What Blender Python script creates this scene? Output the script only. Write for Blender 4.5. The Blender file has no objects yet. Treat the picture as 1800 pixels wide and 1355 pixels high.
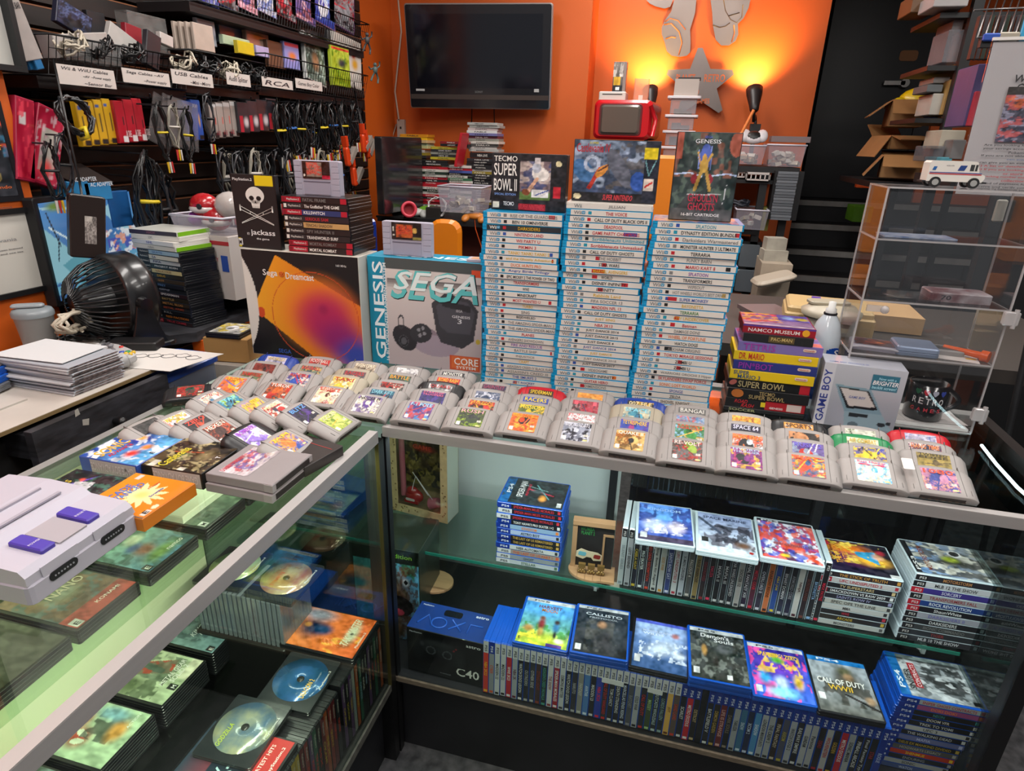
import bpy, math, random
import numpy as np
from mathutils import Vector, Matrix
from math import sin, cos, pi, radians as R
SC = bpy.context.scene
COL = SC.collection
random.seed(7)
HC = 0.99                      # counter height
# ------------------------------------------------------------------ camera
F_PX = 1099.85; YAW = -0.2459; PITCH = 0.3719; ROLL = 0.0293
CAM = Vector((0.5759, -1.1367, HC + 0.5889))
_f = Vector((sin(YAW)*cos(PITCH), cos(YAW)*cos(PITCH), -sin(PITCH)))
_r = Vector((cos(YAW), -sin(YAW), 0)); _u = _r.cross(_f)
_a = _r*cos(ROLL) + _u*sin(ROLL); _b = _u*cos(ROLL) - _r*sin(ROLL)
cam = bpy.data.cameras.new('camera'); camo = bpy.data.objects.new('camera', cam); COL.objects.link(camo)
cam.sensor_width = 36; cam.lens = F_PX/1800*36; cam.clip_start = .02
camo.matrix_world = Matrix(((_a.x, _b.x, -_f.x, CAM.x), (_a.y, _b.y, -_f.y, CAM.y), (_a.z, _b.z, -_f.z, CAM.z), (0, 0, 0, 1)))
SC.camera = camo
def P(u, v, x=None, y=None, z=None):
    """world point seen at photo position (u, v) on the plane x=, y= or z="""
    d = _a*((u-900)/F_PX) - _b*((v-677.5)/F_PX) + _f
    t = (x-CAM.x)/d.x if x is not None else (y-CAM.y)/d.y if y is not None else (z-CAM.z)/d.z
    return CAM + d*t
# ------------------------------------------------------------------ world, exposure
w = bpy.data.worlds.new('world'); SC.world = w; w.use_nodes = True
w.node_tree.nodes['Background'].inputs[0].default_value = (.82, .85, .9, 1)
w.node_tree.nodes['Background'].inputs[1].default_value = .30
SC.view_settings.view_transform = 'Standard'; SC.view_settings.look = 'None'
SC.view_settings.exposure = 0.0; SC.view_settings.gamma = 1
def area(name, loc, sx, sy, power, col, rot=(0, 0, 0)):
    l = bpy.data.lights.new(name, 'AREA'); l.shape = 'RECTANGLE'; l.size = sx; l.size_y = sy
    l.energy = power; l.color = col
    o = bpy.data.objects.new(name, l); COL.objects.link(o); o.location = loc; o.rotation_euler = rot
    return o
CEIL = 2.95
TUBES = [(-.55, 1.2), (.75, 1.2), (2.0, .9), (-.6, -.5), (.75, -.7), (2.0, -.7), (.2, 2.4), (0.2, -2.3)]
for i, (x, y) in enumerate(TUBES):
    area('ceiling_tube_light', (x, y, CEIL-.09), .28, 1.1, 20, (1, .96, .92))
area('case_strip_light', (-.27, -.03, HC-.045), .40, .02, .8, (.93, 1, .88), (0, 0, 0))
area('case_strip_light', (-.03, -.75, HC-.035), .02, 1.35, 11, (.95, 1, .86), (0, R(12), 0))
area('case_strip_light', (.65, .03, HC-.03), 1.3, .02, 6, (.92, .98, 1), (R(8), 0, 0))
# ------------------------------------------------------------------ materials
def lin(c):
    return tuple(((x/12.92) if x <= .04045 else ((x+.055)/1.055)**2.4) for x in c)
def H(s):
    if not isinstance(s, str): return tuple(s)
    return lin(tuple(int(s[i:i+2], 16)/255 for i in (0, 2, 4)))
_M = {}
def M(hexc, rough=.5, metal=0, coat=0, noise=0, nscale=20, bump=0, emit=0, alpha=1, c2=None, stretch=None, spec=.5):
    key = (hexc, rough, metal, coat, noise, nscale, bump, emit, alpha, c2, stretch, spec)
    if key in _M: return _M[key]
    m = bpy.data.materials.new('m_'+str(len(_M))); m.use_nodes = True
    nt = m.node_tree; b = nt.nodes['Principled BSDF']; c = H(hexc)+(1,)
    b.inputs['Base Color'].default_value = c
    b.inputs['Roughness'].default_value = rough; b.inputs['Metallic'].default_value = metal
    b.inputs['Coat Weight'].default_value = coat; b.inputs['Coat Roughness'].default_value = .08
    b.inputs['Specular IOR Level'].default_value = spec
    if alpha < 1: b.inputs['Alpha'].default_value = alpha
    if emit:
        b.inputs['Emission Color'].default_value = c; b.inputs['Emission Strength'].default_value = emit
    if noise or bump:
        tc = nt.nodes.new('ShaderNodeTexCoord'); no = nt.nodes.new('ShaderNodeTexNoise')
        no.inputs['Scale'].default_value = nscale; no.inputs['Detail'].default_value = 4
        src = tc.outputs['Object']
        if stretch:
            mp = nt.nodes.new('ShaderNodeMapping'); mp.inputs['Scale'].default_value = stretch
            nt.links.new(src, mp.inputs[0]); src = mp.outputs[0]
        nt.links.new(src, no.inputs['Vector'])
        if noise:
            rp = nt.nodes.new('ShaderNodeValToRGB'); rp.color_ramp.elements[0].position = .35; rp.color_ramp.elements[1].position = .68
            k = 1-noise; rp.color_ramp.elements[0].color = (H(c2)+(1,)) if c2 else (c[0]*k, c[1]*k, c[2]*k, 1)
            rp.color_ramp.elements[1].color = c
            nt.links.new(no.outputs[0], rp.inputs[0]); nt.links.new(rp.outputs[0], b.inputs['Base Color'])
        if bump:
            bp = nt.nodes.new('ShaderNodeBump'); bp.inputs['Strength'].default_value = bump; bp.inputs['Distance'].default_value = .002
            nt.links.new(no.outputs[0], bp.inputs['Height']); nt.links.new(bp.outputs[0], b.inputs['Normal'])
    _M[key] = m; return m
def glassy(tint='FFFFFF', refl=.12, rough=.02, key='g'):
    """thin clear pane: transparent with a facing-dependent gloss"""
    k = ('glass', tint, refl, rough, key)
    if k in _M: return _M[k]
    m = bpy.data.materials.new('m_clear'); m.use_nodes = True; nt = m.node_tree; nt.nodes.clear()
    o = nt.nodes.new('ShaderNodeOutputMaterial'); mx = nt.nodes.new('ShaderNodeMixShader')
    tr = nt.nodes.new('ShaderNodeBsdfTransparent'); gl = nt.nodes.new('ShaderNodeBsdfGlossy')
    lw = nt.nodes.new('ShaderNodeLayerWeight'); lw.inputs[0].default_value = .5
    po = nt.nodes.new('ShaderNodeMath'); po.operation = 'POWER'; po.inputs[1].default_value = 4.5
    mu = nt.nodes.new('ShaderNodeMath'); mu.operation = 'MULTIPLY_ADD'; mu.inputs[1].default_value = .7; mu.inputs[2].default_value = refl; mu.use_clamp = True
    tr.inputs[0].default_value = H(tint)+(1,); gl.inputs['Roughness'].default_value = rough
    nt.links.new(lw.outputs['Facing'], po.inputs[0]); nt.links.new(po.outputs[0], mu.inputs[0]); nt.links.new(mu.outputs[0], mx.inputs[0])
    nt.links.new(tr.outputs[0], mx.inputs[1]); nt.links.new(gl.outputs[0], mx.inputs[2]); nt.links.new(mx.outputs[0], o.inputs[0])
    _M[k] = m; return m
def attr_mat(name, rough, coat):
    m = bpy.data.materials.new(name); m.use_nodes = True; nt = m.node_tree; b = nt.nodes['Principled BSDF']
    a = nt.nodes.new('ShaderNodeAttribute'); a.attribute_name = 'Col'
    nt.links.new(a.outputs['Color'], b.inputs['Base Color']); b.inputs['Roughness'].default_value = rough
    b.inputs['Coat Weight'].default_value = coat; b.inputs['Coat Roughness'].default_value = .06
    return m
PRINT = attr_mat('printed_paper', .5, 0); GLOSSP = attr_mat('printed_glossy', .35, .6)
BLACK = M('0E0E10', .45); WHITE = M('E9E6E2', .6); GREY = M('8C8C8E', .5)
# ------------------------------------------------------------------ mesh building
def T(x=0, y=0, z=0, rz=0, rx=0, ry=0, s=1):
    return Matrix.Translation((x, y, z)) @ Matrix.Rotation(rz, 4, 'Z') @ Matrix.Rotation(ry, 4, 'Y') @ Matrix.Rotation(rx, 4, 'X') @ Matrix.Scale(s, 4)
def FR(o, ex, ey):
    """frame: local xy-plane to origin o with unit axes ex, ey"""
    o, ex, ey = Vector(o), Vector(ex).normalized(), Vector(ey).normalized(); n = ex.cross(ey)
    return Matrix(((ex.x, ey.x, n.x, o.x), (ex.y, ey.y, n.y, o.y), (ex.z, ey.z, n.z, o.z), (0, 0, 0, 1)))
class MB:
    def __init__(s): s.v = []; s.f = []; s.m = []; s.sm = []
    def add(s, vs, fs, mi=0, t=None, smooth=False):
        k = len(s.v)
        s.v += [tuple(t @ Vector(p)) if t is not None else tuple(p) for p in vs]
        s.f += [tuple(i+k for i in f) for f in fs]; s.m += [mi]*len(fs); s.sm += [smooth]*len(fs); return s
    def box(s, x0, y0, z0, x1, y1, z1, mi=0, t=None):
        v = [(x0, y0, z0), (x1, y0, z0), (x1, y1, z0), (x0, y1, z0), (x0, y0, z1), (x1, y0, z1), (x1, y1, z1), (x0, y1, z1)]
        return s.add(v, [(0, 3, 2, 1), (4, 5, 6, 7), (0, 1, 5, 4), (1, 2, 6, 5), (2, 3, 7, 6), (3, 0, 4, 7)], mi, t)
    def prism(s, pts, z0, z1, ch=0, mi=0, t=None, smooth=False, both=False):
        """extruded outline (ccw), chamfer ch at the top (and bottom)"""
        n = len(pts); cx = sum(p[0] for p in pts)/n; cy = sum(p[1] for p in pts)/n
        wx = max(p[0] for p in pts)-min(p[0] for p in pts) or 1; wy = max(p[1] for p in pts)-min(p[1] for p in pts) or 1
        ins = lambda p: (cx+(p[0]-cx)*(1-2*ch/wx), cy+(p[1]-cy)*(1-2*ch/wy))
        L = []
        if ch and both: L.append([ins(p)+(z0,) for p in pts]); L.append([tuple(p)+(z0+ch,) for p in pts])
        else: L.append([tuple(p)+(z0,) for p in pts])
        if ch: L.append([tuple(p)+(z1-ch,) for p in pts]); L.append([ins(p)+(z1,) for p in pts])
        else: L.append([tuple(p)+(z1,) for p in pts])
        v = [q for l in L for q in l]; f = []
        for k in range(len(L)-1):
            for i in range(n): j = (i+1) % n; f.append((k*n+i, k*n+j, (k+1)*n+j, (k+1)*n+i))
        f.append(tuple(range(n-1, -1, -1))); f.append(tuple((len(L)-1)*n+i for i in range(n)))
        return s.add(v, f, mi, t, smooth)
    def lathe(s, prof, n=20, mi=0, t=None, smooth=True):
        v = []; f = []
        for r, z in prof:
            for i in range(n): v.append((r*cos(2*pi*i/n), r*sin(2*pi*i/n), z))
        for k in range(len(prof)-1):
            for i in range(n): j = (i+1) % n; f.append((k*n+i, k*n+j, (k+1)*n+j, (k+1)*n+i))
        s.add(v, f, mi, t, smooth)
        if prof[0][0] > 1e-5: s.add(v[:n], [tuple(range(n-1, -1, -1))], mi, t)
        if prof[-1][0] > 1e-5: s.add(v[-n:], [tuple(range(n))], mi, t)
        return s
    def cyl(s, p0, p1, r, r1=None, n=10, mi=0, t=None):
        p0, p1 = Vector(p0), Vector(p1); d = p1-p0; q = d.to_track_quat('Z', 'Y').to_matrix().to_4x4()
        m = Matrix.Translation(p0) @ q
        return s.lathe([(r, 0), (r if r1 is None else r1, d.length)], n, mi, (t @ m) if t is not None else m)
    def ball(s, c, r, n=12, mi=0, t=None, sq=(1, 1, 1)):
        pr = [(max(1e-6, cos(a)), sin(a)) for a in [(-pi/2+pi*i/8) for i in range(9)]]
        m = Matrix.Translation(c) @ Matrix.Diagonal((r*sq[0], r*sq[1], r*sq[2], 1))
        return s.lathe(pr, n, mi, (t @ m) if t is not None else m)
    def tube(s, pts, r, n=6, mi=0, t=None, closed=False):
        pts = [Vector(p) for p in pts]; N = len(pts); v = []; f = []; up = Vector((.13, .21, .97)).normalized()
        for i, p in enumerate(pts):
            a = pts[(i-1) % N] if closed or i else p; b = pts[(i+1) % N] if closed or i < N-1 else p
            d = (b-a); d = d.normalized() if d.length > 1e-9 else Vector((0, 0, 1))
            x = d.cross(up); x = x.normalized() if x.length > 1e-4 else d.cross(Vector((1, 0, 0))).normalized()
            y = x.cross(d); up = y
            for k in range(n): g = 2*pi*k/n; v.append(tuple(p+x*(r*cos(g))+y*(r*sin(g))))
        for i in range(N if closed else N-1):
            j = (i+1) % N
            for k in range(n): l = (k+1) % n; f.append((i*n+k, i*n+l, j*n+l, j*n+k))
        if not closed: f.append(tuple(range(n))); f.append(tuple((N-1)*n+k for k in range(n-1, -1, -1)))
        return s.add(v, f, mi, t, True)
    def mesh(s, name, mats):
        me = bpy.data.meshes.new(name); me.from_pydata(s.v, [], s.f)
        for m in (mats if isinstance(mats, (list, tuple)) else [mats]): me.materials.append(m)
        me.polygons.foreach_set('material_index', s.m); me.polygons.foreach_set('use_smooth', s.sm)
        me.update(); return me
def rr(w, h, r, n=3, cx=0, cy=0):
    o = []
    for sx, sy, a0 in ((1, 1, 0), (-1, 1, pi/2), (-1, -1, pi), (1, -1, 3*pi/2)):
        for i in range(n+1):
            a = a0+pi/2*i/n; o.append((cx+sx*(w/2-r)+r*cos(a), cy+sy*(h/2-r)+r*sin(a)))
    return o
def ob(name, me, mats=None, parent=None, m=None):
    if isinstance(me, MB): me = me.mesh(name, mats)
    o = bpy.data.objects.new(name, me); COL.objects.link(o)
    if parent: o.parent = parent
    if m is not None: o.matrix_basis = m
    return o
def tag(o, label, cat, group=None, kind=None):
    o['label'] = label; o['category'] = cat
    if group: o['group'] = group
    if kind: o['kind'] = kind
    return o
def thing(name, label, cat, m, group=None):
    o = bpy.data.objects.new(name, None); COL.objects.link(o); o.empty_display_size = .02; o.matrix_basis = m
    return tag(o, label, cat, group)
def one(name, mb, mats, label, cat, m=None, group=None):
    return tag(ob(name, mb, mats, None, m if m is not None else Matrix()), label, cat, group)
def struct(name, mb, mats, m=None):
    o = ob(name, mb, mats, None, m); o['kind'] = 'structure'; return o
def clone(o, m, label=None, parent=None):
    c = o.copy(); COL.objects.link(c); c.parent = parent
    if m is not None: c.matrix_basis = m
    if label: c['label'] = label
    for ch in o.children: clone(ch, None, None, c)
    return c
# ------------------------------------------------------------------ lettering
_TX = {}
def glyphs(s, italic=0):
    k = (s, italic)
    if k not in _TX:
        cu = bpy.data.curves.new('t', 'FONT'); cu.body = s; cu.resolution_u = 2; cu.shear = italic; cu.offset = .012; cu.align_x = 'LEFT'
        to = bpy.data.objects.new('t', cu); me = bpy.data.meshes.new_from_object(to)
        n = len(me.vertices); co = np.zeros(n*3); me.vertices.foreach_get('co', co); co = co.reshape(-1, 3)
        fs = [tuple(p.vertices) for p in me.polygons]
        lo, hi = co.min(0), co.max(0); co = (co-lo)/np.maximum(hi-lo, 1e-6)
        _TX[k] = (co, fs, (hi[0]-lo[0])/max(hi[1]-lo[1], 1e-6))
        bpy.data.objects.remove(to); bpy.data.curves.remove(cu); bpy.data.meshes.remove(me)
    return _TX[k]
def text(s, w, h, fr, mat, parent=None, name='lettering', fit=True, lift=.0004, italic=0, mb=None, mi=0):
    """flat lettering filling w x h in the xy-plane of fr; w=0 keeps natural width"""
    co, fs, asp = glyphs(s, italic)
    ww = w if w else h*asp
    m = mb or MB()
    m.add([(p[0]*ww, p[1]*h, lift) for p in co], fs, mi, fr)
    if mb: return ww
    return ob(name, m, mat, parent)
# ------------------------------------------------------------------ printed pictures painted on a fine mesh
def _noise(nx, ny, X, Y, seed, sc):
    rg = np.random.RandomState(seed); k = max(2, int(sc)); g = rg.rand(k+2, k+2)
    x = X*k; y = Y*k; i = np.clip(x.astype(int), 0, k); j = np.clip(y.astype(int), 0, k); a = x-i; b = y-j
    a = a*a*(3-2*a); b = b*b*(3-2*b)
    return (g[j, i]*(1-a)+g[j, i+1]*a)*(1-b)+(g[j+1, i]*(1-a)+g[j+1, i+1]*a)*b
def paint(ops, nx, ny, asp=1):
    X, Y = np.meshgrid(np.linspace(0, 1, nx), np.linspace(0, 1, ny)); C = np.zeros((ny, nx, 3))
    for q in ops:
        k = q[0]
        if k == 'bg': C[:] = H(q[1])
        elif k == 'g':      # vertical or horizontal gradient bottom->top
            t = (Y if len(q) < 4 or q[3] == 'y' else X)[..., None]; C = np.array(H(q[1]))*(1-t)+np.array(H(q[2]))*t
        elif k == 'r': mk = (X >= q[1]) & (X <= q[3]) & (Y >= q[2]) & (Y <= q[4]); C[mk] = H(q[5])
        elif k == 'e':      # cx cy rx ry colour [rot]
            a = q[6] if len(q) > 6 else 0; dx = X-q[1]; dy = (Y-q[2])/1
            u = dx*cos(a)+dy*sin(a); v = -dx*sin(a)+dy*cos(a); C[(u/q[3])**2+(v/q[4])**2 < 1] = H(q[5])
        elif k == 'o':      # ring
            d = np.sqrt(((X-q[1])/q[3])**2+((Y-q[2])/q[4])**2); C[(d < 1) & (d > q[6])] = H(q[5])
        elif k == 'l':      # line
            ax, ay, bx, by, wd = q[1:6]; L = (bx-ax)**2+(by-ay)**2; t = np.clip(((X-ax)*(bx-ax)+(Y-ay)*(by-ay))/L, 0, 1)
            C[(X-ax-t*(bx-ax))**2+(Y-ay-t*(by-ay))**2 < wd*wd] = H(q[6])
        elif k == 'p':      # convex polygon
            mk = np.ones_like(X, bool); ps = q[1]
            A = sum(ps[i][0]*ps[(i+1) % len(ps)][1]-ps[(i+1) % len(ps)][0]*ps[i][1] for i in range(len(ps))); sg = 1 if A > 0 else -1
            for i in range(len(ps)):
                (x0, y0), (x1, y1) = ps[i], ps[(i+1) % len(ps)]; mk &= sg*((x1-x0)*(Y-y0)-(y1-y0)*(X-x0)) >= 0
            C[mk] = H(q[2])
        elif k == 'n':      # noise patches: colour, scale, threshold, seed [box]
            nz = .62*_noise(nx, ny, X, Y, q[4], q[2])+.38*_noise(nx, ny, X, Y, q[4]+7, q[2]*2.7); al = np.clip((nz-q[3]+.03)/.06, 0, 1)*.82
            if len(q) > 5: b = q[5]; al = al*((X >= b[0]) & (Y >= b[1]) & (X <= b[2]) & (Y <= b[3]))
            C = C*(1-al[..., None])+np.array(H(q[1]))*al[..., None]
        elif k == 'b':      # soft blob cx cy rx ry colour rot [strength]
            a = q[6] if len(q) > 6 else 0; dx = X-q[1]; dy = Y-q[2]; u = dx*cos(a)+dy*sin(a); v = -dx*sin(a)+dy*cos(a)
            al = np.clip(1.25-np.sqrt((u/q[3])**2+(v/q[4])**2), 0, 1)[..., None]; al = al*al*(3-2*al); C = C*(1-al)+np.array(H(q[5]))*al
        elif k == 'm':      # blend colour into an earlier-drawn colour only
            mk = np.abs(C-np.array(H(q[1]))).sum(-1) < .02; t = np.clip((X*q[3]+Y*q[4]+q[5]), 0, 1)[mk][:, None]; C[mk] = np.array(H(q[1]))*(1-t)+np.array(H(q[2]))*t
        elif k == 's':      # star: cx cy r inner points colour
            a = np.arctan2(Y-q[2], X-q[1]); d = np.hypot(X-q[1], Y-q[2]); w_ = np.abs((a/(2*pi)*q[5]) % 1-.5)*2
            C[d < q[3]*(q[4]+(1-q[4])*w_)] = H(q[6])
    return C
_PM = {}
def art(w, h, ops, fr, parent=None, name='cover_art', mat=None, cell=.0019, lift=.0003, rad=0, curve=None):
    nx = max(2, min(130, int(w/cell)+1)); ny = max(2, min(130, int(h/cell)+1))
    C = paint(ops, nx, ny)
    if any(q[0] == 'n' for q in ops) and (mat is None or mat.name != 'screen_light'):
        Xn, Yn = np.meshgrid(np.linspace(0, 1, nx), np.linspace(0, 1, ny)); sd = len(ops)*13+nx
        d_ = .5*(_noise(nx, ny, Xn, Yn, sd, nx/3.2)-.5)+.45*(_noise(nx, ny, Xn, Yn, sd+1, nx/7)-.5)
        C = np.clip(C*(1+1.15*d_[..., None])+.05*d_[..., None]*np.array([1, .8, .9]), 0, 1)
    X, Y = np.meshgrid(np.linspace(0, w, nx), np.linspace(0, h, ny))
    co = np.stack([X.ravel(), Y.ravel(), np.full(X.size, lift)], 1)
    if curve is not None: co[:, 2] += curve(X.ravel(), Y.ravel())
    mm = np.array(fr); co = co @ mm[:3, :3].T + mm[:3, 3]
    idx = np.arange(nx*ny).reshape(ny, nx)
    f = np.stack([idx[:-1, :-1], idx[:-1, 1:], idx[1:, 1:], idx[1:, :-1]], -1).reshape(-1, 4)
    if rad:
        cx = (X[:-1, :-1]+X[1:, 1:])/2; cy = (Y[:-1, :-1]+Y[1:, 1:])/2
        dx = np.maximum(0, np.maximum(rad-cx, cx-(w-rad))); dy = np.maximum(0, np.maximum(rad-cy, cy-(h-rad)))
        f = f[(np.hypot(dx, dy) <= rad).ravel()]
    me = bpy.data.meshes.new(name); me.from_pydata(co.tolist(), [], f.tolist())
    at = me.color_attributes.new('Col', 'FLOAT_COLOR', 'POINT')
    at.data.foreach_set('color', np.concatenate([C.reshape(-1, 3), np.ones((nx*ny, 1))], 1).ravel().astype(np.float32))
    me.materials.append(mat or GLOSSP); me.update()
    return ob(name, me, None, parent)
def rart(seed, pal, dens=4):
    """generic busy printed picture from a palette"""
    rg = random.Random(seed); ops = [('g', pal[0], pal[1])]
    for i in range(dens):
        ops.append(('n', rg.choice(pal), rg.choice([3, 5, 8, 12, 18]), rg.uniform(.48, .62), rg.randint(0, 9999)))
    c = rg.choice(pal[1:]); ops.append(('e', rg.uniform(.35, .65), rg.uniform(.35, .6), rg.uniform(.15, .25), rg.uniform(.15, .3), c, rg.uniform(0, 3)))
    ops.append(('e', rg.uniform(.4, .6), rg.uniform(.45, .6), .1, .12, rg.choice(pal), 0))
    for i in range(3): ops.append(('l', rg.random(), rg.random(), rg.random(), rg.random(), .02, rg.choice(pal[1:])))
    return ops
ORD = ['first', 'second', 'third', 'fourth', 'fifth', 'sixth', 'seventh', 'eighth', 'ninth', 'tenth', 'eleventh', 'twelfth', 'thirteenth',
       'fourteenth', 'fifteenth', 'sixteenth', 'seventeenth', 'eighteenth', 'nineteenth', 'twentieth']
def nth(i):
    if i < 20: return ORD[i]
    t, u = divmod(i+1, 10); tens = {2: 'twent', 3: 'thirt', 4: 'fort', 5: 'fift', 6: 'sixt'}[t]
    return tens+'ieth' if u == 0 else tens+'y-'+ORD[u-1]
# ================================================================== the room
XL, YB, YA = -1.38, 3.15, 3.42         # slat wall, television wall, alcove wall
ORANGE = M('C2550C', .55, noise=.05, nscale=3, bump=.05)
DARKW = M('3A1C13', .6, noise=.25, nscale=9, stretch=(.5, 1, 6)); SLATW = M('1C0F0B', .5, noise=.3, nscale=8, stretch=(1, .4, 6)); SLATE = M('7A4A2C', .6)
BLK = M('17171B', .5, noise=.2, nscale=5); STEEL = M('A9A6A3', .35, .8, noise=.1, nscale=40, stretch=(1, 1, .05))
ALU = M('B4B0AE', .45, .35, noise=.08, nscale=60, stretch=(.05, .05, 1))
struct('floor', MB().box(-2.5, -3.4, -.04, 3.4, 5.6, 0), M('26272A', .55, noise=.45, nscale=30, c2='4A4A4C', bump=.2))
struct('ceiling', MB().box(-2.5, -3.4, CEIL, 3.4, 5.6, CEIL+.05), M('B9B5AE', .8, noise=.05, nscale=4))
mb = MB(); mb.box(XL-.08, -3.4, 0, XL-.02, YB+.3, CEIL, 1); z = .35
while z < 2.9:
    mb.box(XL-.02, .26, z, XL, 2.72, z+.052, 0); mb.box(XL-.02, .26, z+.052, XL+.001, 2.72, z+.056, 2); z += .066
mb.box(XL-.02, 2.72, 0, XL, YB+.3, CEIL, 3); mb.box(XL-.02, .26, 0, XL, 2.72, .35, 0)
struct('wall_left', mb, [SLATW, BLACK, SLATE, ORANGE])
PIL = -1.15
struct('wall_left', MB().box(XL-.02, -3.4, 0, PIL, .262, CEIL), ORANGE)
xc = P(1036, 100, y=YB).x; xe = P(1441, 120, y=YA).x
struct('wall_back', MB().box(XL-.02, YB, 0, xc, YB+.4, CEIL), ORANGE)
mb = MB().box(xc, YA, 0, xe, YA+.12, CEIL)
struct('wall_back', mb, ORANGE)
struct('wall_right', MB().box(xe, YA+.12, 0, xe+.02, 5.2, CEIL).box(3.3, -3.4, 0, 3.4, 5.6, CEIL), M('14141A', .6, noise=.3, nscale=3))
struct('wall_back', MB().box(xe, 4.62, 0, 3.4, 4.7, CEIL), M('17171D', .6, noise=.3, nscale=3))
# steps up to the black door
mb = MB(); NOS = M('8E8B88', .6, noise=.2, nscale=14)
for k, (y, z) in enumerate([(3.45, .785), (3.7, .923), (3.95, 1.076), (4.2, 1.223)]):
    mb.box(xe+.02, y, 0 if k == 0 else z-.2, 3.3, 4.62, z, 0); mb.box(xe+.02, y-.012, z-.035, 3.3, y+.02, z+.002, 1)
struct('floor', mb, [M('15151A', .6, noise=.3, nscale=5), NOS])
d = thing('door_1', 'black door', 'door', T(0, 0, 0)); del d['label'], d['category']; d['kind'] = 'structure'
x0 = P(1455, 60, y=4.6).x; x1 = P(1632, 100, y=4.6).x
ob('door_panel', MB().prism(rr(x1-x0, 1.85, .004, 1, (x0+x1)/2, 0), 0, .05, .004), M('101015', .42, noise=.3, nscale=2), d, T(0, 4.6, 1.223+.925, rx=pi/2))
mb = MB(); c = P(1587, 147, y=4.55); mb.cyl((c.x, 4.55, c.z), (c.x, 4.49, c.z), .035, .03, 16); mb.box(c.x-.14, 4.49, c.z-.014, c.x, 4.505, c.z+.014)
ob('door_handle', mb, STEEL, d)
mb = MB(); c = P(1597, 98, y=4.55); mb.prism(rr(.12, .07, .02, 3), 0, .004, 0, 0, FR((c.x, 4.548, c.z), (1, 0, 0), (0, 0, 1)))
ob('mail_slot_plate', mb, M('8A5E38', .6), d)
struct('trim_1', MB().box(x1, 4.54, 1.223, x1+.1, 4.62, CEIL), M('1B1B21', .5))
struct('wall_back', MB().box(x1+.1, 4.5, 0, 3.3, 4.6, CEIL), ORANGE)
# ceiling fittings
for i, (x, y) in enumerate(TUBES):
    t = thing('ceiling_light', 'white twin tube fluorescent ceiling fitting '+['above the carts', 'above the tall stacks', 'above the acrylic display', 'above the left display case', 'above the shoppers side', 'above the right end of the counter', 'above the back desk', 'near the shop entrance'][i], 'ceiling light', T(x, y, CEIL), 'ceiling fittings')
    ob('housing', MB().box(-.16, -.6, -.05, .16, .6, -.001), WHITE, t)
    for s in (-.07, .07): ob('tube', MB().cyl((s, -.57, -.066), (s, .57, -.066), .014), M('FFF6E8', .5, emit=4), t)
# ================================================================== the two glass display cases
G_TOP = glassy('F3FAF6', .05, .01); G_FR = glassy('F6FAF8', .035, .01); G_SH = glassy('ECF7F2', .05, .02); GEDGE = M('1E6E5C', .25)
PANEL = M('C4CECB', .5, noise=.04, nscale=2); DARKP = M('1A1B20', .28)
RX0, RX1, RY1 = -.53, 1.335, .52; ZD = .272
t = thing('display_case', 'long glass display case across the middle with blue game cases inside, carts on its top', 'display case', Matrix(), 'glass display cases')
mb = MB().box(RX0, .03, 0, RX1, RY1, ZD-.02).box(RX0, 0, ZD-.02, RX1, RY1, ZD); ob('base', mb, M('0D0D10', .5, noise=.3, nscale=6, c2='17171B'), t)
ob('deck_edge', MB().box(0, -.004, ZD-.012, RX1, .002, ZD+.001), M('6A5E50', .6, noise=.4, nscale=60, stretch=(1, 1, 6)), t)
ob('front_glass', MB().box(.004, 0, ZD, RX1-.03, .005, HC-.02), G_FR, t)
ob('top_glass', MB().box(RX0, .012, HC-.008, RX1, RY1-.03, HC), G_TOP, t)
ob('front_rail', MB().box(.002, -.0062, HC-.022, RX1, .002, HC-.0004).box(.002, -.006, HC-.0005, RX1, .011, HC+.001), ALU, t)
ob('end_post', MB().box(RX1-.03, 0, ZD, RX1, .03, HC-.022), BLACK, t); ob('end_post', MB().box(RX1-.03, RY1-.03, ZD, RX1, RY1, HC), BLACK, t)
ob('reflection_glow_tube', MB().tube([(1.288, .345, HC-.014), (1.280, .25, HC-.014), (1.277, .15, HC-.014), (1.286, .05, HC-.014)], .003, 6), M('D8F0FF', .5, emit=9), t)  # glowing tube added to stand for the bright reflection in the counter glass
ob('end_rail', MB().box(RX1-.006, 0, HC-.03, RX1+.02, RY1, HC+.001), M('1A1210', .5), t)
ob('end_glass', MB().box(RX1-.018, .03, ZD, RX1-.012, RY1-.03, HC-.03), glassy('B8C4C4', .05, .02, 'e'), t)
ob('back_panel', MB().box(RX0, RY1-.012, ZD, .50, RY1-.006, HC-.03).box(RX0-.012, 0, ZD, RX0, RY1, HC-.008), PANEL, t)
ob('back_door', MB().box(.53, RY1-.02, ZD, RX1-.03, RY1-.014, HC-.03), glassy('8A9094', .12, .03, 'd'), t)
for x in (.47, 1.02): ob('shelf_standard', MB().box(x, RY1-.04, ZD, x+.022, RY1-.022, HC-.03), M('3C3D40', .35, .7), t)
ob('back_rail', MB().box(RX0, RY1-.03, HC-.03, RX1, RY1, HC+.001).box(RX0, RY1-.03, ZD, RX1, RY1, ZD+.018), M('B9BAB8', .35, .6), t)
ob('glass_shelf', MB().box(RX0+.01, .172, .537, RX1-.04, RY1-.045, .545), G_SH, t)
ob('shelf_edge', MB().box(RX0+.01, .1695, .537, RX1-.04, .172, .545), GEDGE, t)
for x in (.48, 1.23):
    ob('shelf_bracket', MB().box(x-.004, .18, .515, x+.004, RY1-.04, .5365).ball((x, .2, .522), .014, 10, sq=(1, 1, .7)), M('CDD6D3', .3, .6), t)
mb = MB().box(-.004, 0, 0, .006, .02, HC-.02)
ob('corner_post', mb, BLACK, t)
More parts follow.
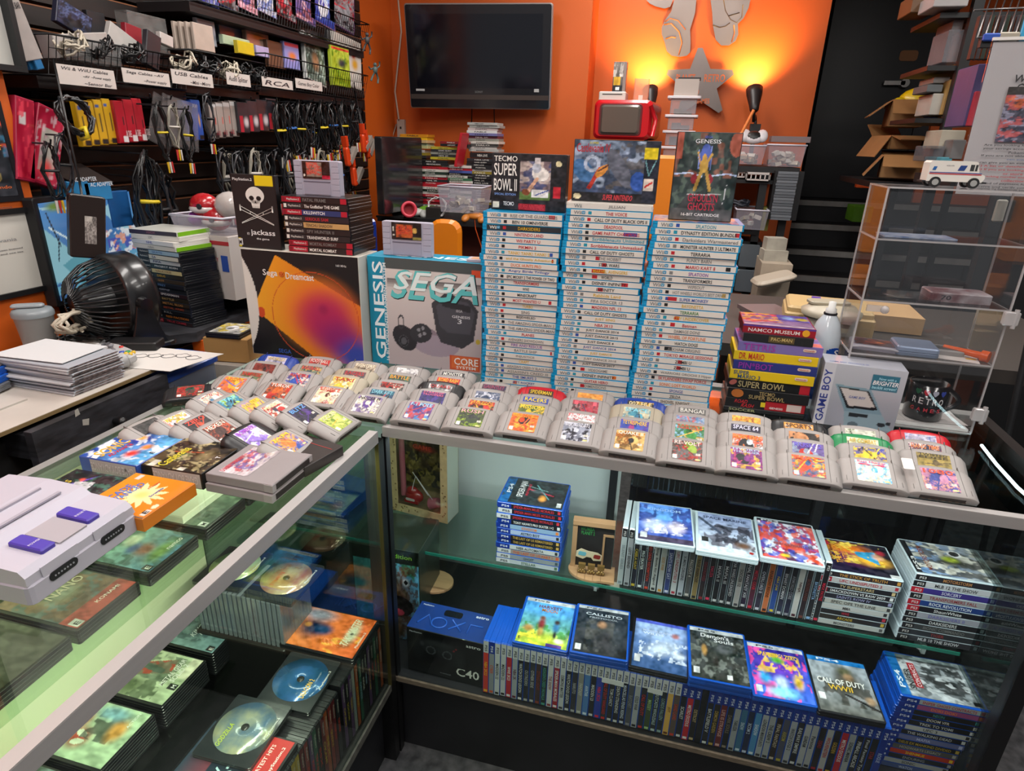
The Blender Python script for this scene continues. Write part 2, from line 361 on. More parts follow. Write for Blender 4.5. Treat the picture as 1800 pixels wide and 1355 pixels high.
# left case: front glass on the plane x=0, runs towards the shopper
LX0, LY0 = -.53, -1.75
t = thing('display_case', 'glass display case at lower left with green lit interior, console and boxes on its top', 'display case', Matrix(), 'glass display cases')
mb = MB().box(LX0, LY0, 0, -.03, -.004, ZD-.02).box(LX0, LY0, ZD-.02, 0, -.004, ZD); ob('base', mb, M('0C0C0F', .5, noise=.3, nscale=6, c2='15151A'), t)
ob('deck_edge', MB().box(-.002, LY0, ZD-.02, .003, -.03, ZD+.001), M('55534C', .5, noise=.4, nscale=60), t)
ob('front_glass', MB().box(-.005, LY0, ZD, 0, -.03, HC-.02), glassy('EEF4EC', .07, .01, 'lf'), t)
ob('top_glass', MB().box(LX0+.02, LY0, HC-.008, -.012, -.012, HC), glassy('EFF8EA', .05, .01, 'lt'), t)
ob('front_rail', MB().box(-.016, LY0, HC-.0005, .004, -.03, HC+.001).box(-.003, LY0, HC-.026, .0042, -.03, HC-.0004), ALU, t)
ob('end_post', MB().box(-.034, -.03, 0, .004, -.006, HC-.026), M('0B0B0C', .4), t)
ob('post_trim', MB().box(-.005, -.032, ZD, .0042, -.029, HC-.03), M('4B4321', .35, .5), t)
ob('end_panel', MB().box(LX0, -.010, ZD, -.034, -.006, HC-.03), glassy('BDD0C6', .1, .02, 'ep'), t)
ob('back_panel', MB().box(LX0, LY0, ZD, LX0+.008, -.012, HC-.03), M('DADCC0', .6), t)
ob('glass_shelf', MB().box(LX0+.01, LY0, .755, -.30, -.04, .762), glassy('EAF5EA', .04, .02, 'ls'), t)
ob('back_rail', MB().box(LX0, LY0, HC-.03, LX0+.02, -.012, HC+.001), M('B9BAB8', .35, .6), t)
ob('lower_shelf', MB().box(LX0+.01, LY0, .39, -.33, -.04, .397), glassy('EAF5EA', .04, .02, 'ls'), t)
# ================================================================== game cases
def casecol(h, r=.3): return M(h, r, coat=.25)
WBLUE, WWHITE, SBLUE, PCLEAR, DVDB = casecol('0091C4'), M('DAD4CB', .4), casecol('0A4FB4'), M('B9C6CC', .22, coat=.4), casecol('141519')
GREENC = casecol('79B51C')
_SH = {}
def shell(w, d, h, mat, key):
    """keep case lying flat: spine at y=0 along x, w = spine length"""
    k = (w, d, h, mat.name)
    if k not in _SH:
        m = MB(); pts = [(0.003, 0), (w-.003, 0), (w, .003), (w, d-.004), (w-.004, d), (.004, d), (0, d-.004), (0, .003)]
        m.prism(pts, 0, h*.48, .0006, both=True); m.prism(pts, h*.52, h, .0006, both=True)
        m.prism([(x*.996+w*.002, y*.99+.0008) for x, y in pts], h*.4, h*.6)
        _SH[k] = m.mesh('case_shell', [mat])
    return _SH[k]
def box_mesh(w, d, h, mat):
    k = (w, d, h, mat.name, 'b')
    if k not in _SH: _SH[k] = MB().prism([(0, 0), (w, 0), (w, d), (0, d)], 0, h, .0005, both=True).mesh('carton', [mat])
    return _SH[k]
_SP = {}
def spine(o, w, h, col, x0=.011, x1=None, d=0):
    x1 = w-.004 if x1 is None else x1; k = (w, h, col, x0, x1)
    if k not in _SP:
        _SP[k] = MB().add([(x0, -.0004, h*.07), (x1, -.0004, h*.07), (x1, -.0004, h*.93), (x0, -.0004, h*.93)], [(0, 1, 2, 3)]).mesh('spine_sheet', [M(col, .35, coat=.3)])
    return ob('spine_sheet', _SP[k], None, o)
def sfr(x, z): return FR((x, -.0006, z), (1, 0, 0), (0, 0, 1))
_LG = {}
def wii_logo(o, h, dark=False, u=True):
    k = (h, dark, u)
    if k not in _LG:
        m = MB(); text('Wii', .017, h*.55, sfr(.018, h*.22), None, mb=m)
        if u: m.prism(rr(.0075, h*.5, .0015, 2, .0395, h*.52), 0, .0004, 0, 1, FR((0, -.0005, 0), (1, 0, 0), (0, 0, 1))); text('U', .0035, h*.3, sfr(.0377, h*.38), None, mb=m, mi=2, lift=.0009)
        _LG[k] = m.mesh('console_name', [M('E8E4DC' if dark else '77777A'), M('1187B5'), WHITE])
    return ob('console_name', _LG[k], None, o)
TC = {'k': '1A1A1C', 'r': 'B8202C', 'g': '7A7876', 'b': '2C4FA0', 'y': 'D3A81E', 'n': '3C7A3A', 'p': '7A3E9A', 'o': 'D66A1C', 'w': 'EDEAE4', 't': '1E8FA8', 'a': '5B4634'}
ROWC = {'k': 'black', 'r': 'red', 'g': 'grey', 'b': 'blue', 'y': 'yellow', 'n': 'green', 'p': 'purple', 'o': 'orange', 'w': 'white', 't': 'teal', 'a': 'brown'}
def wiiu(m, title, tc, label, group, seg=None, sp='DAD4CB', u=True, mat=WBLUE, T_=.0141):
    o = tag(ob('game_case', shell(.19, .135, T_, mat, 0), None, None, m), label, 'game case', group)
    spine(o, .19, T_, sp); wii_logo(o, T_, sp == '2C2C30', u)
    b = ob('rating_mark', MB().add([(.050, -.0006, T_*.25), (.0575, -.0006, T_*.25), (.0575, -.0006, T_*.75), (.050, -.0006, T_*.75)], [(0, 1, 2, 3)]), M(TC[random.choice('kkgrtb')]), o) if u else None
    if title:
        x = .112-.0026*len(title); wd = min(.115, .0052*len(title))
        text(title, wd, T_*.52, sfr(max(.066, x), T_*.22), M(TC[tc], .5), o, 'title_lettering')
    if seg:
        ob('publisher_mark', MB().add([(seg[0], -.0006, T_*.2), (seg[1], -.0006, T_*.2), (seg[1], -.0006, T_*.8), (seg[0], -.0006, T_*.8)], [(0, 1, 2, 3)]), M(TC[seg[2]]), o)
    return o
WL = [('RISE OF THE GUARDIANS', 'g', (.155, .17, 'r')), ('BEN 10 OMNIVERSE', 'k'), ('DARKSIDERS', 'y', None), ('NINTENDO LAND', 'r'), ('WII PARTY U', 'r'), ('PIKMIN 3', 'r'),
      ('TANK! TANK! TANK! 2', 'y', (.165, .172, 'b')), ('and the Ghostly Adventures', 'y', (.175, .179, 'r')), ('DUCK HUNTS PRO', 'o'), ('Angry Birds Trilogy', 'b'), ('EPIC MICKEY 2 THE POWER OF TWO', 'k'),
      ('TRANSFORMERS', 'r'), ('WWE', 'k'), ('MINECRAFT', 'k'), ('MOST WANTED U', 'r', (.165, .172, 'r')), ('TURBO', 'y'), ('SING', 'g'), ('BEJEWELED', 'k'), ('THE AMAZING SPIDER-MAN 2', 'g'), ('THE AMAZING SPIDER-MAN', 'g'),
      ('PLANES', 'r'), ('AVENGERS SHOWDOWN', 'g'), ('FIRE AND RESCUE', 'p'), ('BATTLE SHIP', 'g', (.174, .178, 'r')), ('INJUSTICE', 'g'), ('CRAFT', 'y'), ("ASSASSIN'S CREED IV BLACK FLAG", 'g'), ("ASSASSIN'S CREED III", 'g'), ('THE SMURFS 2', 'b'), ('JETT ROCKET', 'b', (.086, .095, 'o')), ('SKYLANDERS', 'g')]
WM = [('JILLIAN', 'g'), ('THE VOICE', 'r'), ('CALL OF DUTY BLACK OPS II', 'k'), ('DEADPOOL', 'r'), ('GAME PARTY CHAMPIONS', 'r', (.135, .165, 'b')), ('Scribblenauts Unlimited', 't'), ('Scribblenauts Unmasked', 'r'),
      ('CALL OF DUTY GHOSTS', 'k'), ('THE HOBBIT', 'g', (.08, .09, 'r')), ('STAR WARS', 'k', (.096, .106, 'r')), ('MARVEL AVENGERS', 'y', (.07, .10, 'r')), ('WORLD', 'k', (.078, .09, 'r')), ('DISNEY INFINITY', 'k', (.14, .155, 'r')), ('INFINITY', 'k', (.094, .106, 'r')),
      ('Rabbids Land', 'y'), ('FIFA SOCCER 13', 'g'), ('MADDEN NFL 13', 'r'), ('CALL OF DUTY GHOSTS', 'k'), ('JUST SING', 'y'), ('NBA 2K13', 'r', (.17, .178, 'r')), ('JUST DANCE 2016', 'k'), ('JUST DANCE 2015', 'k'), ('JUST DANCE 4', 'k'),
      ('JUST DANCE 2014', 'b'), ('JUST DANCE', 'y'), ('JUST DANCE 2018', 'g'), ('JUST DANCE 2017', 'k'), ('VIDEOGAME', 'g', (.07, .08, 'r')), ('DISNEY INFINITY', 'k', (.145, .155, 'o')), ('GUITAR HERO', 'r'), ('DIMENSIONS', 'g', (.075, .085, 'r')), ('PAPER', 'g'), ('TEKKEN', 'g')]
WR = [('SPLATOON', 't'), ('DYNASTY EDITION BUNDLE', 'k', (.178, .186, 'r')), ('Darksiders Warmastered', 'g'), ('MONSTER HUNTER 3 ULTIMATE', 'k'), ('TERRARIA', 'k'), ('FUNKY BARN', 'g'), ('MARIO KART 8', 'r', (.165, .175, 'k')), ('SPLATOON', 'p'), ('TRANSFORMERS', 'k'), ('WIPEOUT', 'g'),
      ("HOT WHEELS WORLD'S BEST DRIVER", 'g', (.172, .18, 'y')), ('SUPER MONKEY', 'b', (.055, .075, 'r')), ('BAYONETTA', 'y'), ('TERRARIA', 'n'), ('CITY UNDERCOVER', 'y', (.075, .086, 'r')), ('Batman', 'r', (.07, .08, 'r')), ('DAMAGE DONE', 'g'), ('WHEEL OF FORTUNE', 'o'), ('WATCH DOGS', 'k'), ('ARKHAM ORIGINS', 'g', (.068, .085, 'k')),
      ('TOKYO MIRAGE SESSIONS', 'r'), ('ZOMBI U', 'k', (.1, .11, 'r')), ('ZOMBI U', 'k', (.1, .11, 'r')), ('WARRIORS OROCHI 3 Hyper', 'g'), ('SKYLANDERS SWAP FORCE', 'r'), ('SONIC LOST WORLD', 'o'), ('SPONGE', 'b'), ('ZELDA', 'k'), ('SHOVEL KNIGHT', 'a'), ('TIP OF WAR', 'k')]
def tall(W, x, y, ztop, nm):
    n = len(W); rg = random.Random(n*7+int(x*100)); t = (ztop-HC-.0005)/n; T_ = t-.0004; lean = {'left': (.001, 0, -.0005), 'middle': (.004, -.002, 0), 'right': (.004, -.003, 0)}[nm]
    for i, e in enumerate(W):
        z = ztop-(i+1)*t; fx = i/n
        dx = {'left': -.004*sin(fx*7), 'middle': -.012*fx+.004, 'right': -.018*fx+.006}[nm]+rg.uniform(-.0035, .0035)
        sp = '2C2C30' if (nm == 'left' and i == 2) else 'DAD4CB'
        top_w = nm == 'middle' and i == 0
        lab = f"{'black' if sp != 'DAD4CB' else 'white'}-spined case with {ROWC[e[1]]} title, {nth(i)} from top of {nm} tall stack"
        wiiu(T(x+dx, y+rg.uniform(-.002, .003), z, R(1.9)+rg.uniform(-.012, .012)), e[0], e[1], lab, f'white-spined game cases in the {nm} tall stack', e[2] if len(e) > 2 else None, sp, not top_w, M('D9D5CC', .35) if top_w else WBLUE, round(T_, 5))
tall(WL, .1328, .296, HC+.4371, 'left')
tall(WM, .3234, .292, HC+.4671, 'middle')
tall(WR, .5162, .2854, HC+.4377, 'right')
# covers seen on the topmost cases
art(.176, .125, rart(5, ['3B6EA8', 'E8B070', 'D9542E', 'F0E0C8']), FR((.525, .288, HC+.4373), (1, .033, 0), (-.033, 1, 0)), None, 'x').name = 'cover_sheet'
_cov = bpy.data.objects['cover_sheet']; _top = [o for o in bpy.data.objects if o.get('label', '').endswith('first from top of right tall stack')][0]
_cov.parent = _top; _cov.matrix_basis = _top.matrix_basis.inverted() @ _cov.matrix_basis
# ---------------------------------------------------------------- boxed games standing on the stacks
def carton(name, label, cat, m, w, h, d, side, ops, items=(), group=None, mat=None, top=None, pm=None, kind='carton'):
    """upright printed box: front in the xz-plane at y=0, spans x 0..w, z 0..h, y 0..d"""
    o = tag(ob(name, box_mesh_up(w, h, d, side), None, None, m), label, cat, group)
    f = FR((0, 0, 0), (1, 0, 0), (0, 0, 1))
    if ops: art(w-.003, h-.003, ops, FR((.0015, -.0002, .0015), (1, 0, 0), (0, 0, 1)), o, 'front_print', pm or PRINT)
    for it in items: put(o, it, f)
    return o
def box_mesh_up(w, h, d, side):
    k = (w, h, d, side, 'u')
    if k not in _SH: _SH[k] = MB().prism([(0, 0), (w, 0), (w, d), (0, d)], 0, h, .001, both=True).mesh('carton', [M(side, .4, coat=.3)])
    return _SH[k]
def put(o, it, f=None, lift=.0009):
    """it = (text, x, y, w, h, colour[, italic[, rot]])"""
    s, x, y, w, h, c = it[:6]; m = T(x, y, 0, it[7] if len(it) > 7 else 0)
    return text(s, w, h, (f @ m) if f is not None else m, M(c, .5), o, 'lettering', lift=lift, italic=it[6] if len(it) > 6 else 0)
zt = HC+.4375
fb = [('bg', '1B1B20'), ('r', .03, .1, .38, .97, '17171C'), ('r', .385, .2, .80, .88, '7D6A70'), ('n', 'C9B9B0', 12, .5, 3, (.385, .5, .8, .88)), ('n', '3A4A78', 9, .55, 4, (.385, .3, .8, .88)), ('r', .385, .2, .8, .33, '5E7A3C'),
      ('e', .66, .66, .11, .13, 'E6E0DA', .5), ('e', .61, .77, .06, .09, 'B8BCC8'), ('l', .62, .58, .5, .35, .025, 'D8A88A'), ('e', .47, .33, .05, .06, '7A4022', .6), ('r', .55, .25, .78, .38, 'E8E4E0'), ('l', .6, .28, .78, .38, .01, '3050A0'),
      ('r', .38, .0, .74, .12, 'A01828'), ('r', .84, .25, .94, .45, 'C02030'), ('e', .9, .85, .04, .05, 'D8CDA0'), ('r', .02, .03, .1, .13, 'D8D4C0'), ('r', .58, .84, .66, .95, 'D8D0D0')]
carton('game_box', 'black boxed football game with tall white lettering standing on the left tall stack', 'game box', T(.140, .345, zt, R(-1)), .178, .126, .03, '1A1A1E', fb,
       [('TECMO', .006, .108, .056, .012, 'E8E4DC'), ('SUPER', .006, .077, .056, .027, 'EEEAE2'), ('BOWL II', .006, .043, .056, .027, 'EEEAE2'), ('SPECIAL EDITION', .008, .033, .052, .005, '7AA0E0'), ('SUPER NINTENDO', .07, .004, .06, .011, 'D03A44', .3), ('TECMO', .03, .01, .026, .009, 'E8E8E8')])
ct = [('g', '1E3560', '7A8AA0'), ('n', '2E3A50', 8, .5, 1), ('n', 'A8B8D0', 6, .62, 2), ('n', '55504E', 10, .52, 5, (.4, .2, .85, 1)), ('e', .12, .5, .12, .2, '3D6A9A', .4), ('o', .22, .62, .1, .14, 'A8B4C8', .6), ('l', .32, .55, .2, .22, .025, 'B03020'), ('e', .34, .5, .05, .12, 'D08A3A', -.5),
      ('l', .3, .5, .55, .72, .012, '5A3020'), ('e', .55, .55, .1, .35, '5E6270', .4), ('e', .78, .35, .09, .16, '2E56A8'), ('r', 0, 0, 1, .14, '16161C'), ('r', .84, .0, 1, 1, '1B2030'), ('r', .83, .72, .98, .9, 'E0C818'), ('r', .85, .2, .96, .4, 'DCD0C4'), ('l', .87, .27, .94, .34, .015, 'C03028'), ('l', .85, .7, .9, .45, .006, '7AB0B8'), ('l', .97, .7, .9, .45, .006, '7AB0B8'), ('e', .06, .07, .045, .05, 'D8CFA8')]
carton('game_box', 'shrink-wrapped blue and grey boxed action game standing on the middle tall stack', 'game box', T(.334, .33, HC+.4676, R(1)), .187, .130, .032, '23242A', ct,
       [('Castlevania IV', .006, .104, .074, .018, 'B02430'), ('SUPER', .034, .121, .02, .004, 'D8C840'), ('SUPER NINTENDO', .07, .004, .066, .012, 'D03A44', .3)])
gg = [('g', '2A3A3C', '34403E'), ('n', '56685E', 9, .55, 1), ('n', '1E2A2C', 7, .52, 8), ('n', '8A5A4A', 6, .66, 9, (0, .5, 1, 1)), ('r', .0, .7, .1, 1, 'B05A48'), ('e', .95, .88, .12, .14, 'A85A48'), ('l', .0, .53, .25, .55, .008, 'B8CCF0'), ('l', .25, .55, .45, .51, .008, 'C8D8F8'), ('l', .6, .52, .85, .55, .008, 'B8CCF0'), ('l', .85, .55, 1, .53, .008, 'B8CCF0'),
      ('l', .36, .8, .38, .6, .01, '8AA0E8'), ('l', .55, .85, .57, .6, .01, '8AA0E8'), ('e', .47, .72, .09, .16, '4A60B0'), ('e', .33, .48, .05, .06, '8A2030'), ('e', .58, .48, .05, .06, '8A2030'), ('l', .45, .62, .36, .36, .025, 'B89448'), ('l', .5, .6, .6, .36, .025, 'B89448'), ('e', .46, .63, .07, .08, 'D0A850'), ('e', .46, .72, .035, .05, 'C89C48'), ('l', .5, .66, .57, .76, .018, 'C8A050'), ('l', .42, .62, .35, .78, .01, 'D0A050'),
      ('r', 0, 0, 1, .13, '55585A'), ('p', [(.1, .13), (.9, .13), (.75, .3), (.25, .3)], '3A3E40'), ('l', .25, .3, .8, .31, .006, 'C8CCD0'), ('l', .84, .2, .86, .42, .006, 'D8DCE0')]
carton('game_box', 'upright black-edged game case with golden knight and lightning, on the right tall stack', 'game box', T(.553, .325, HC+.438, R(3)), .132, .180, .024, '161618', gg,
       [('GENESIS', .038, .158, .052, .008, 'DDE0E4'), ('SEGA', .056, .168, .016, .005, '5A6AC0'), ("GHOULS'N", .036, .04, .062, .017, 'B83048'), ('GHOSTS', .038, .022, .056, .016, 'B83048'), ('16-BIT CARTRIDGE', .026, .010, .08, .006, 'E8E8E8')])
# ---------------------------------------------------------------- console cartons
def star(m): pass
dcx = P(436, 628, y=.335).x
dc = [('bg', '0E0E12')]
dc += [('p', [(.30, .97), (1.25, .42), (.78, -.15), (.05, .45)], 'E07A14'), ('m', 'E07A14', 'F2B41E', -1.4, .0, .8), ('b', .62, .45, .36, .36, 'F09A20', -.3), ('b', .66, .44, .34, .34, 'DC4A2A', -.3), ('b', .70, .40, .28, .30, 'B42458', -.3), ('b', .82, .22, .26, .22, '90206A', 0), ('b', .95, .08, .22, .2, '3848A8', 0), ('o', .60, .42, .38, .42, 'C84A20', .985), ('b', .68, .5, .05, .06, 'A01C50'), ('p', [(1.0, .58), (1.3, .4), (1.3, .9), (1.0, .9)], '0E0E12')]
dc += [('e', .12, .42, .035, .05, 'C84418'), ('r', .0, -.1, .05, 0, '000000'), ('e', -.52, .5, .62, .78, 'D8D4CC')]
dco = carton('console_box', 'large black and white console carton with orange console picture at left of counter', 'console box', T(-.563, .335, HC+.0005), .350, .299, .11, 'C9C4BA', dc,
       [('Sega', .062, .226, .045, .022, 'E6E2DC'), ('Dreamcast', .132, .226, .085, .018, 'E6E2DC'), ('SEGA', .085, .012, .04, .012, '2B56B0'), ('160 MHz', .285, .27, .03, .006, 'C8C8C8')])
ob('swirl_mark', MB().tube([(.119+.009*k/22*cos(k*.6), -.0009, .238+.009*k/22*sin(k*.6)) for k in range(23)], .0011, 4), M('C03A1A'), dco)
gx = -.208
gw = .318
gn = [('bg', 'D8CFCC'), ('g', 'B4A6AA', 'DAD2CC'), ('r', 0, 0, .155, 1, '0B86A6'), ('r', .155, .9, 1, 1, '4A5050'), ('e', .47, .28, .16, .1, '8A7A84', .2), ('e', .6, .22, .2, .1, 'A093A0')]
for i in range(5): gn.append(('r', .17, .80-.02*i, 1, .82-.02*i, ['6E6A6A', '86807E', 'A09A96', 'B8B2AE', 'CCC6C2'][i]))
gn += [('p', [(.60, .35), (.56, .62), (.68, .72), (.9, .68), (.97, .58), (.93, .3), (.83, .22), (.64, .26)], '3A3A40'), ('p', [(.63, .42), (.6, .6), (.7, .68), (.88, .65), (.94, .56), (.9, .36), (.7, .36)], '4A4A52'), ('p', [(.64, .66), (.9, .62), (.9, .56), (.66, .60)], '2A2A30'), ('e', .31, .27, .1, .13, '2C2C32', .6), ('e', .46, .33, .1, .09, '34343A', .4), ('e', .3, .24, .045, .055, '55555C'), ('o', .3, .24, .04, .05, '222228', .7),
       ('e', .44, .36, .016, .018, '8A8A90'), ('e', .48, .38, .016, .018, '8A8A90'), ('e', .45, .31, .016, .018, '8A8A90'), ('e', .49, .33, .016, .018, '8A8A90'), ('o', .28, .42, .03, .07, '3A3A40', .7),
       ('r', .72, .015, .985, .155, 'C9502A'), ('r', .73, .025, .975, .145, 'D86A38'), ('e', .97, .3, .02, .025, 'C8B040'), ('r', .91, .88, 1, .94, 'E0502A')]
gno = carton('console_box', 'white and teal console carton with big script logo beside the left tall stack', 'console box', T(gx, .375, HC+.0005, R(1)), gw, .298, .09, '1596B8', gn,
       [('16 BIT VIDEO ENTERTAINMENT SYSTEM', .052, .012, .27, .009, 'E4EEF0', 0, pi/2), ('GENESIS', .043, .015, .27, .030, 'E8EEF0', 0, pi/2), ('CORE', .240, .020, .068, .020, 'F0EEEA'), ('SYSTEM', .246, .009, .055, .008, 'F0EEEA'), ('GENESIS', .235, .15, .05, .007, 'D8D8DC'), ('3', .25, .135, .012, .013, 'D8D8DC'), ('SEGA', .246, .166, .018, .007, 'C0C0C4')])
f = FR((0, 0, 0), (1, 0, 0), (0, 0, 1))
text('SEGA', .245, .082, f @ T(.064, .186, 0), M('10181C', .5), gno, 'logo_outline', lift=.0006, italic=.3)
text('SEGA', .243, .079, f @ T(.063, .189, 0), M('5FC4C4', .4), gno, 'logo_lettering', lift=.0012, italic=.3); text('SEGA', .232, .050, f @ T(.072, .214, 0), M('E6F2F0', .4), gno, 'logo_highlight', lift=.0018, italic=.3)
text('GENESIS', .26, .032, FR((.06, .02, .2982), (1, 0, 0), (0, 1, 0)), M('E8EEF0'), gno, 'lettering', lift=.0006)
# ---------------------------------------------------------------- super cartridges on the cartons
def snes_cart(label, m, ops, items):
    t = thing('game_cartridge', label, 'game cartridge', m, 'large ribbed cartridges on the console cartons'); g = M('A7A3B2', .5)
    w, h, d = .136, .088, .02
    ob('shell', MB().prism(rr(w, h, .004, 2, w/2, h/2), 0, d, .0015, 0, FR((0, d, 0), (1, 0, 0), (0, 0, 1)), both=True), g, t)
    mb = MB()
    for s in (0, 1):
        for k in range(6): mb.prism(rr(.021, h/6-.0012, .001, 1, .0115 if not s else w-.0115, (k+.5)*h/6), 0, .0015, .0004, 0, FR((0, .0002, 0), (1, 0, 0), (0, 0, 1)))
    o = ob('side_ribs', mb, g, t); o['kind'] = 'stuff'
    ob('lower_recess', MB().box(.028, -.0008, .002, w-.028, .002, .033).box(.03, -.0016, .004, w-.03, .001, .005), M('9C98A8', .5), t)
    ob('recess_line', MB().box(.028, -.0012, .034, w-.028, .002, .037), M('6A6676', .6), t)
    L = art(.082, .043, ops, FR((.027, -.0012, .043), (1, 0, 0), (0, 0, 1)), t, 'cartridge_label', rad=.002, lift=.0006)
    f = FR((.027, -.0012, .043), (1, 0, 0), (0, 0, 1))
    for it in items: put(t, it, f)
    return t
snes_cart('bagged grey cartridge with black and red label standing on the left case pile', T(-.418, .40, HC+.2985+.1425, R(-3)), [('bg', '18181C'), ('r', .14, .1, .72, .95, '8A7E74'), ('n', 'C8483A', 8, .45, 3, (.14, .2, .72, .95)), ('r', .72, 0, 1, .22, 'B82040'), ('e', .06, .2, .035, .07, 'D8D4C8')], [('STAR', .014, .025, .034, .011, 'D86050', .3), ('FOX', .018, .012, .03, .011, 'D86050', .3)])
snes_cart('grey ribbed cartridge with black and orange label standing on the teal carton', T(gx+.035, .40, HC+.2992, R(2)), [('bg', '1C1A1C'), ('r', .16, .12, .70, .9, '7A3A28'), ('n', 'C8602A', 7, .5, 4, (.16, .12, .7, .9)), ('e', .78, .55, .08, .16, 'C8A050'), ('r', .72, 0, 1, .14, '8A8040'), ('e', .06, .25, .035, .07, 'D8D4C8'), ('r', .04, .5, .09, .75, 'D8D4C8')], [('KILLER', .014, .024, .042, .011, 'D83828', .25), ('INSTINCT', .014, .013, .044, .009, 'D83828', .25)])
one('game_cartridge', MB().prism(rr(.06, .045, .004, 2), 0, .007, .001).prism(rr(.04, .03, .002, 1), .007, .0075, 0, 1), [M('B5AAB4'), M('C89870')], 'small flat grey cartridge lying on top of the teal carton', 'game cartridge', T(gx+.30, .41, HC+.2992, .1))
# ---------------------------------------------------------------- black and red pile on the white carton
PILE = [('FATAL FRAME', 'r', '1A1A1E', 'g'), ('The Godfather THE GAME', 'w', '1C1C20', 'w'), ('KILLSWITCH', 'r', '24386A', 'w'), ('SERIOUS SAM', 'w', '22222A', 'r'), ('TENCHU SHADOW', 'w', 'C49A62', 'a'), ('SPY HUNTER II', 'w', '1A1A1E', 'g'), ('TRANSWORLD SURF', 'w', '202024', 'w'), ('MORTAL KOMBAT', 'r', '3A1418', 'g'), ('MORTAL KOMBAT', 'r', '1E1416', 'w')]
def ps2case(m, e, label, group, T_=.0157):
    o = tag(ob('dvd_case', shell(.19, .135, T_, DVDB, 0), None, None, m), label, 'game case', group)
    spine(o, .19, T_, e[2], .002, .188)
    hd = 'A81830' if e[1] == 'r' else '2A2A2E'
    ob('console_band', MB().add([(.003, -.0006, T_*.08), (.058, -.0006, T_*.08), (.058, -.0006, T_*.92), (.003, -.0006, T_*.92)], [(0, 1, 2, 3)]), M(hd, .35), o)
    ob('price_mark', MB().add([(.005, -.0009, T_*.2), (.013, -.0009, T_*.2), (.013, -.0009, T_*.8), (.005, -.0009, T_*.8)], [(0, 1, 2, 3)]), M('D8D4CC' if e[1] == 'w' else '801020'), o)
    text('PlayStation.2', .036, T_*.42, sfr(.018, T_*.28), M('D8D4CC'), o, 'console_name', lift=.0009)
    text(e[0], min(.1, .006*len(e[0])), T_*.5, sfr(.064, T_*.25), M(TC[e[3]]), o, 'title_lettering')
    if e[1] == 'r': ob('end_mark', MB().add([(.17, -.0006, T_*.08), (.187, -.0006, T_*.08), (.187, -.0006, T_*.92), (.17, -.0006, T_*.92)], [(0, 1, 2, 3)]), M('B01C30', .35), o)
    return o
px = P(507, 460, y=.345).x
for i, e in enumerate(PILE):
    z = HC+.3+(8-i)*.0158
    ps2case(T(px-.004*(8-i)/8+[0, .002, -.001, .001, 0, .002, 0, .006, .004][i], .345, z, R(.5)), e, f'black game case with {"red" if e[1]=="r" else "black"} end band, {nth(i)} in pile on white carton', 'game cases piled on the white console carton')
jk = [('bg', '17171A'), ('r', 0, .0, .06, .13, 'C8B820'), ('r', 0, .03, .1, .12, 'D8D8D8'), ('r', .55, .86, .97, 1, 'E0C414')]
jo = carton('game_case', 'upright black game case with white skull and crossed crutches, yellow price sticker', 'game case', T(-.578, .352, HC+.3, R(-2)), .135, .19, .015, '111114', jk,
            [('PlayStation.2', .006, .172, .06, .009, 'E0E0E0'), ('jackass', .044, .032, .076, .018, 'E6E6E6'), ('the game', .06, .022, .04, .007, 'E6E6E6'), ('MTV', .032, .034, .008, .007, 'D0D0D0'), ('M', .003, .008, .008, .012, '101010')])
mb = MB(); f = FR((0, -.0008, 0), (1, 0, 0), (0, 0, 1))
mb.prism([(.07+.027*cos(a)*(1+.06*cos(2*a)), .138+.022*sin(a)) for a in np.linspace(0, 2*pi, 24)[:-1]], 0, .0003, 0, 0, f)
mb.prism([(.055, .126), (.085, .126), (.081, .106), (.059, .106)], 0, .0003, 0, 0, f)
for s in (-1, 1): mb.prism([(.07+s*.011+.0075*cos(a), .131+.006*sin(a)) for a in np.linspace(0, 2*pi, 12)[:-1]], .0003, .0006, 0, 1, f)
mb.prism([(.067, .119), (.073, .119), (.07, .125)], .0003, .0006, 0, 1, f)
for k in range(5): mb.box(.0608+k*.0042, -.0015, .106, .0612+k*.0042, -.0012, .112, 1)
ob('skull_print', mb, [M('DDD9D2'), M('121214')], jo)
mb = MB()
for s in (-1, 1):
    a = Vector((.07+s*.05, 0, .105)); b = Vector((.07-s*.05, 0, .065)); n = Vector((0, 0, 1)).cross(Vector((0, 1, 0)))
    for o2 in (-.0045, .0045): mb.tube([(a.x, -.0012, a.z+o2), (b.x, -.0012, b.z+o2*.2)], .0008, 4)
    mb.tube([(a.x, -.0012, a.z-.008), (a.x, -.0012, a.z+.008)], .0022, 4)
    for q in (.3, .5): c = a.lerp(b, q); mb.tube([(c.x, -.0012, c.z-.004), (c.x, -.0012, c.z+.004)], .0008, 4)
ob('crutches_print', mb, M('DDD9D2'), jo)
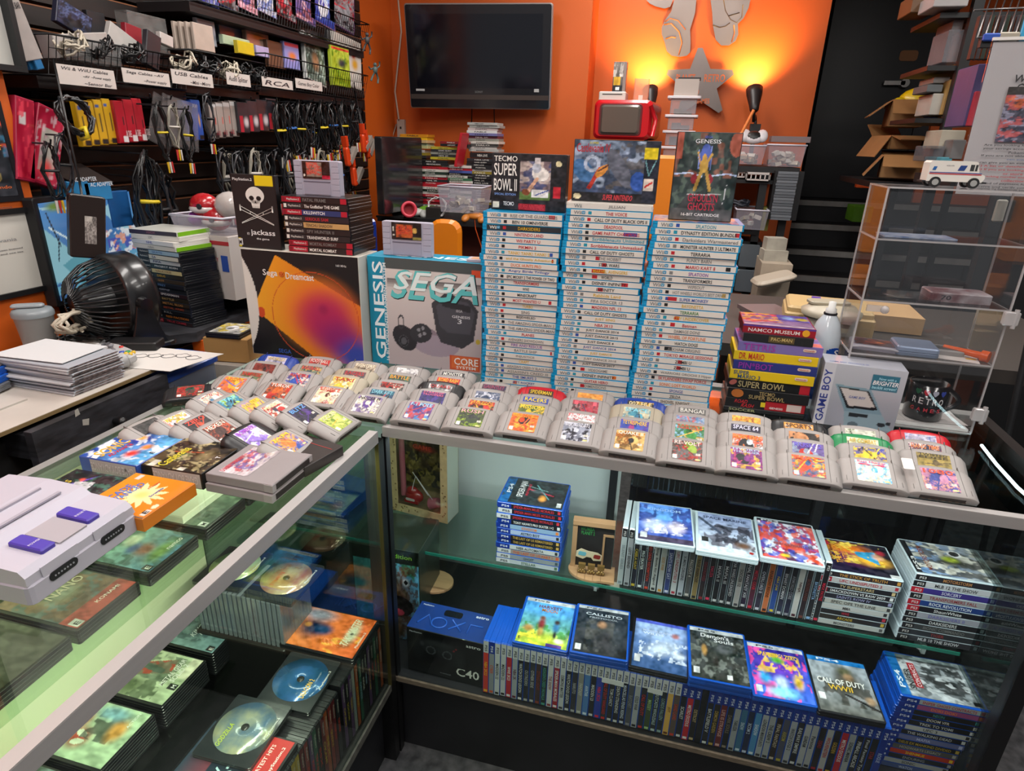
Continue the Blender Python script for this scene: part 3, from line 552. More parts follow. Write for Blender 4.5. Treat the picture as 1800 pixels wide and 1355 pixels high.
# ================================================================== rounded cartridges fanned out on the counter
CG = {'g': M('9C9794', .5, noise=.05, nscale=30), 'k': M('1F1F21', .4), 'b': M('1E3E96', .4), 'r': M('BE1626', .4), 'n': M('16814A', .4), 'y': M('A89F8C', .5)}
def cart_mesh(mat):
    w, h, d = .116, .0755, .0185; nx, ny = 15, 9; m = MB(); V = []; F = []
    xs = [-w/2+w*i/(nx-1) for i in range(nx)]
    for i, x in enumerate(xs):
        a = abs(x)/(w/2); top = h-.0095*a**2.2-(.004 if a > .97 else 0); side = max(0, (a-.66)/.34); zb = d*(1-.42*side**2.1)
        for j in range(ny):
            t = [0, .02, .2, .45, .7, .86, .93, .98, 1][j]; q = max(0, (t-.84)/.16)
            V.append((x, top*t, zb*(1-.45*q**2) if j else zb*.93))
    n = len(V)
    for i, x in enumerate(xs):
        a = abs(x)/(w/2); top = h-.0095*a**2.2-(.004 if a > .97 else 0)
        for j in range(ny): V.append((x*(.985), top*[0, .02, .2, .45, .7, .86, .93, .98, 1][j], .0004))
    for i in range(nx-1):
        for j in range(ny-1):
            p = i*ny+j; F.append((p, p+ny, p+ny+1, p+1)); F.append((n+p, n+p+1, n+p+ny+1, n+p+ny))
    for i in range(nx-1): p = i*ny; F.append((p, n+p, n+p+ny, p+ny)); p += ny-1; F.append((p, p+ny, n+p+ny, n+p))
    for j in range(ny-1): F.append((j, j+1, n+j+1, n+j)); p = (nx-1)*ny+j; F.append((p, n+p, n+p+1, p+1))
    m.add(V, F, 0, None, True)
    return m.mesh('shell', [mat])
CM = {k: cart_mesh(v) for k, v in CG.items()}
_gm = MB()
for s in (-1, 1):
    _gm.box(s*.0365-.0005, .004, .0150, s*.0365+.0005, .072, .01875); _gm.box(s*.047-.0003, .008, .0150, s*.047+.0003, .019, .0176)
GM = {k: _gm.mesh('groove_lines', [M({'g': '6E6A68', 'k': '08080A', 'b': '142A6A', 'r': '7A0C16', 'n': '0C5A32', 'y': '7E7768'}[k], .6)]) for k in CG}
SLOT = MB().box(-.037, -.0006, .0025, .037, .003, .0115).mesh('connector_slot', [M('241A16', .6)])
TABS = MB(); [TABS.box(-.033+k*.011, -.001, .0028, -.0275+k*.011, .002, .0052) for k in range(7)]; TABS = TABS.mesh('contact_tabs', [M('574438', .5)])
def cart(m, c, pal, seed, title, tcol, label, grp, ops=None, tb=None):
    t = thing('game_cartridge', label, 'game cartridge', m, grp)
    ob('shell', CM[c], None, t); ob('groove_lines', GM[c], None, t); o = ob('connector_slot', SLOT, None, t); ob('contact_tabs', TABS, None, o)
    o = ops or ([('g', pal[0], pal[1 % len(pal)])]+rart(seed, pal, 4)[1:])
    o = list(o)+[('e', .87, .07, .09, .045, 'D2CC8A'), ('r', .04, .03, .19, .2, 'E4E0D4'), ('r', .80, .26, .94, .36, 'E4E0D4')]
    f = T(-.029, .0095, .0186)
    L = art(.058, .058, o, f, t, 'cartridge_label', PRINT, rad=.0035, cell=.0014, curve=lambda X, Y: -.0036*np.clip((Y-.048)/.01, 0, 1)**2)
    f2 = T(-.029, .0095, .0193)
    if title:
        tb = tb or (.07, .68, .86, .22)
        ls = [q for q in title.split('|') if q]; hh = tb[3]/len(ls)
        for i, s in enumerate(ls): text(s, .058*tb[2], .058*hh*.8, f2 @ T(.058*tb[0], .058*(tb[1]+(len(ls)-1-i)*hh), 0), M(tcol, .5), t, 'title_lettering')
    return t
LOOK = []
def col(name, base, rows, yaw=0, first=22, tilts=(30, 33, 34, 34)):
    """rows front to back: (u, v of the label's top edge centre, shell, palette, title, colour, look words)"""
    n = len(rows)
    for i, (u, v, c, pal, title, tc, look) in enumerate(rows):
        th = R(first if i == 0 else tilts[min(i-1, 3)]); yy, zz = .067, .0186
        dy = yy*cos(th)-zz*sin(th); dz = yy*sin(th)+zz*cos(th)
        p = P(u, v, z=HC+dz); r = yaw+random.uniform(-.02, .02)
        x = p.x+sin(r)*dy; y = p.y-cos(r)*dy
        if i == 0 and base: q = P(base[0], base[1], z=HC); x = (x+q.x)/2
        where = 'frontmost in' if i == 0 else ORD[i]+' back in'
        cart(T(x, y+(0 if i else 0), HC+.0012, r) @ Matrix.Rotation(th, 4, 'X'), c, pal, hash((u, v)) % 9999, title, tc, f'{dict(g="grey",k="black",b="blue",r="red",n="green",y="yellowed grey")[c]} cartridge with {look} label, {where} {name} row', f'rounded cartridges in the {name} row')
B_, R_, Y_, K_, W_ = '2A4FA8', 'B82A24', 'D8B030', '18181C', 'E8E2D4'
G1, O_, P_, S_ = '4E6A3A', 'D8702A', '5A3A8A', '8AB8D8'
cols = [
 ('first', (404, 698), [(423, 662, 'g', [B_, '2F62C8', 'D8A83A', O_], 'TOY|STORY 2', 'E8C830', 'blue and yellow'), (447, 652, 'g', ['C8B8A0', '8A3A2A', '5A6A4A', R_], 'RAMPAGE', 'B83028', 'tan and red'), (470, 637, 'g', ['3A1A18', '7A2A20', 'A85A40'], '', 'FFFFFF', 'dark red portrait'), (490, 625, 'b', ['A8A8C8', 'C0BCD0', '8A8AA8'], 'WORLD', 'C8B048', 'pale lilac')], 0),
 ('second', (491, 706), [(503, 673, 'g', ['3A3A44', 'C8602A', R_, '2A3A5A'], 'TUROK', 'E8E0D8', 'orange and red'), (531, 654, 'g', ['D8D0C0', '2A3A7A', B_, 'C03030'], 'ALL STAR', 'B82A24', 'white and navy'), (551, 641, 'g', ['5A7A6A', '3A4A50', 'C0A060'], 'BASEBALL', 'C84038', 'green and grey'), (566, 629, 'g', ['C8C0B0', R_, '8A2A20'], 'FOOTBALL', 'E0D8D0', 'red and white')], 0),
 ('third', (580, 712), [(588, 680, 'g', [W_, 'E8D8B0', R_, '5A2A20'], 'READY 2|RUMBLE', 'C8402A', 'red glove'), (609, 661, 'y', ['E0D8B0', Y_, K_, 'D8C040'], 'TAXI', 'B02A20', 'cream and yellow'), (627, 650, 'y', ['B8B0A8', R_, '4A4A50'], 'RACERS', 'B82A30', 'grey and red'), (646, 637, 'g', ['C8BCA8', 'A89880', '6A5A4A'], 'FIGHTERS', 'E8E0C8', 'tan')], 0),
 ('fourth', (645, 733), [(657, 695, 'g', [W_, 'D8CCB8', P_, '3A2A5A'], 'NASCAR 99', '2A2A2A', 'purple car'), (676, 683, 'g', ['1E4A6A', '2A6A7A', R_, '142A4A'], 'DARK RIFT', '8AC8D8', 'teal and red'), (693, 670, 'g', [W_, 'D0C8B8', K_, R_], 'DINO|PARK', 'A83028', 'cream sketch'), (706, 657, 'g', ['C8502A', '2A6A5A', '3A2A20'], 'BATTLE', 'E0A030', 'orange and green'), (719, 645, 'g', [K_, '8A8A90', 'E0E0E0'], 'WCW NITRO', 'E0E0E0', 'black and silver')], 0),
 ('fifth', (730, 749), [(748, 706, 'g', ['4A8AC8', '3A2A7A', 'C8C0D8', R_], 'F-1 POLE', 'A8D8F0', 'blue and violet'), (765, 686, 'g', ['2A2A6A', '3A2A7A', '1A1A4A'], 'STARSHIP|TROOPERS', 'D86A8A', 'deep blue'), (777, 673, 'k', ['8A8A8A', K_, R_, 'D8D8D8'], 'QUAKE', 'B02A30', 'black and white'), (791, 662, 'g', [R_, 'C8281E', 'D83A20'], 'ROAD RASH', 'E8C030', 'red and yellow'), (799, 652, 'g', [K_, '222226', '1A1A1A'], 'MONSTER', 'E8E8E0', 'white on black')], 0),
 ('sixth', (822, 764), [(834, 717, 'g', [K_, '2A3A1A', '8AA81A', '18181C'], 'RUSH|', 'D8A0A8', 'black and lime'), (850, 702, 'g', ['1A1A1A', '2A1A16', R_, Y_], 'WAR GODS', 'E0902A', 'black, red and gold'), (860, 686, 'g', ['2A3A5A', '3A4A6A', 'C8CCD8'], '', 'FFFFFF', 'navy emblem'), (871, 674, 'g', ['4A2A3A', '2A2A4A', '7A4A5A'], 'GAUNTLET', '9A3A5A', 'dark plum')], 0),
 ('seventh', (914, 778), [(924, 725, 'g', ['C8401A', 'D8602A', K_, Y_], 'DUKE|NUKEM', 'E0902A', 'red and orange'), (937, 709, 'g', ['2A2A1A', Y_, 'D8C020', G1], 'MISSION|', 'E8D040', 'black and yellow'), (944, 696, 'g', [B_, '3A4A9A', '8A3A6A'], 'RACERS', 'E8D030', 'blue and yellow'), (953, 683, 'r', ['3A2A22', '2A1A18', '4A3020'], 'SPIDERMAN', 'E0C028', 'yellow on black')], 0),
 ('eighth', (1004, 794), [(1020, 741, 'g', ['3A3A4A', '1A1A24', '8A90A0', 'C8CCD8'], 'ROGUE|SQUADRON', 'D8D8E0', 'dark grey starfield'), (1024, 725, 'g', ['C8C8D0', R_, '2A3A6A', 'E0E0E0'], 'INDY RACING', 'F0F0F0', 'white and red racing car'), (1031, 702, 'g', [K_, 'C8A8A8', '3A3A5A', 'A83040'], 'F1', 'E06070', 'black and pink'), (1039, 689, 'g', ['D88A3A', 'E8A048', 'C86A2A'], '', 'FFFFFF', 'orange')], 0),
 ('ninth', (1103, 808), [(1109, 755, 'g', ['6A4A1A', 'B86A1E', K_, 'D8B068'], 'QUAKE II', 'F0E8D8', 'brown and gold'), (1117, 736, 'g', ['5A3A9A', '3A3A8A', 'A83A7A', B_], 'TETRISPHERE', 'E8C030', 'purple and yellow'), (1121, 714, 'y', ['2A6A8A', '4A9AB0', 'C8C0A0', '3A3A3A'], 'SPACE', '8AD0E0', 'teal and cream'), (1127, 703, 'b', ['2A2A30', '1A1A20', 'C8A040'], '007 FILE', 'E8D8A8', 'gold on black')], 0),
 ('tenth', (1203, 822), [(1210, 772, 'g', ['6A6A6A', '4A3A30', R_, '8AA83A'], 'RE-VOLT', 'F0D8D0', 'grey and red'), (1213, 744, 'g', [S_, '3A8A3A', '2A6A2A', 'D8B048'], "SARGE'S|HEROES", 'D83A28', 'sky blue and green'), (1214, 729, 'g', ['4A7AA8', 'C85A4A', '8AA8C0'], '', 'FFFFFF', 'blue and red'), (1217, 715, 'g', ['5A5A58', '6A6A68', '4A4A48'], 'BANGAI', 'D8D8D0', 'grey')], 0),
 ('eleventh', (1308, 840), [(1312, 786, 'g', ['7A2A7A', K_, 'B83A6A', Y_], 'HYDRO|THUNDER', 'B8C8F0', 'magenta and black'), (1314, 761, 'g', ['C8D8E0', O_, 'D83A1A', K_], 'WAVE RACE', 'E88A20', 'white and orange'), (1311, 744, 'g', ['1A1A30', '22223A', '14142A'], 'SPACE 64', 'D8D8F0', 'midnight blue'), (1312, 729, 'g', [Y_, O_, 'E8B040', '8A3A1A'], '', 'FFFFFF', 'yellow and orange')], 0),
 ('twelfth', (1418, 856), [(1420, 799, 'g', ['3A5A8A', Y_, 'E0C020', 'D84A2A'], 'MRC', 'E86030', 'blue and yellow car'), (1419, 775, 'g', ['8A9AB0', P_, R_, 'E0D8D8'], 'RUSH 2', '6A5AC8', 'silver and violet'), (1413, 757, 'g', [K_, '1E1814', 'C88A5A'], '', 'FFFFFF', 'two figure'), (1403, 741, 'k', ['D8902A', 'C8C0B0', 'E0A838'], 'SPORTS', '4A2A1A', 'orange and cream')], 0),
 ('thirteenth', (1532, 870), [(1534, 808, 'g', ['5AB0E0', 'A8D8F0', 'E8E4C8'], 'Bass Hunter|64', 'E84A7A', 'sky blue and cream'), (1527, 783, 'g', [Y_, '2A3A9A', K_, 'E8D030'], '', 'FFFFFF', 'yellow and blue'), (1515, 767, 'n', ['C8D8A8', 'D8D8B8', 'A8B888'], 'AIR COMBAT', 'C8A838', 'pale green'), (1511, 752, 'g', ['D8D4C8', 'C8C8B8', '4A5A3A'], '', 'FFFFFF', 'white insect')], 0),
 ('last', (1650, 883), [(1649, 822, 'g', ['B87A9A', '2A3A8A', 'E8A080', '3A4A9A'], '1080', 'D8482A', 'pink and dark blue sunset'), (1638, 794, 'g', ['8A7A3A', 'A8903A', '5A4A22'], 'TWISTED|EDGE', '2A2010', 'olive gold'), (1624, 777, 'g', ['3A2A3A', R_, 'D8C8C8', '2A2A4A'], 'HANG TIME', 'E08A4A', 'two player'), (1616, 760, 'r', ['C8C8D8', '5A6A9A', 'A8A0B8'], '', 'FFFFFF', 'silver blue')], 0)]
for name, base, rows, yaw in cols: col(name, base, rows, yaw, 22)
one('price_sticker', MB().prism(rr(.02, .024, .002, 2), 0, .0004), M('E0DAD4'), 'blank white sticker on grey cartridge with olive gold label at right end', 'sticker', T(*P(1596, 815, z=HC+.052), .1) @ Matrix.Rotation(R(30), 4, 'X'))
# carts lying sideways on the left case, read from the shopper side
def side(u, v, c, pal, title, tc, label, tilt=11, rz=0, z0=0, grp='rounded cartridges laid sideways on the left case'):
    q = (Matrix.Rotation(pi/2+rz, 4, 'Z') @ Matrix.Rotation(R(3), 4, 'Y') @ Matrix.Rotation(R(tilt), 4, 'X'))
    off = q @ Vector((0, .0385, .0186)); zb = .0012-min((q @ Vector((x, 0, 0))).z for x in (-.057, .057))
    p = P(u, v, z=HC+z0+zb+off.z); m = Matrix.Translation((p.x-off.x, p.y-off.y, HC+z0+zb)) @ q
    cart(m, c, pal, hash((u, v)) % 9999, title, tc, label, grp)
side(377, 703, 'g', ['D8702A', W_, 'B82A24', '4A7A9A'], 'GEX 64', 'E8E0C8', 'grey cartridge with orange and white label, at far end of sideways fan', 26)
side(411, 709, 'g', [K_, '3A8AA8', 'A8C83A', G1], 'STAR', '8AD8E0', 'grey cartridge with teal and green label, second from far end of sideways fan', 26)
side(451, 715, 'g', ['7A5AC8', 'E0883A', Y_, P_], 'WINTER', 'E8D030', 'grey cartridge with violet and orange label in the sideways fan', 26)
side(488, 720, 'g', ['C86A3A', '3A3A4A', W_, R_], 'MARIO', 'E8D8A8', 'grey cartridge with orange and black label in the sideways fan', 26)
side(533, 726, 'g', ['1E1A2A', '4A2A7A', '241E3A'], 'BLITZ', '6AA8E8', 'grey cartridge with black and purple label in the sideways fan', 26)
side(588, 738, 'g', ['A8B84A', 'C8D068', '6A8A2A', Y_], 'SOCCER', 'E8E0B8', 'grey cartridge with yellow green football label beside the corner of the cases', 22)
side(319, 741, 'g', ['4A8AD8', Y_, 'C86A4A', 'D8E0E8'], 'RACING', 'E8C83A', 'grey cartridge with blue and orange label in the second sideways fan', 26)
side(354, 747, 'g', [K_, '241412', 'C8401E'], 'ZERO', 'D8402A', 'grey cartridge with black and red label in the second sideways fan', 26)
side(389, 756, 'g', ['5A2A1A', 'C8502A', '3A1A12'], 'HEXEN', 'E8E0D0', 'grey cartridge with brown and orange label in the second sideways fan', 26)
side(443, 764, 'k', ['8A6AC8', 'D8C8E8', '4A3A6A', W_], 'BOMBER', 'A84AC8', 'black cartridge with lilac and white label lying on the left case', 24)
side(268, 751, 'g', ['3A3836', '4A4644', '2A2826'], '', 'FFFFFF', 'grey cartridge with dark brown label, nearest the black drawer', 22)
side(505, 776, 'g', [B_, 'D8A03A', '2A4AA8', O_], 'JAM', 'E8C030', 'grey cartridge with blue and gold label partly under the black sleeve', 20)
cart(T(*P(335, 712, z=HC+.0012), R(35)) @ Matrix.Rotation(R(8), 4, 'X'), 'k', ['4A3A3A', R_, '2A4A3A'], 3, '', 'FFFFFF', 'dark cartridge half hidden behind the sideways fan near the drawer', 'rounded cartridges laid sideways on the left case')
# ================================================================== inside the right display case
SZ = .545+.0005
def band_case(m, title, col, tcol, plat, label, group, T_=.0143, upright=False, mat=SBLUE, top=None, w=.17, d=.135, wtag=False):
    """keep case with a platform block at the left of its spine"""
    o = tag(ob('bluray_case', shell(w, d, T_, mat, 0), None, None, m), label, 'game case', group)
    spine(o, w, T_, col, .003, w-.003)
    pc, pt = {'5': ('C9C9CC', '3A3A3E'), '4': ('14318A', 'D8DCE8'), '3': ('1C1A1E', 'D0CCC8'), 'r': ('A81C2C', 'E0C8C8'), 'n': (col, col)}[plat]
    q = .038 if plat in '54' else .026
    if plat != 'n':
        ob('platform_band', MB().add([(.002, -.0006, T_*.06), (q, -.0006, T_*.06), (q, -.0006, T_*.94), (.002, -.0006, T_*.94)], [(0, 1, 2, 3)]), M(pc, .35), o)
        text('PS'+(plat if plat != 'r' else '3'), q*.5, T_*.42, sfr(q*.36, T_*.3), M(pt), o, 'platform_name', lift=.0009)
    if title:
        wd = min(w-q-.028, .0055*len(title)); x = q+.006+max(0, (w-q-.03-wd)*.4)
        text(title, wd, T_*.52, sfr(x, T_*.24), M(tcol), o, 'title_lettering')
    ob('rating_square', MB().add([(w-.013, -.0006, T_*.2), (w-.006, -.0006, T_*.2), (w-.006, -.0006, T_*.8), (w-.013, -.0006, T_*.8)], [(0, 1, 2, 3)]), M(tcol), o)
    if wtag: ob('price_tag', MB().prism(rr(.014, T_*1.5, .001, 1), 0, .0006, 0, 0, sfr(q+.004, T_*.5)), M('D8D8D8'), o)
    if top: face(o, w, d, T_, top[0], top[1], top[2] if len(top) > 2 else None)
    return o
def face(o, w, d, T_, ops, items=(), band=None, name='cover_art'):
    """cover print on the top of a flat case whose spine is along x at y=0: picture reads with its left side on the spine"""
    # picture frame: x axis of the cover runs +y (away from spine), y axis runs -x
    f = FR((w-.004, .006, T_), (0, 1, 0), (-1, 0, 0))
    art(d-.010, w-.008, ops, f, o, name, lift=.0006)
    for it in items: put(o, it, f, .0013)
def flat(m, w, h, T_, mat, ops, items, label, group=None, cat='game case', under=None):
    """case lying on its back, cover up: cover x 0..w, y 0..h (top of the cover away)"""
    t = tag(ob('bluray_case', shell_plain(w, h, T_, mat), None, None, m), label, cat, group)
    art(w-.010, h-.010, ops, T(.006, .005, T_), t, 'cover_art', lift=.0006)
    for it in items: put(t, it, T(.006, .005, T_), .0013)
    return t
def shell_plain(w, h, T_, mat):
    k = (w, h, T_, mat.name, 'p')
    if k not in _SH:
        m = MB(); m.prism(rr(w, h, .004, 2, w/2, h/2), 0, T_*.47, .0006, both=True); m.prism(rr(w, h, .004, 2, w/2, h/2), T_*.53, T_, .0006, both=True); m.prism(rr(w-.001, h-.001, .004, 2, w/2, h/2), T_*.4, T_*.6)
        _SH[k] = m.mesh('case_shell', [mat])
    return _SH[k]
UP = lambda x, y, z, r=0: T(x, y, z, r) @ Matrix(((0, 0, 1, 0), (0, 1, 0, 0), (-1, 0, 0, .17), (0, 0, 0, 1)))
# (case stood upright: spine faces the shopper, platform band at the top)
# --- stack on the glass shelf
PS = [("SPIDER-MAN MILES MORALES", '1A1A1E', 'C03040', '4'), ("SPIDER-MAN MILES MORALES", '1A1A1E', 'C03040', '5'), ("SPIDER-MAN MILES MORALES", '1A1A1E', 'C03040', '5'), ("TONY HAWK'S PRO SKATER 1+2", '16161A', 'E0E0E0', '4'), ('KINGDOM', '8AA8C8', 'E0803A', '4'), ('ASTRO BOT', 'A8B8D8', '22222A', '4'), ('THE LAST OF US REMASTERED', '1E1C1C', 'C8A050', '4'), ('THE LAST OF US REMASTERED', '1C1A1A', 'C8A050', '4'), ('NIER AUTOMATA', 'C8C8C8', '2A2A2A', '4'), ('THE LAST OF US PART I', '9A8A80', 'C8583A', '5'), ('GHOST', '8A9098', '3A4A5A', '5'), ('STELLAR', 'B8BCC0', '4A6A4A', '5')]
for i, (ti, c, tc, pl) in enumerate(PS):
    top = None
    if i == 0: top = ([('g', '14161A', '1E2428'), ('r', 0, .86, 1, 1, '1667A8'), ('n', '2A3A3E', 8, .55, 2), ('l', .45, .2, .6, .6, .02, 'C8304A'), ('b', .3, .35, .14, .07, 'F0A040'), ('l', .3, .25, .8, .5, .012, '6AA8A8'), ('l', .6, .3, .75, .7, .01, '8AB8B8'), ('b', .55, .45, .08, .12, '5A6A70'), ('r', .05, .03, .2, .1, 'D8D8D8')],
                      [('PS4', .045, .142, .045, .011, 'E0E8F0'), ('SPIDER-MAN', .03, .108, .08, .017, 'E8E8E8'), ('MILES MORALES', .04, .096, .06, .007, 'C83048', .3)])
    band_case(T(.213+[0, .002, -.001, .001, -.002, 0, .001, .001, -.001, .002, .001, .0][i], .186+[0, .001, -.002, 0, .001, 0, -.001, .002, 0, .001, 0, 0][i], SZ+(11-i)*.0152, R(1.2)), ti, c, tc, pl, f'blue game case, {nth(i)} from top of stack before the pale panel', 'stack of blue cases on the glass shelf', .0147, top=top)
# --- upright row of PS3 cases on the shelf
P3 = [('SILENT SERIES', 'A8B0B0', '7A8488', '3'), ('LEFT BEHIND', '9A9C9E', '3A3A3E', '3'), ('CABELA HUNT', '1C1C20', 'B8A030', '3'), ('PRO SKATER', '1A1C22', 'D8E0D8', '3'), ('RED DEAD REDEMPTION', '2A1A1C', 'C0402A', 'r'), ('Viking: Battle for Asgard', 'B8B8B0', '2A2A2A', 'r'), ('GOD WAR', 'B4B4AC', 'B8801A', '3'), ('SAINTS ROW GAT', '2A3870', 'C8C8D8', '3'), ('UFC UNDISPUTED 3', 'C4C4C0', 'A82838', '3'), ('X-MEN ORIGINS', 'B4B8BC', '4A4A50', 'n'), ('FALLOUT 4', '5A5850', 'C8C0B8', '3'), ('RAGE ANARCHY', '8A7440', '1A1A1A', '3'),
      ('DISHONORED', '2A1E20', '8A2A30', 'r'), ('YAKUZA', '141418', 'D83858', 'r'), ('MAFIA II', '16161A', 'C8C8C8', '3'), ('MAFIA III', '16161A', 'C8C8C8', '3'), ('STAR WARS UNLEASHED', '24242A', 'C8C8C8', '3'), ('SOCCER 12', 'A8A49C', '3A3A3E', '3'), ('FINAL FANTASY XIII', '1A1618', 'D0D0D0', '3'), ('METAL GEAR', '501A20', 'D02838', '3'), ('OVERLORD II', '1C1A20', 'D0D0D8', 'r'), ('ANARCHY REIGNS', 'C86A1E', '3A1A10', '3'), ('NBA JAM', '1C4088', 'D8C030', '3'), ('BINARY DOMAIN', '1C1E24', 'C8C8C8', '3'), ('ARMORED CORE', '17171B', '8A8A90', '3'), ('NINJA', 'C0BDB4', '4A1A24', '3'), ('BORDERLANDS', '24181A', '6A3A30', 'n'), ('BAYONETTA', '1A1C20', '8AB0D8', '3'), ('MAX PAYNE', '16161A', 'C82840', '3')]
x0 = P(1082, 1040, z=SZ).x; x1 = P(1431, 1110, z=SZ).x; st = (x1-x0)/28
for i, (ti, c, tc, pl) in enumerate(P3):
    band_case(UP(x0+i*st, .180+random.uniform(-.001, .003), SZ, random.uniform(-.01, .01)), ti, c, tc, pl, f'clear-edged game case, {nth(i)} from left in the upright row on the glass shelf', 'upright clear cases on the glass shelf', min(.0132, st-.0003), mat=PCLEAR)
zt3 = SZ+.1705
def flats(uvs, z, group, mat, T_=.0140):
    for i, (bl, br, n, ops, items, label, cols, rz) in enumerate(uvs):
        a, b = P(*bl, z=z+T_*n), P(*br, z=z+T_*n); c = (a+b)/2; r = math.atan2(b.y-a.y, b.x-a.x)*.6+rz
        for k in range(n):
            zz = z+k*T_; m = T(c.x, c.y+(.002 if k < n-1 else 0), zz+.0002, r) @ T(-.0675, 0, 0)
            if k < n-1: tag(ob('bluray_case', shell_plain(.135, .17, T_-.0005, mat), None, None, m), 'blue game case directly under the '+label[:label.index(' lying')] if mat is SBLUE else 'clear game case directly under the '+label[:label.index(' lying')], 'game case', group)
            else: flat(m, .135, .17, T_-.0005, cols or mat, ops, items, label, group)
g3 = 'clear cases lying on the upright shelf row'
flats([((1116, 948), (1223, 962), 1, [('g', '3A4A98', '5A8AE8'), ('b', .5, .75, .6, .3, '6AA8F8'), ('n', '2A3A8A', 6, .5, 3), ('b', .3, .4, .25, .2, 'C8D0F0'), ('b', .7, .4, .2, .18, 'D8C8D8'), ('n', 'E8E0F0', 12, .58, 9, (.05, .2, .95, .55)), ('r', 0, 0, 1, .12, '3A3048'), ('r', .04, .05, .16, .18, 'D0D0D0')], [('KINGDOM', .02, .13, .08, .012, 'A8C8F8')], 'bright blue fantasy cover case lying on the upright row at its left end', None, 0),
       ((1224, 966), (1334, 985), 1, [('g', 'B8C0C8', '8A98C0'), ('n', '4A4450', 6, .5, 14, (.1, .15, 1, .75)), ('n', '2A2A34', 12, .55, 5, (.3, .25, .95, .7)), ('l', .02, .85, .4, .5, .03, '3A4458'), ('b', .8, .25, .2, .12, '5A4030'), ('e', .92, .1, .04, .03, 'B02820'), ('r', .05, .22, .17, .34, '202020')], [('SPACE MARINE', .012, .135, .10, .011, '2A3450')], 'pale cover case with armored soldiers lying on the upright row at its middle', None, 0),
       ((1337, 978), (1451, 998), 1, [('g', '5A2A4A', 'A8B0D8'), ('n', 'B02848', 7, .48, 21), ('n', 'E0E4F0', 9, .55, 22), ('n', '3A4AA8', 8, .56, 23), ('n', 'D8502A', 6, .62, 24), ('r', 0, .93, 1, 1, '2A2A34'), ('r', .05, .1, .17, .22, 'D8D8D8'), ('b', .4, .1, .1, .05, 'E8C030')], [('PS3', .01, .150, .04, .007, 'C8C8D0'), ('HEROES PHANTASIA', .03, .055, .085, .010, '6A4A5A')], 'red and blue busy cover case lying on the upright row at its right end', None, 0)], zt3, g3, PCLEAR)
# --- two flat stacks on the shelf
S1 = [('THE STICK OF TRUTH', '2A2226', 'C08A40', '3'), ('UFC UNDISPUTED 3', 'B8B4B4', 'A82838', 'r'), ('TV SUPERSTARS', '1E1E24', 'C8B080', '3'), ("SMACKDOWN VS RAW 2009", '26242A', 'E0E0E0', 'r'), ('SAINTS ROW IV', '24242E', '9A9AC0', '3'), ('SPEC OPS THE LINE', 'B8B8B0', '3A3A3A', '3'), ('MMA', 'BCBCB8', '2A2A2A', '3'), ('WWE', '1C1A1E', 'B83040', '3'), ('ARCADE', '2A2420', 'C8A83A', '3'), ('MONSTERS', 'B8B8B4', '5A5A5A', '3')]
S2 = [('MOTORSTORM', '26262C', 'B07A4A', '3'), ('MLB 12 THE SHOW', 'B8B8BC', '2A2A2A', '3'), ('SORCERY', '3A2E7A', 'C8C8D8', 'r'), ('TRANSFORMERS FALL', '9A9A9E', '8A2A30', '3'), ('ROCK REVOLUTION', '1E3A78', 'D8DCE4', 'r'), ('ShaunWhite', '1A1A20', 'D8D8D8', 'r'), ('DARKSIDERS II', '9A9AA4', '6A6AA8', '3'), ('DARKSIDERS', '1E1E22', 'D8D8D8', '3'), ('BIONIC COMMANDO', '3A3C3E', '7A7A78', '3'), ('TIGER', '2A2C30', '9A3A3A', '3'), ('MLB 10 THE SHOW', '2E2C32', 'D8D8DC', '3')]
sp_ = [('g', '1A1A24', '241A3A'), ('b', .55, .5, .35, .3, '7A2A6A'), ('b', .45, .3, .2, .3, 'F0B030'), ('b', .75, .55, .2, .35, 'E87A20'), ('p', [(.55, .45), (.35, .2), (.75, .2), (.68, .5)], '3A9AC8'), ('n', 'F0D050', 12, .6, 3, (.3, .1, 1, .8)), ('b', .6, .18, .12, .09, 'D8A080'), ('b', .75, .12, .09, .07, 'B83040'), ('r', 0, .9, 1, 1, '17171B'), ('r', .8, .8, .95, 1, 'C83040'), ('r', .0, .0, .1, .12, 'D0D0D0')]
mo_ = [('g', '8A8A88', '6A90C0'), ('n', '4A463E', 7, .5, 4), ('n', 'C8C4B8', 9, .56, 5), ('b', .5, .45, .2, .25, '3A3A30'), ('b', .55, .45, .1, .12, 'A8B840'), ('e', .75, .35, .1, .08, '2A2A2A'), ('o', .75, .35, .11, .09, 'C8C8C8', .7), ('r', 0, .92, 1, 1, '1C1C20'), ('r', .02, .02, .12, .12, 'D8D8D8')]
a = P(1418, 1095, z=SZ); b = P(1565, 1123, z=SZ)
for i, (ti, c, tc, pl) in enumerate(S1):
    band_case(T(b.x-.172+i*-.001+random.uniform(-.002, .002), .183, SZ+(9-i)*.0148, R(1)), ti, c, tc, pl, f'clear-edged game case, {nth(i)} from top of the flat stack beside the upright shelf row', 'flat stack next to the upright shelf row', .0143, mat=PCLEAR,
              top=(sp_, [('PS3', .01, .150, .05, .008, 'D0D0D0'), ('SOUTH PARK', .04, .130, .06, .011, 'E8A030'), ('THE STICK', .03, .112, .075, .014, 'E8A030'), ('OF TRUTH', .035, .096, .065, .012, 'E8A030')]) if i == 0 else None)
a = P(1573, 1123, z=SZ)
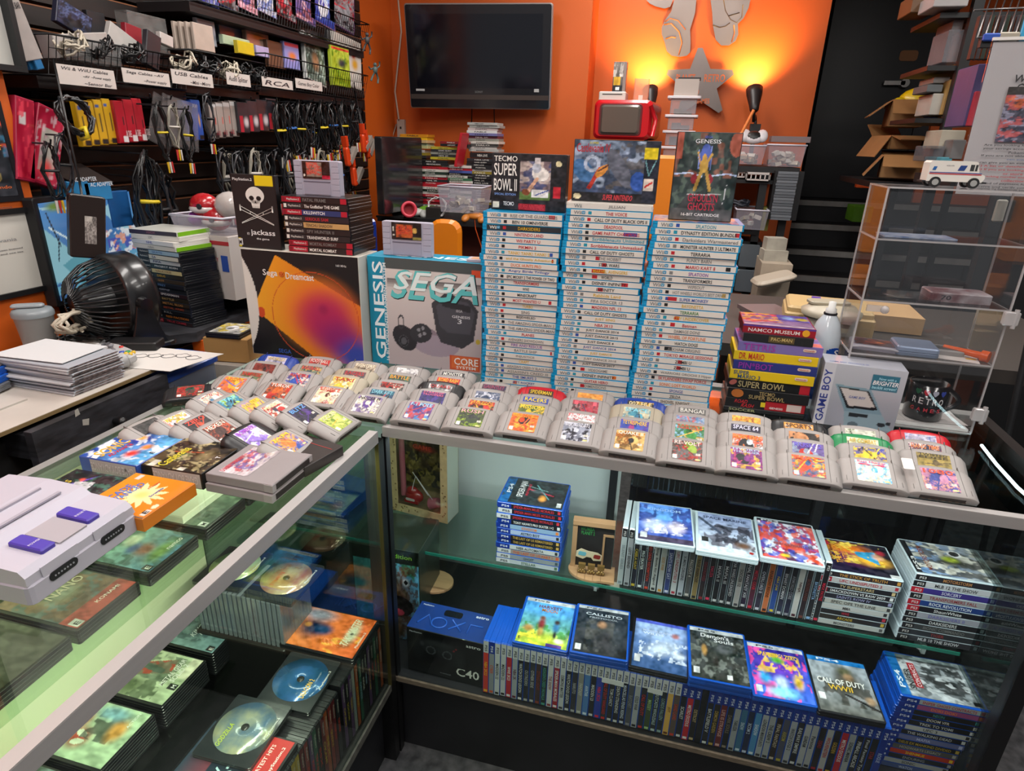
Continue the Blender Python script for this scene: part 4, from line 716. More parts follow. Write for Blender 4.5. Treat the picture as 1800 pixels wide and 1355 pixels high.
for i, (ti, c, tc, pl) in enumerate(S2):
    band_case(T(a.x+.0015-i*-.0002+random.uniform(-.002, .002), .181, SZ+(10-i)*.0163, R(1)), ti, c, tc, pl, f'clear-edged game case, {nth(i)} from top of the rightmost flat stack on glass shelf', 'rightmost flat stack on the glass shelf', .0158, mat=PCLEAR, top=(mo_, [('PS3', .01, .150, .05, .008, 'D0D0D0'), ('MOTORSTORM', .015, .122, .09, .012, '7A3A20')]) if i == 0 else None)
# --- upright row on the deck
ZK = ZD+.0012
P5 = [('NBA 2K22', 'C83A2A', 'E8B030', '5'), ('CYBER', '8A8E94', 'C8502A', '4'), ('MADDEN 22', 'C4C6C8', '1A1A1A', '5'), ('MADDEN 22', 'C0C2C4', '1A1A1A', '5'), ('WWE 2K23', 'B02028', 'E0E0E0', '5'), ('NBA 2K', '9EA2A6', '5A1A30', '5'), ('WATCH DOGS LEGION', '141418', 'D8D8D8', '5'), ('OUTRIDERS', '1E2024', 'A8A8A8', '5'), ('OTHER SIDE', '2E2E32', 'B8B8B8', '5'), ('DYING LIGHT', '3A2624', '8A3A30', '5'), ("ASSASSIN'S CREED VALHALLA", '1C2422', '4A9A88', '5'), ('THE SHOW', 'C8C8C8', '8A3038', '5'), ('SPIDER-MAN MORALES', 'A0202C', 'E8E0E0', '5'), ('DEMONS MATTER', 'BEC0C2', '3A3A3E', '5'), ('WATCH DOGS LEGION', '121216', 'D0D0D0', '5'), ('NARUTO', '2A2A2E', 'B0B0B0', '5'),
      ('FANTASY', '8A8880', 'C8C8C0', '5'), ('AVATAR', '4A78B0', 'D8E4F0', '5'), ('MADDEN 23', '1A1A1E', 'D0D0D0', '5'), ('NBA 2K24', '2A3A9A', 'E02838', '5'), ('CALL OF DUTY VANGUARD', '24262A', 'C82828', '5'), ('TOM CLANCY', '17191C', 'C8C8C8', '5'), ('DEATH STRANDING', '141418', 'D0D0D0', '5'), ('MARCELLAS FENIX RISING', '181A26', 'C8D0E0', '5'), ('RATCHET', '4A4C50', '8A8A90', '5'), ('COLD WAR', 'A4A6A8', '1A1A1A', '5'), ('CALL OF DUTY', '222428', 'C82A2A', '5'), ('MASSEY', '3A4A2A', 'A8C88A', '5'), ('OUTCASTS WHOLESALE', '1C2428', 'B8C8C8', '5'), ('LORDS FALLEN', '22282C', '8AA8A8', '5'), ('JOT', 'D8A850', '6A3A1A', '5'), ('SAND LAND', '5A4A40', 'C83A2A', '5'),
      ('SCARLET', '16161E', 'D8D8D8', '4'), ('METRO EXODUS', 'B81C24', 'E8E0E0', '4'), ('DETROIT', '1A1612', 'C8B080', '4'), ('', '101012', '101012', 'n'), ('BATTLEFIELD V', '141416', 'D8D8D8', '4'), ('DEMON GAIDEN', '2A241C', 'B89A4A', '4'), ('LIFE IS STRANGE', '6A2424', 'D8A8A0', '4'), ('DARK SOULS', '1E1C1A', '8A7A6A', '4'), ('YAKUZA', '9A9C9E', '2A2A2E', '4'), ('SNOW', '3A6A8A', 'C8D8E8', '4'), ('XCOM 2', '1C2440', 'C8D0E8', '4'), ('SHADOW', '4A88B8', 'E0E8F0', '4'), ('LONDON MANHUNTS', 'A8AAAC', '3A3A3E', '4'), ('THE CREW 2', '9C9EA0', '2A2A2E', '4'), ('FINAL FANTASY', '2A1E1A', 'C8B8A0', '4'), ('AXIOM', '4A4A5A', 'B8A83A', '4'), ('WATCH DOGS 2', 'A4A6AA', '3A3A3E', '4'), ('RAILWAY EMPIRE', '1C1C20', 'D0D0D0', '4'), ('GUNDAM', 'A8A8AA', '2A2A2E', '4'), ('Persona', 'A4A4A6', '2A2A2E', '4'), ('DEAD', '1E181A', 'A02030', '4'), ('WOLFENSTEIN', 'A8A6A4', 'B0202A', '4'), ('GOLDEN', '1A1612', 'C8A030', '4'), ('METRO EXODUS', 'B0202A', 'E0D8D8', '4'), ('SONIC MANIA', '9A9C9E', '2A2A2E', '4'), ('PINBALL ARCADE', '1A1A1E', 'D0D0D0', '4'), ('Final Fantasy Type', '1E1E22', 'C8C8C8', '4'), ('STAR', '16161A', 'A83038', '4'), ('ROGUE', '14318A', 'B8C8E8', '4')]
x0 = P(849, 1215, z=ZK).x; n5 = len(P5); x1 = P(1545, 1352, y=.012).x; st = (x1-x0)/n5; rg = random.Random(4)
for i, (ti, c, tc, pl) in enumerate(P5):
    side_ = 'white-topped' if pl == '5' else 'blue-topped' if pl == '4' else 'plain black'
    band_case(UP(x0+i*st, .012+rg.uniform(0, .002), ZK, rg.uniform(-.008, .008)), ti, c, tc, pl, f'{side_} game case, {nth(i)} from left in the long upright row on the deck', 'upright cases in the long bottom row', min(.0146, st-.0002), mat=DVDB if pl == 'n' else SBLUE, wtag=i in (20, 21, 22, 27, 28))
zt5 = ZK+.1706; g5 = 'cases lying on the long bottom row'
flats([((900, 1128), (997, 1146), 1, [('g', '6AA83A', '4A98E0'), ('b', .5, .85, .7, .25, '58A8F0'), ('b', .5, .1, .7, .25, 'B8C83A'), ('n', 'E8D83A', 12, .56, 3, (0, 0, 1, .3)), ('n', '3A8A3A', 8, .5, 8, (0, .2, 1, .45)), ('b', .42, .45, .09, .16, '8A2A30'), ('b', .42, .58, .07, .06, '6A3A20'), ('b', .43, .27, .07, .1, 'C8A050'), ('b', .72, .42, .09, .14, '2A6A9A'), ('b', .72, .53, .07, .06, '3A2420'), ('b', .72, .25, .04, .1, '1A1A24'), ('b', .18, .32, .12, .09, 'A87A3A'), ('b', .82, .14, .1, .06, 'F0E8D8'), ('r', .6, .0, .9, .07, '5A3A8A'), ('r', 0, .92, 1, 1, 'D0D4D8')], [('PS5', .02, .150, .04, .006, '3A3A40'), ('HARVEST', .035, .128, .06, .011, '7A3A1A'), ('MOON', .045, .115, .04, .012, 'C87A2A'), ('E', .005, .01, .006, .008, '101010')], 'bright farm scene cover case lying on the long bottom row, leftmost', None, 0),
       ((1001, 1146), (1103, 1162), 2, [('g', '14181C', '2A3440'), ('b', .5, .5, .45, .3, '3A4048'), ('n', '4A4A48', 9, .54, 11, (.2, .05, .8, .7)), ('b', .5, .62, .1, .09, 'B88A6A'), ('b', .55, .3, .25, .25, '26282C'), ('r', .04, .04, .15, .16, 'D0D0D0'), ('r', 0, .93, 1, 1, 'B8BCC0')], [('PS5', .02, .151, .04, .005, '3A3A40'), ('CALLISTO', .02, .128, .09, .009, 'C8D0D8'), ('PROTOCOL', .03, .118, .07, .005, 'A8B0B8')], 'dark cover case with crouching armored figure lying on the bottom row', None, 0),
       ((1107, 1171), (1208, 1193), 1, [('g', '2A4A78', '6A8AC0'), ('b', .5, .8, .6, .25, 'A8C0E8'), ('b', .55, .45, .4, .18, 'B8C4D8', .3), ('n', 'D0D8E8', 14, .57, 6, (.1, .2, 1, .6)), ('b', .85, .35, .15, .09, 'C8D0DC'), ('b', .78, .75, .1, .07, 'A86A68'), ('r', .04, .1, .15, .24, 'D8D8D8'), ('r', 0, .94, 1, 1, '4A5AC0')], [('MONSTER HUNTER', .02, .12, .07, .006, 'C8D0E8'), ('WILDS', .02, .11, .05, .008, 'D8E0F0')], 'icy blue cover case with pale beast lying on the bottom row', DVDB, 0),
       ((1215, 1191), (1319, 1210), 2, [('g', '2A2E28', '3E4448'), ('n', '6A6E68', 7, .55, 9), ('n', '22241F', 9, .5, 2), ('b', .45, .35, .06, .14, '2A2622'), ('b', .25, .55, .06, .12, 'B88A4A'), ('b', .6, .62, .2, .1, '4A4E50'), ('r', .04, .08, .15, .2, 'D0D0D0'), ('r', .62, .05, .72, .14, 'C8C8C8'), ('r', 0, .92, 1, 1, 'B8BCBE')], [('PS5', .02, .150, .04, .006, '2A2A30'), ("Demon's", .025, .130, .065, .013, 'D8D8D8'), ('Souls', .055, .118, .045, .012, 'D8D8D8')], 'murky grey cover case with standing knight lying on the bottom row', None, 0),
       ((1325, 1223), (1437, 1243), 1, [('g', '3A6AE0', '3A1E8A'), ('b', .5, .6, .5, .25, '6A3AC0'), ('n', 'E84A9A', 8, .6, 4), ('n', 'F0C83A', 10, .6, 5, (.1, .45, .9, .85)), ('b', .5, .72, .15, .08, '5AB03A'), ('b', .22, .35, .12, .14, '3AA8E8'), ('b', .5, .3, .14, .14, 'B8C8E8'), ('b', .8, .35, .1, .16, 'E0B840'), ('b', .5, .12, .3, .12, '8AE0F8'), ('r', .04, .07, .15, .18, 'D8D8D8'), ('r', 0, .92, 1, 1, 'C8CCD4')], [('PS5', .02, .150, .04, .006, '2A2A30'), ('SPARKING! ZERO', .02, .122, .09, .013, 'E8C030')], 'vivid purple cover case with glowing fighters lying on the bottom row', None, 0),
       ((1438, 1249), (1560, 1272), 1, [('g', '5A5A54', 'A8B0B8'), ('b', .6, .6, .28, .3, '4A4438'), ('b', .6, .78, .16, .1, '5A5A40'), ('b', .64, .68, .1, .08, '9A7A5A'), ('n', '38342C', 7, .5, 3, (.1, .15, .95, .6)), ('l', .5, .35, 1, .15, .02, '1E1C1A'), ('b', .9, .3, .1, .08, 'A88868'), ('r', .04, .2, .15, .32, 'D8D8D8'), ('r', 0, .91, 1, 1, '1E78C0')], [('PS4', .02, .150, .05, .007, 'E0E8F0'), ('CALL OF DUTY', .01, .08, .10, .016, 'E8E8E0'), ('WWII', .03, .063, .05, .015, 'D0A828')], 'grey war cover case with helmeted soldier lying on the bottom row', DVDB, 0)], zt5, g5, SBLUE, .0150)
S4 = [('SNIPER GHOST CONTRACTS', 'A8ACB0', 'B02028', '4'), ('DOKI DOKI', '9A4A7A', 'E8802A', '4'), ('NEON', '201E1C', '3A8A8A', '4'), ('DOOM VFR', '1C1A1A', 'D8D0C8', '4'), ('TREK TO YOMI', '1E1E20', 'C8C8C8', '4'), ('UFC 3', 'B8B8B4', '1A1A1A', '4'), ('THE WALKING DEAD', '1E1E22', 'C8C8C8', '4'), ('MAFIA', '6A6E98', 'B8BCE0', '4'), ('DEUS EX MANKIND DIVIDED', '1A1816', 'B89A3A', '4'), ('HOGWARTS LEGACY', '5A5650', 'A8A49C', '4'), ('SHENMUE', 'B8381E', 'E8C030', '4'), ('ENDURING', '2A2C30', '9A9CA0', '4'), ('SONIC', 'A8A8A4', '3A3A3E', '4'), ('WATCH', '4A5A88', 'C8D0E0', '4')]
sn_ = [('g', '8E9498', 'A4AAAE'), ('n', '5A5E60', 6, .56, 8), ('b', .45, .45, .12, .35, '3A3C3C', -.5), ('n', '2E3030', 9, .5, 9, (.2, .1, .8, .75)), ('n', 'C8CCCE', 10, .6, 2), ('r', 0, .88, 1, 1, '1667A8'), ('r', .22, .68, .8, .77, 'A82028'), ('r', .02, .03, .12, .12, '1A1A1A')]
a = P(1580, 1221, z=ZK+.21)
for i, (ti, c, tc, pl) in enumerate(S4):
    band_case(T(a.x+.006-.0025*i+rg.uniform(-.002, .002), .072, ZK+(13-i)*.0150, R(1)), ti, c, tc, pl, f'blue game case, {nth(i)} from top of the flat stack at right end of the deck', 'flat stack at the right end of the deck', .0146, top=(sn_, [('PS4', .02, .148, .05, .011, 'E0E8F0'), ('SNIPER', .02, .125, .06, .013, '2A2A2A'), ('CONTRACTS', .03, .112, .065, .009, 'E8D8D8')]) if i == 0 else None)
one('price_card', MB().prism(rr(.17, .03, .002, 1), 0, .001), M('8A8C8E', .5), 'long grey printed card lying on the deck behind the war cover case', 'card', T(1.02, .30, ZD+.02, R(3)))
# --- controller carton, knitted toy carton, figure carton
t = tag(ob('controller_box', box_mesh_up(.212, .142, .10, '0F1012'), None, None, T(P(718, 1175, z=ZK).x, .030, ZK, R(-1))), 'black and blue game controller carton at left end of the deck', 'controller box')
f = FR((0, 0, 0), (1, 0, 0), (0, 0, 1))
ob('blue_band', MB().prism([(0.0005, 0.0005), (.2115, .0005), (.2115, .0995), (.0005, .0995)], .1422, .1427), M('173C86', .35, coat=.4, noise=.25, nscale=12), t)
art(.15, .085, [('bg', '0F1012'), ('b', .5, .6, .46, .32, '26282A'), ('b', .12, .3, .12, .4, '1E2022'), ('b', .88, .3, .12, .4, '1E2022'), ('b', .5, .75, .3, .12, '303234'), ('o', .36, .45, .09, .16, '4A4C50', .75), ('o', .66, .4, .09, .16, '4A4C50', .75), ('b', .2, .65, .05, .1, '3A3C40'), ('b', .82, .7, .02, .04, '8A2A30'), ('b', .78, .62, .02, .04, '8A2A30')], FR((.012, -.0012, .045), (1, 0, 0), (0, 0, 1)), t, 'front_print', cell=.0022)
for it in [('PlayStation', .008, .128, .034, .006, 'D8DCE4'), ('astro', .16, .12, .04, .008, 'E0E0E0'), ('C40', .135, .02, .062, .027, 'E8E6E0'), ('TR CONTROLLER', .09, .014, .03, .003, '9A9AA0')]: put(t, it, f)
f = FR((0, 0, .1428), (1, 0, 0), (0, 1, 0))
for it in [('PlayStation', .01, .085, .03, .006, 'D8E0F0'), ('astro', .16, .08, .035, .008, 'D8E0F0')]: put(t, it, f)
mb = MB(); B2 = M('2A5CB8', .35)
mb.tube([(.02, .02, .1435), (.04, .055, .1435), (.06, .02, .1435)], .0025, 4); mb.tube([(.075+.02*cos(a), .035+.02*sin(a)*.9, .1435) for a in np.linspace(0, 2*pi, 17)[:-1]], .0025, 4, closed=True)
mb.tube([(.105, .055, .1435), (.14, .02, .1435)], .0025, 4); mb.tube([(.105, .02, .1435), (.14, .055, .1435)], .0025, 4); mb.tube([(.155, .02, .1435), (.155, .052, .1435), (.19, .052, .1435)], .0025, 4)
ob('shape_symbols', mb, B2, t)
ob('hang_hole', MB().prism(rr(.05, .022, .006, 2, .1, .075), .1430, .1434), M('0A0E18', .3), t)
t = tag(ob('toy_box', box_mesh_up(.19, .30, .16, '1F2A20'), None, None, T(-.168, .118, ZK, R(2))), 'tall game carton with brown knitted puppet print at the far left of the deck', 'toy box')
kn = [('g', '4A9AC0', '6AB8D8'), ('n', '3A8A4A', 5, .6, 2), ('r', 0, .86, 1, 1, '16201A'), ('b', .62, .48, .36, .34, '6A4A36'), ('n', '4E3626', 26, .52, 5, (.36, .2, .98, .86)), ('b', .5, .66, .06, .05, 'E8E8E8'), ('e', .5, .66, .03, .025, '101010'), ('b', .8, .66, .06, .05, 'E8E8E8'), ('e', .8, .66, .03, .025, '101010'), ('e', .66, .38, .24, .12, '1A1214'), ('e', .66, .31, .1, .04, 'B83A50'), ('b', .6, .12, .3, .16, '6A4A36'), ('n', '4E3626', 26, .52, 7, (.3, .0, .9, .28))]
art(.186, .296, kn, FR((.002, -.0002, .002), (1, 0, 0), (0, 0, 1)), t, 'front_print')
put(t, ('edition', .11, .272, .06, .013, '8AC83A'), FR((0, 0, 0), (1, 0, 0), (0, 0, 1)))
KR = M('B09468', .7, noise=.25, nscale=60)
t = thing('figure_box', 'kraft window box with red toy car and game inside, on left of glass shelf', 'toy box', T(-.150, .335, SZ, R(-8)))
mb = MB(); bw, bh, bd = .185, .27, .07
mb.box(0, 0, 0, .02, .002, bh).box(bw-.022, 0, 0, bw, .002, bh).box(.02, 0, 0, bw-.022, .002, .026).box(.02, 0, bh-.02, bw-.022, .002, bh); ob('window_frame', mb, KR, t)
mb = MB().box(0, .002, 0, .0015, bd, bh).box(0, bd-.002, 0, bw, bd, bh).box(0, .002, 0, bw, bd, .0015).box(0, .002, bh-.0015, bw, bd, bh); ob('carton', mb, KR, t)
ob('side_window', MB().box(bw-.0015, .002, 0, bw, bd, bh), M('A8B0A0', .5), t)
ob('clear_window', MB().box(.018, .0022, .024, bw-.02, .003, bh-.018), glassy('F4F4F4', .06, .05, 'w'), t)
mb = MB(); rg = random.Random(9)
for k in range(60):
    q = rg.random(); s_ = rg.choice('lrbt'); x, z = {'l': (rg.uniform(.003, .017), rg.uniform(0, bh)), 'r': (rg.uniform(bw-.019, bw-.004), rg.uniform(0, bh)), 'b': (rg.uniform(0, bw), rg.uniform(.003, .022)), 't': (rg.uniform(0, bw), rg.uniform(bh-.017, bh-.004))}[s_]
    mb.prism([(.003*cos(a)*rg.uniform(.6, 1.3), .003*sin(a)) for a in np.linspace(0, 2*pi, 6)[:-1]], 0, .0003, 0, 0, FR((x, -.0002, z), (1, 0, 0), (0, 0, 1)))
o = ob('doodle_print', mb, M('6A4E2C', .7), t); o['kind'] = 'stuff'
art(.125, .165, [('g', '2A2018', '3A3020'), ('n', '6A5A2A', 8, .5, 3), ('n', '8A7A3A', 10, .58, 4, (0, 0, 1, .6)), ('b', .5, .72, .35, .08, '8A2A1A'), ('b', .5, .45, .15, .18, '3A2A1A'), ('r', 0, .88, 1, 1, '1A5A98')], FR((.032, .03, .09), (1, 0, 0), (0, 0, 1)), t, 'game_cover')
text('PS4', .04, .008, FR((.045, .029, .2405), (1, 0, 0), (0, 0, 1)), WHITE, t)
text('GAME', .06, .014, FR((.06, .029, .205), (1, 0, 0), (0, 0, 1)), M('C04028'), t)
mb = MB(); mb.ball((.065, .02, .052), .03, 14, sq=(1, .55, .75)); mb.ball((.06, .018, .068), .02, 12, sq=(1, .6, .8)); mb.box(.04, .0045, .035, .085, .02, .045)
ob('toy_car', mb, M('9A1A18', .25, coat=.6), t)
ob('headlamp_bar', MB().prism(rr(.03, .008, .003, 2), 0, .001, 0, 0, FR((.06, .0045, .047), (1, 0, 0), (0, 0, 1))), M('C8C0B8', .3), t)
ob('pink_figure', MB().cyl((.12, .02, .04), (.145, .02, .05), .018, .014, 12).cyl((.03, .018, .05), (.028, .018, .245), .009, .009, 8), M('B0606A', .4), t)
ob('wire_ties', MB().tube([(.05, .012, .03), (.08, .006, .13), (.13, .012, .06)], .0012, 4).tube([(.07, .006, .14), (.12, .006, .075)], .0012, 4), M('D8D4D0', .3), t)
tag(ob('bluray_case', shell(.17, .135, .03, SBLUE, 0), None, None, T(-.27, .25, SZ, R(80))), 'blue game case stacked by the kraft window box at far left of the glass shelf', 'game case')
# --- wooden diorama
WD = M('B88E66', .5, noise=.15, nscale=12, stretch=(1, 8, 1))
p = P(1003, 982, z=SZ)
t = thing('picture_stand', 'small wooden diorama stand with black board and paper glasses beside upright shelf row', 'decoration', T(p.x+.005, .215, SZ, R(4)))
mb = MB(); hw, hh = .105, .135
mb.box(0, 0, .004, .012, .018, hh).box(0, -.004, hh, hw, .02, hh+.012); ob('wooden_frame', mb, WD, t)
ob('black_board', MB().box(.012, .008, .006, hw, .013, hh), M('1C1A1C', .5), t)
ob('side_strip', MB().box(.078, .004, .006, .083, .009, hh-.03).box(.078, .004, hh-.03, hw, .009, hh-.025), WD, t)
base = [(.0, -.0)]+[(.055-.060*cos(a), -.048*sin(a)) for a in np.linspace(.0, pi*.62, 12)]+[(.115, -.045), (.115, .02), (0, .02)]
ob('wooden_base', MB().prism([(x, y) for x, y in base[1:]], 0, .0065, .001), WD, t)
o = ob('plank_lines', MB().box(.02, -.04, .0066, .0212, .0, .0068).box(.04, -.047, .0066, .0412, .0, .0068).box(.06, -.048, .0066, .0612, .0, .0068).box(.08, -.047, .0066, .0812, .0, .0068), M('7A5636', .7), t)
text('WUMBA', .035, .010, FR((.02, .0075, .115), (1, 0, 0), (0, 0, 1)), M('2E8A44'), t); text('PLANET 2', .034, .010, FR((.022, .0075, .103), (1, 0, 0), (0, 0, 1)), M('2E8A44'), t)
mb = MB(); fg = FR((.01, -.012, .045), (.95, .2, -.22), (.2, 0, .98))
mb.prism([(0, .02), (.01, .03), (.03, .026), (.055, .026), (.068, .02), (.07, .004), (.05, 0), (.042, .008), (.03, .008), (.022, 0), (.002, .004)], 0, .0015, 0, 0, fg)
ob('paper_glasses', mb, M('D8C8A8', .5), t)
ob('lens_blue', MB().prism(rr(.02, .012, .002, 1, .016, .016), .0018, .0022, 0, 0, fg), M('6AB0C0', .3), t)
ob('lens_red', MB().prism(rr(.018, .012, .002, 1, .056, .014), .0018, .0022, 0, 0, fg), M('8A2A28', .3), t)
for k in range(3):
    mb = MB().ball((.03+k*.024, -.02, .0225), .007, 8).box(.022+k*.024, -.026, .024, .04+k*.024, -.018, .036)
    for j in range(5): mb.ball((.024+k*.024+j*.0035, -.024, .0125+(j % 2)*.004), .0045, 6)
    ob('coin_pile', mb, M('8A6A38', .35, .4), t)
one('wooden_stand', MB().prism([(.055+.06*cos(a), .05*sin(a)) for a in np.linspace(-pi/2, pi/2, 12)]+[(0, .05), (0, -.05)], 0, .007, .001).box(.0, -.006, .007, .012, .02, .16), WD, 'round-ended wooden stand behind the knitted puppet carton on the deck', 'decoration', T(-.045, .25, .36+.02))
# cartons stored behind the case
def plainbox(name, label, m, w, d, h, c, parts=(), mat=None, group=None):
    o = one(name, MB().prism([(0, 0), (w, 0), (w, d), (0, d)], 0, h, .002, both=True), mat or M(c, .7, noise=.12, nscale=14), label, 'box', m, group)
    return o
o = plainbox('cardboard_box', 'brown parcel box with blue tape seen through the back of the case', T(.55, .62, .42, R(2)), .36, .22, .40, '8A6644')
ob('blue_tape', MB().box(.16, -.001, .0, .20, .0, .401), M('3A6A98', .4), o); ob('smile_mark', MB().tube([(.08+.16*k/10, -.002, .30-.035*sin(pi*k/10)) for k in range(11)], .004, 5), M('2A2220'), o)
# ================================================================== inside the left display case
LD = ZD+.0012
RZ90 = pi/2
def lface(x, y, z, w, h, T_, mat, ops, items, label, group=None, rz=0, name='dvd_case', art_name='cover_art'):
    """flat case read from the shopper side (+x): cover width along +y, cover top towards -x; (x, y) is the near (+x, low y) corner"""
    t = tag(ob(name, shell_plain(w, h, T_, mat), None, None, T(x, y, z, RZ90+rz)), label, 'game case', group)
    art(w-.010, h-.010, ops, T(.006, .005, T_), t, art_name, lift=.0006)
    for it in items: put(t, it, T(.006, .005, T_), .0013)
    return t
# upper glass shelf, seen through the top
us = .7625
g = 'cases on the upper shelf of the left case'
L1 = [(-.322, -.36, [('g', '4A7A9A', '8AB0A0'), ('n', '3A5A5A', 5, .55, 3), ('b', .45, .35, .2, .14, '8A4A38'), ('b', .42, .48, .18, .08, '2A4A8A'), ('b', .6, .6, .2, .1, 'C8C8B8'), ('b', .5, .15, .4, .12, '6A8A4A'), ('r', .02, .02, .15, .12, '202020')], [('namco', .07, .015, .04, .008, 'E8E8E0'), ('E', .006, .006, .008, .010, 'E8E8E8')], 'green-tinted adventure cover case with blue capped boy on upper shelf of left case'),
      (-.322, -.515, [('g', '5A4A48', '8A6A5A'), ('n', '7A5A4A', 6, .5, 8), ('n', '5A6A70', 8, .56, 2), ('r', .0, .0, 1, .22, 'A83A30'), ('b', .5, .6, .3, .2, '8A8A80'), ('r', .02, .02, .15, .13, 'D8D8D8')], [('KONAMI', .06, .02, .05, .008, 'E8D8D0'), ('NANO', .04, .10, .07, .02, 'C8B8A8'), ('E', .006, .006, .008, .010, '101010')], 'brown and red cover case on upper shelf below the grey console'),
      (-.322, -.205, [('g', '5A6A5A', '6A8070'), ('b', .3, .4, .3, .3, '3A4A40'), ('n', '3A4A3E', 6, .5, 4), ('r', .02, .02, .15, .12, 'D8D8D8')], [('MENACE', .03, .14, .09, .018, 'A83A30'), ('M', .006, .006, .008, .010, '101010')], 'dark green cover case with red lettering on upper shelf of left case'),
      (-.322, -.062, [('g', '7AA08A', '8AB09A'), ('n', '5A8A70', 6, .55, 4)], [], 'pale green cover case on upper shelf nearest the corner'), (-.322, -.66, [('g', '3A3A34', '5A5A50'), ('n', '2A2A24', 6, .5, 1)], [], 'dim brown cover case on upper shelf nearest the shopper')]
for x, y, ops, it, lab in L1:
    tag(ob('dvd_case', shell_plain(.135, .19, .014, DVDB), None, None, T(x, y, us, RZ90+.01)), 'black game case lying under the '+' '.join(lab.split()[:4]), 'game case', g)
    lface(x, y, us+.0143, .135, .19, .0142, DVDB, ops, it, lab, g)
# lower shelf: three case piles with covers up
ls = .398; g = 'cases on the lower shelf of the left case'
L2 = [(-.345, -.225, [('g', '6A8A90', '8AA8A8'), ('n', '4A6068', 12, .55, 5, (.15, .25, .9, .65)), ('b', .5, .45, .35, .15, '4A5A60'), ('r', .03, .03, .14, .12, '202020')], [('KINGDOM', .03, .075, .08, .014, 'C8D0D0', .4), ('HEARTS II', .04, .06, .06, .012, 'C8D0D0', .4), ('E', .006, .006, .007, .009, 'E8E8E8')], 'misty blue cover case with small group of figures on lower shelf of left case'),
      (-.348, -.375, [('g', 'A8B898', 'C0C8A8'), ('b', .2, .6, .25, .25, '5A6A48'), ('n', '4A5A40', 8, .5, 3, (0, .2, .5, .9)), ('p', [(.3, .9), (.55, .95), (.9, .3), (.6, .25)], 'A84030'), ('n', '5A6A58', 7, .5, 9, (.4, .2, .95, .8)), ('l', .7, .95, .6, .4, .06, '4A5A50'), ('r', .55, 0, 1, .14, 'C8C8B0'), ('r', .3, .02, .42, .13, '202020')], [('METAL GEAR', .04, .035, .075, .012, 'E0E0D8', .2), ('SOLID 2', .055, .020, .05, .013, 'E0E0D8', .2), ('M', .042, .006, .008, .010, 'E8E8E8')], 'military sketch cover case with red stripe on lower shelf of left case'),
      (-.350, -.525, [('g', 'A8C0A0', 'B0C8A8'), ('b', .35, .55, .22, .16, 'A83A28'), ('e', .28, .52, .05, .08, 'D8E0C8', .5), ('e', .42, .55, .05, .08, 'D8E0C8', -.5), ('b', .65, .7, .25, .14, 'A03428'), ('n', '2A3030', 7, .5, 4, (.35, .2, .9, .55)), ('b', .6, .2, .25, .12, 'D89A4A'), ('b', .85, .4, .15, .25, '7AA8B8')], [('SPIDERMEN', .01, .16, .10, .013, '2A3A28', .3), ('ACTION', .085, .02, .035, .006, 'E0E8E0')], 'pale green cover case with red masked hero on lower shelf of left case'), (-.350, -.675, [('g', '6A8088', '5A6A60'), ('n', '3A4A40', 8, .5, 4)], [], 'murky cover case on lower shelf at the bottom left corner of the photo')]
for x, y, ops, it, lab in L2:
    for k in range(3): tag(ob('dvd_case', shell_plain(.135, .19, .0145, DVDB), None, None, T(x, y, ls+k*.015, RZ90)), f'black game case {["at the bottom of", "in the middle of", "under the top of"][k]} the pile with {" ".join(lab.split()[:5])}', 'game case', g)
    lface(x, y, ls+.0453, .135, .19, .0145, DVDB, ops, it, lab, g)
# upright row behind the front glass
rg = random.Random(12)
UPX = lambda x, y, z, r=0: T(x, y, z, RZ90+r) @ Matrix(((0, 0, 1, 0), (0, 1, 0, 0), (-1, 0, 0, .19), (0, 0, 0, 1)))
y = -.034; k = 0; LC = ['1A1A1E', '1A1A1E', '22222A', '17171B', '8A2A24', '1C1C24', '24407A', 'A8502A', '2A5A4A', '6A1A24', '5A3A6A', 'B89A3A', '9A9A9A', '1E1E22']
ROWT = ['SOCOM', 'NFL 2K5', 'TENCHU', 'SSX', 'BURNOUT', 'TEKKEN 5', 'DRIVER', 'ONIMUSHA', 'RIDGE', 'SHINOBI', 'KATAMARI', 'MADDEN', 'OKAMI', 'GRADIUS']
while y > -1.02:
    c = rg.choice(LC); r = c in ('8A2A24', '6A1A24')
    o = tag(ob('dvd_case', shell(.19, .135, .0143, DVDB, 0), None, None, UPX(-.0165-rg.uniform(0, .002), y-.0148, LD, rg.uniform(-.006, .006))), f'black game case with {"red" if r else "dark" if c[0] in "12" else "coloured"} spine, {nth(k)} from corner in row behind left front glass', 'game case', 'upright row behind the left front glass')
    spine(o, .19, .0143, c, .003, .187)
    text('PlayStation.2', .036, .0062, sfr(.016, .004), M('C8C4BC'), o, 'console_name', lift=.0009)
    text(rg.choice(ROWT), rg.uniform(.03, .07), .0065, sfr(.07, .004), M(rg.choice(['D8D4CC', 'C8A83A', 'C84030', '8AA8C8'])), o, 'title_lettering')
    y -= .0149; k += 1
    if k in (13, 27, 41): y -= .012
tp = LD+.1905
def jewel(x, y, z, ops, items, label, rz=0, grp='disc cases lying in the left case'):
    t = tag(ob('disc_case', shell_plain(.142, .125, .0105, M('23262A', .25, coat=.5)), None, None, T(x, y, z, RZ90+rz)), label, 'disc case', grp)
    ob('disc', MB().lathe([(.0075, .0106), (.0085, .0112), (.0585, .0112), (.0585, .0106)], 32, 0, T(.075, .062, 0)), M(ops[0], .18, metal=.2, coat=1, noise=.6, nscale=22, c2=ops[1]), t)
    ob('disc_hub', MB().lathe([(.0, .0118), (.008, .0118), (.008, .0106)], 16, 0, T(.075, .062, 0)), M('2A2A2A', .3), t)
    for it in items: put(t, it, T(0, 0, .0112), .0008)
    return t
p = P(627, 1090, z=tp)
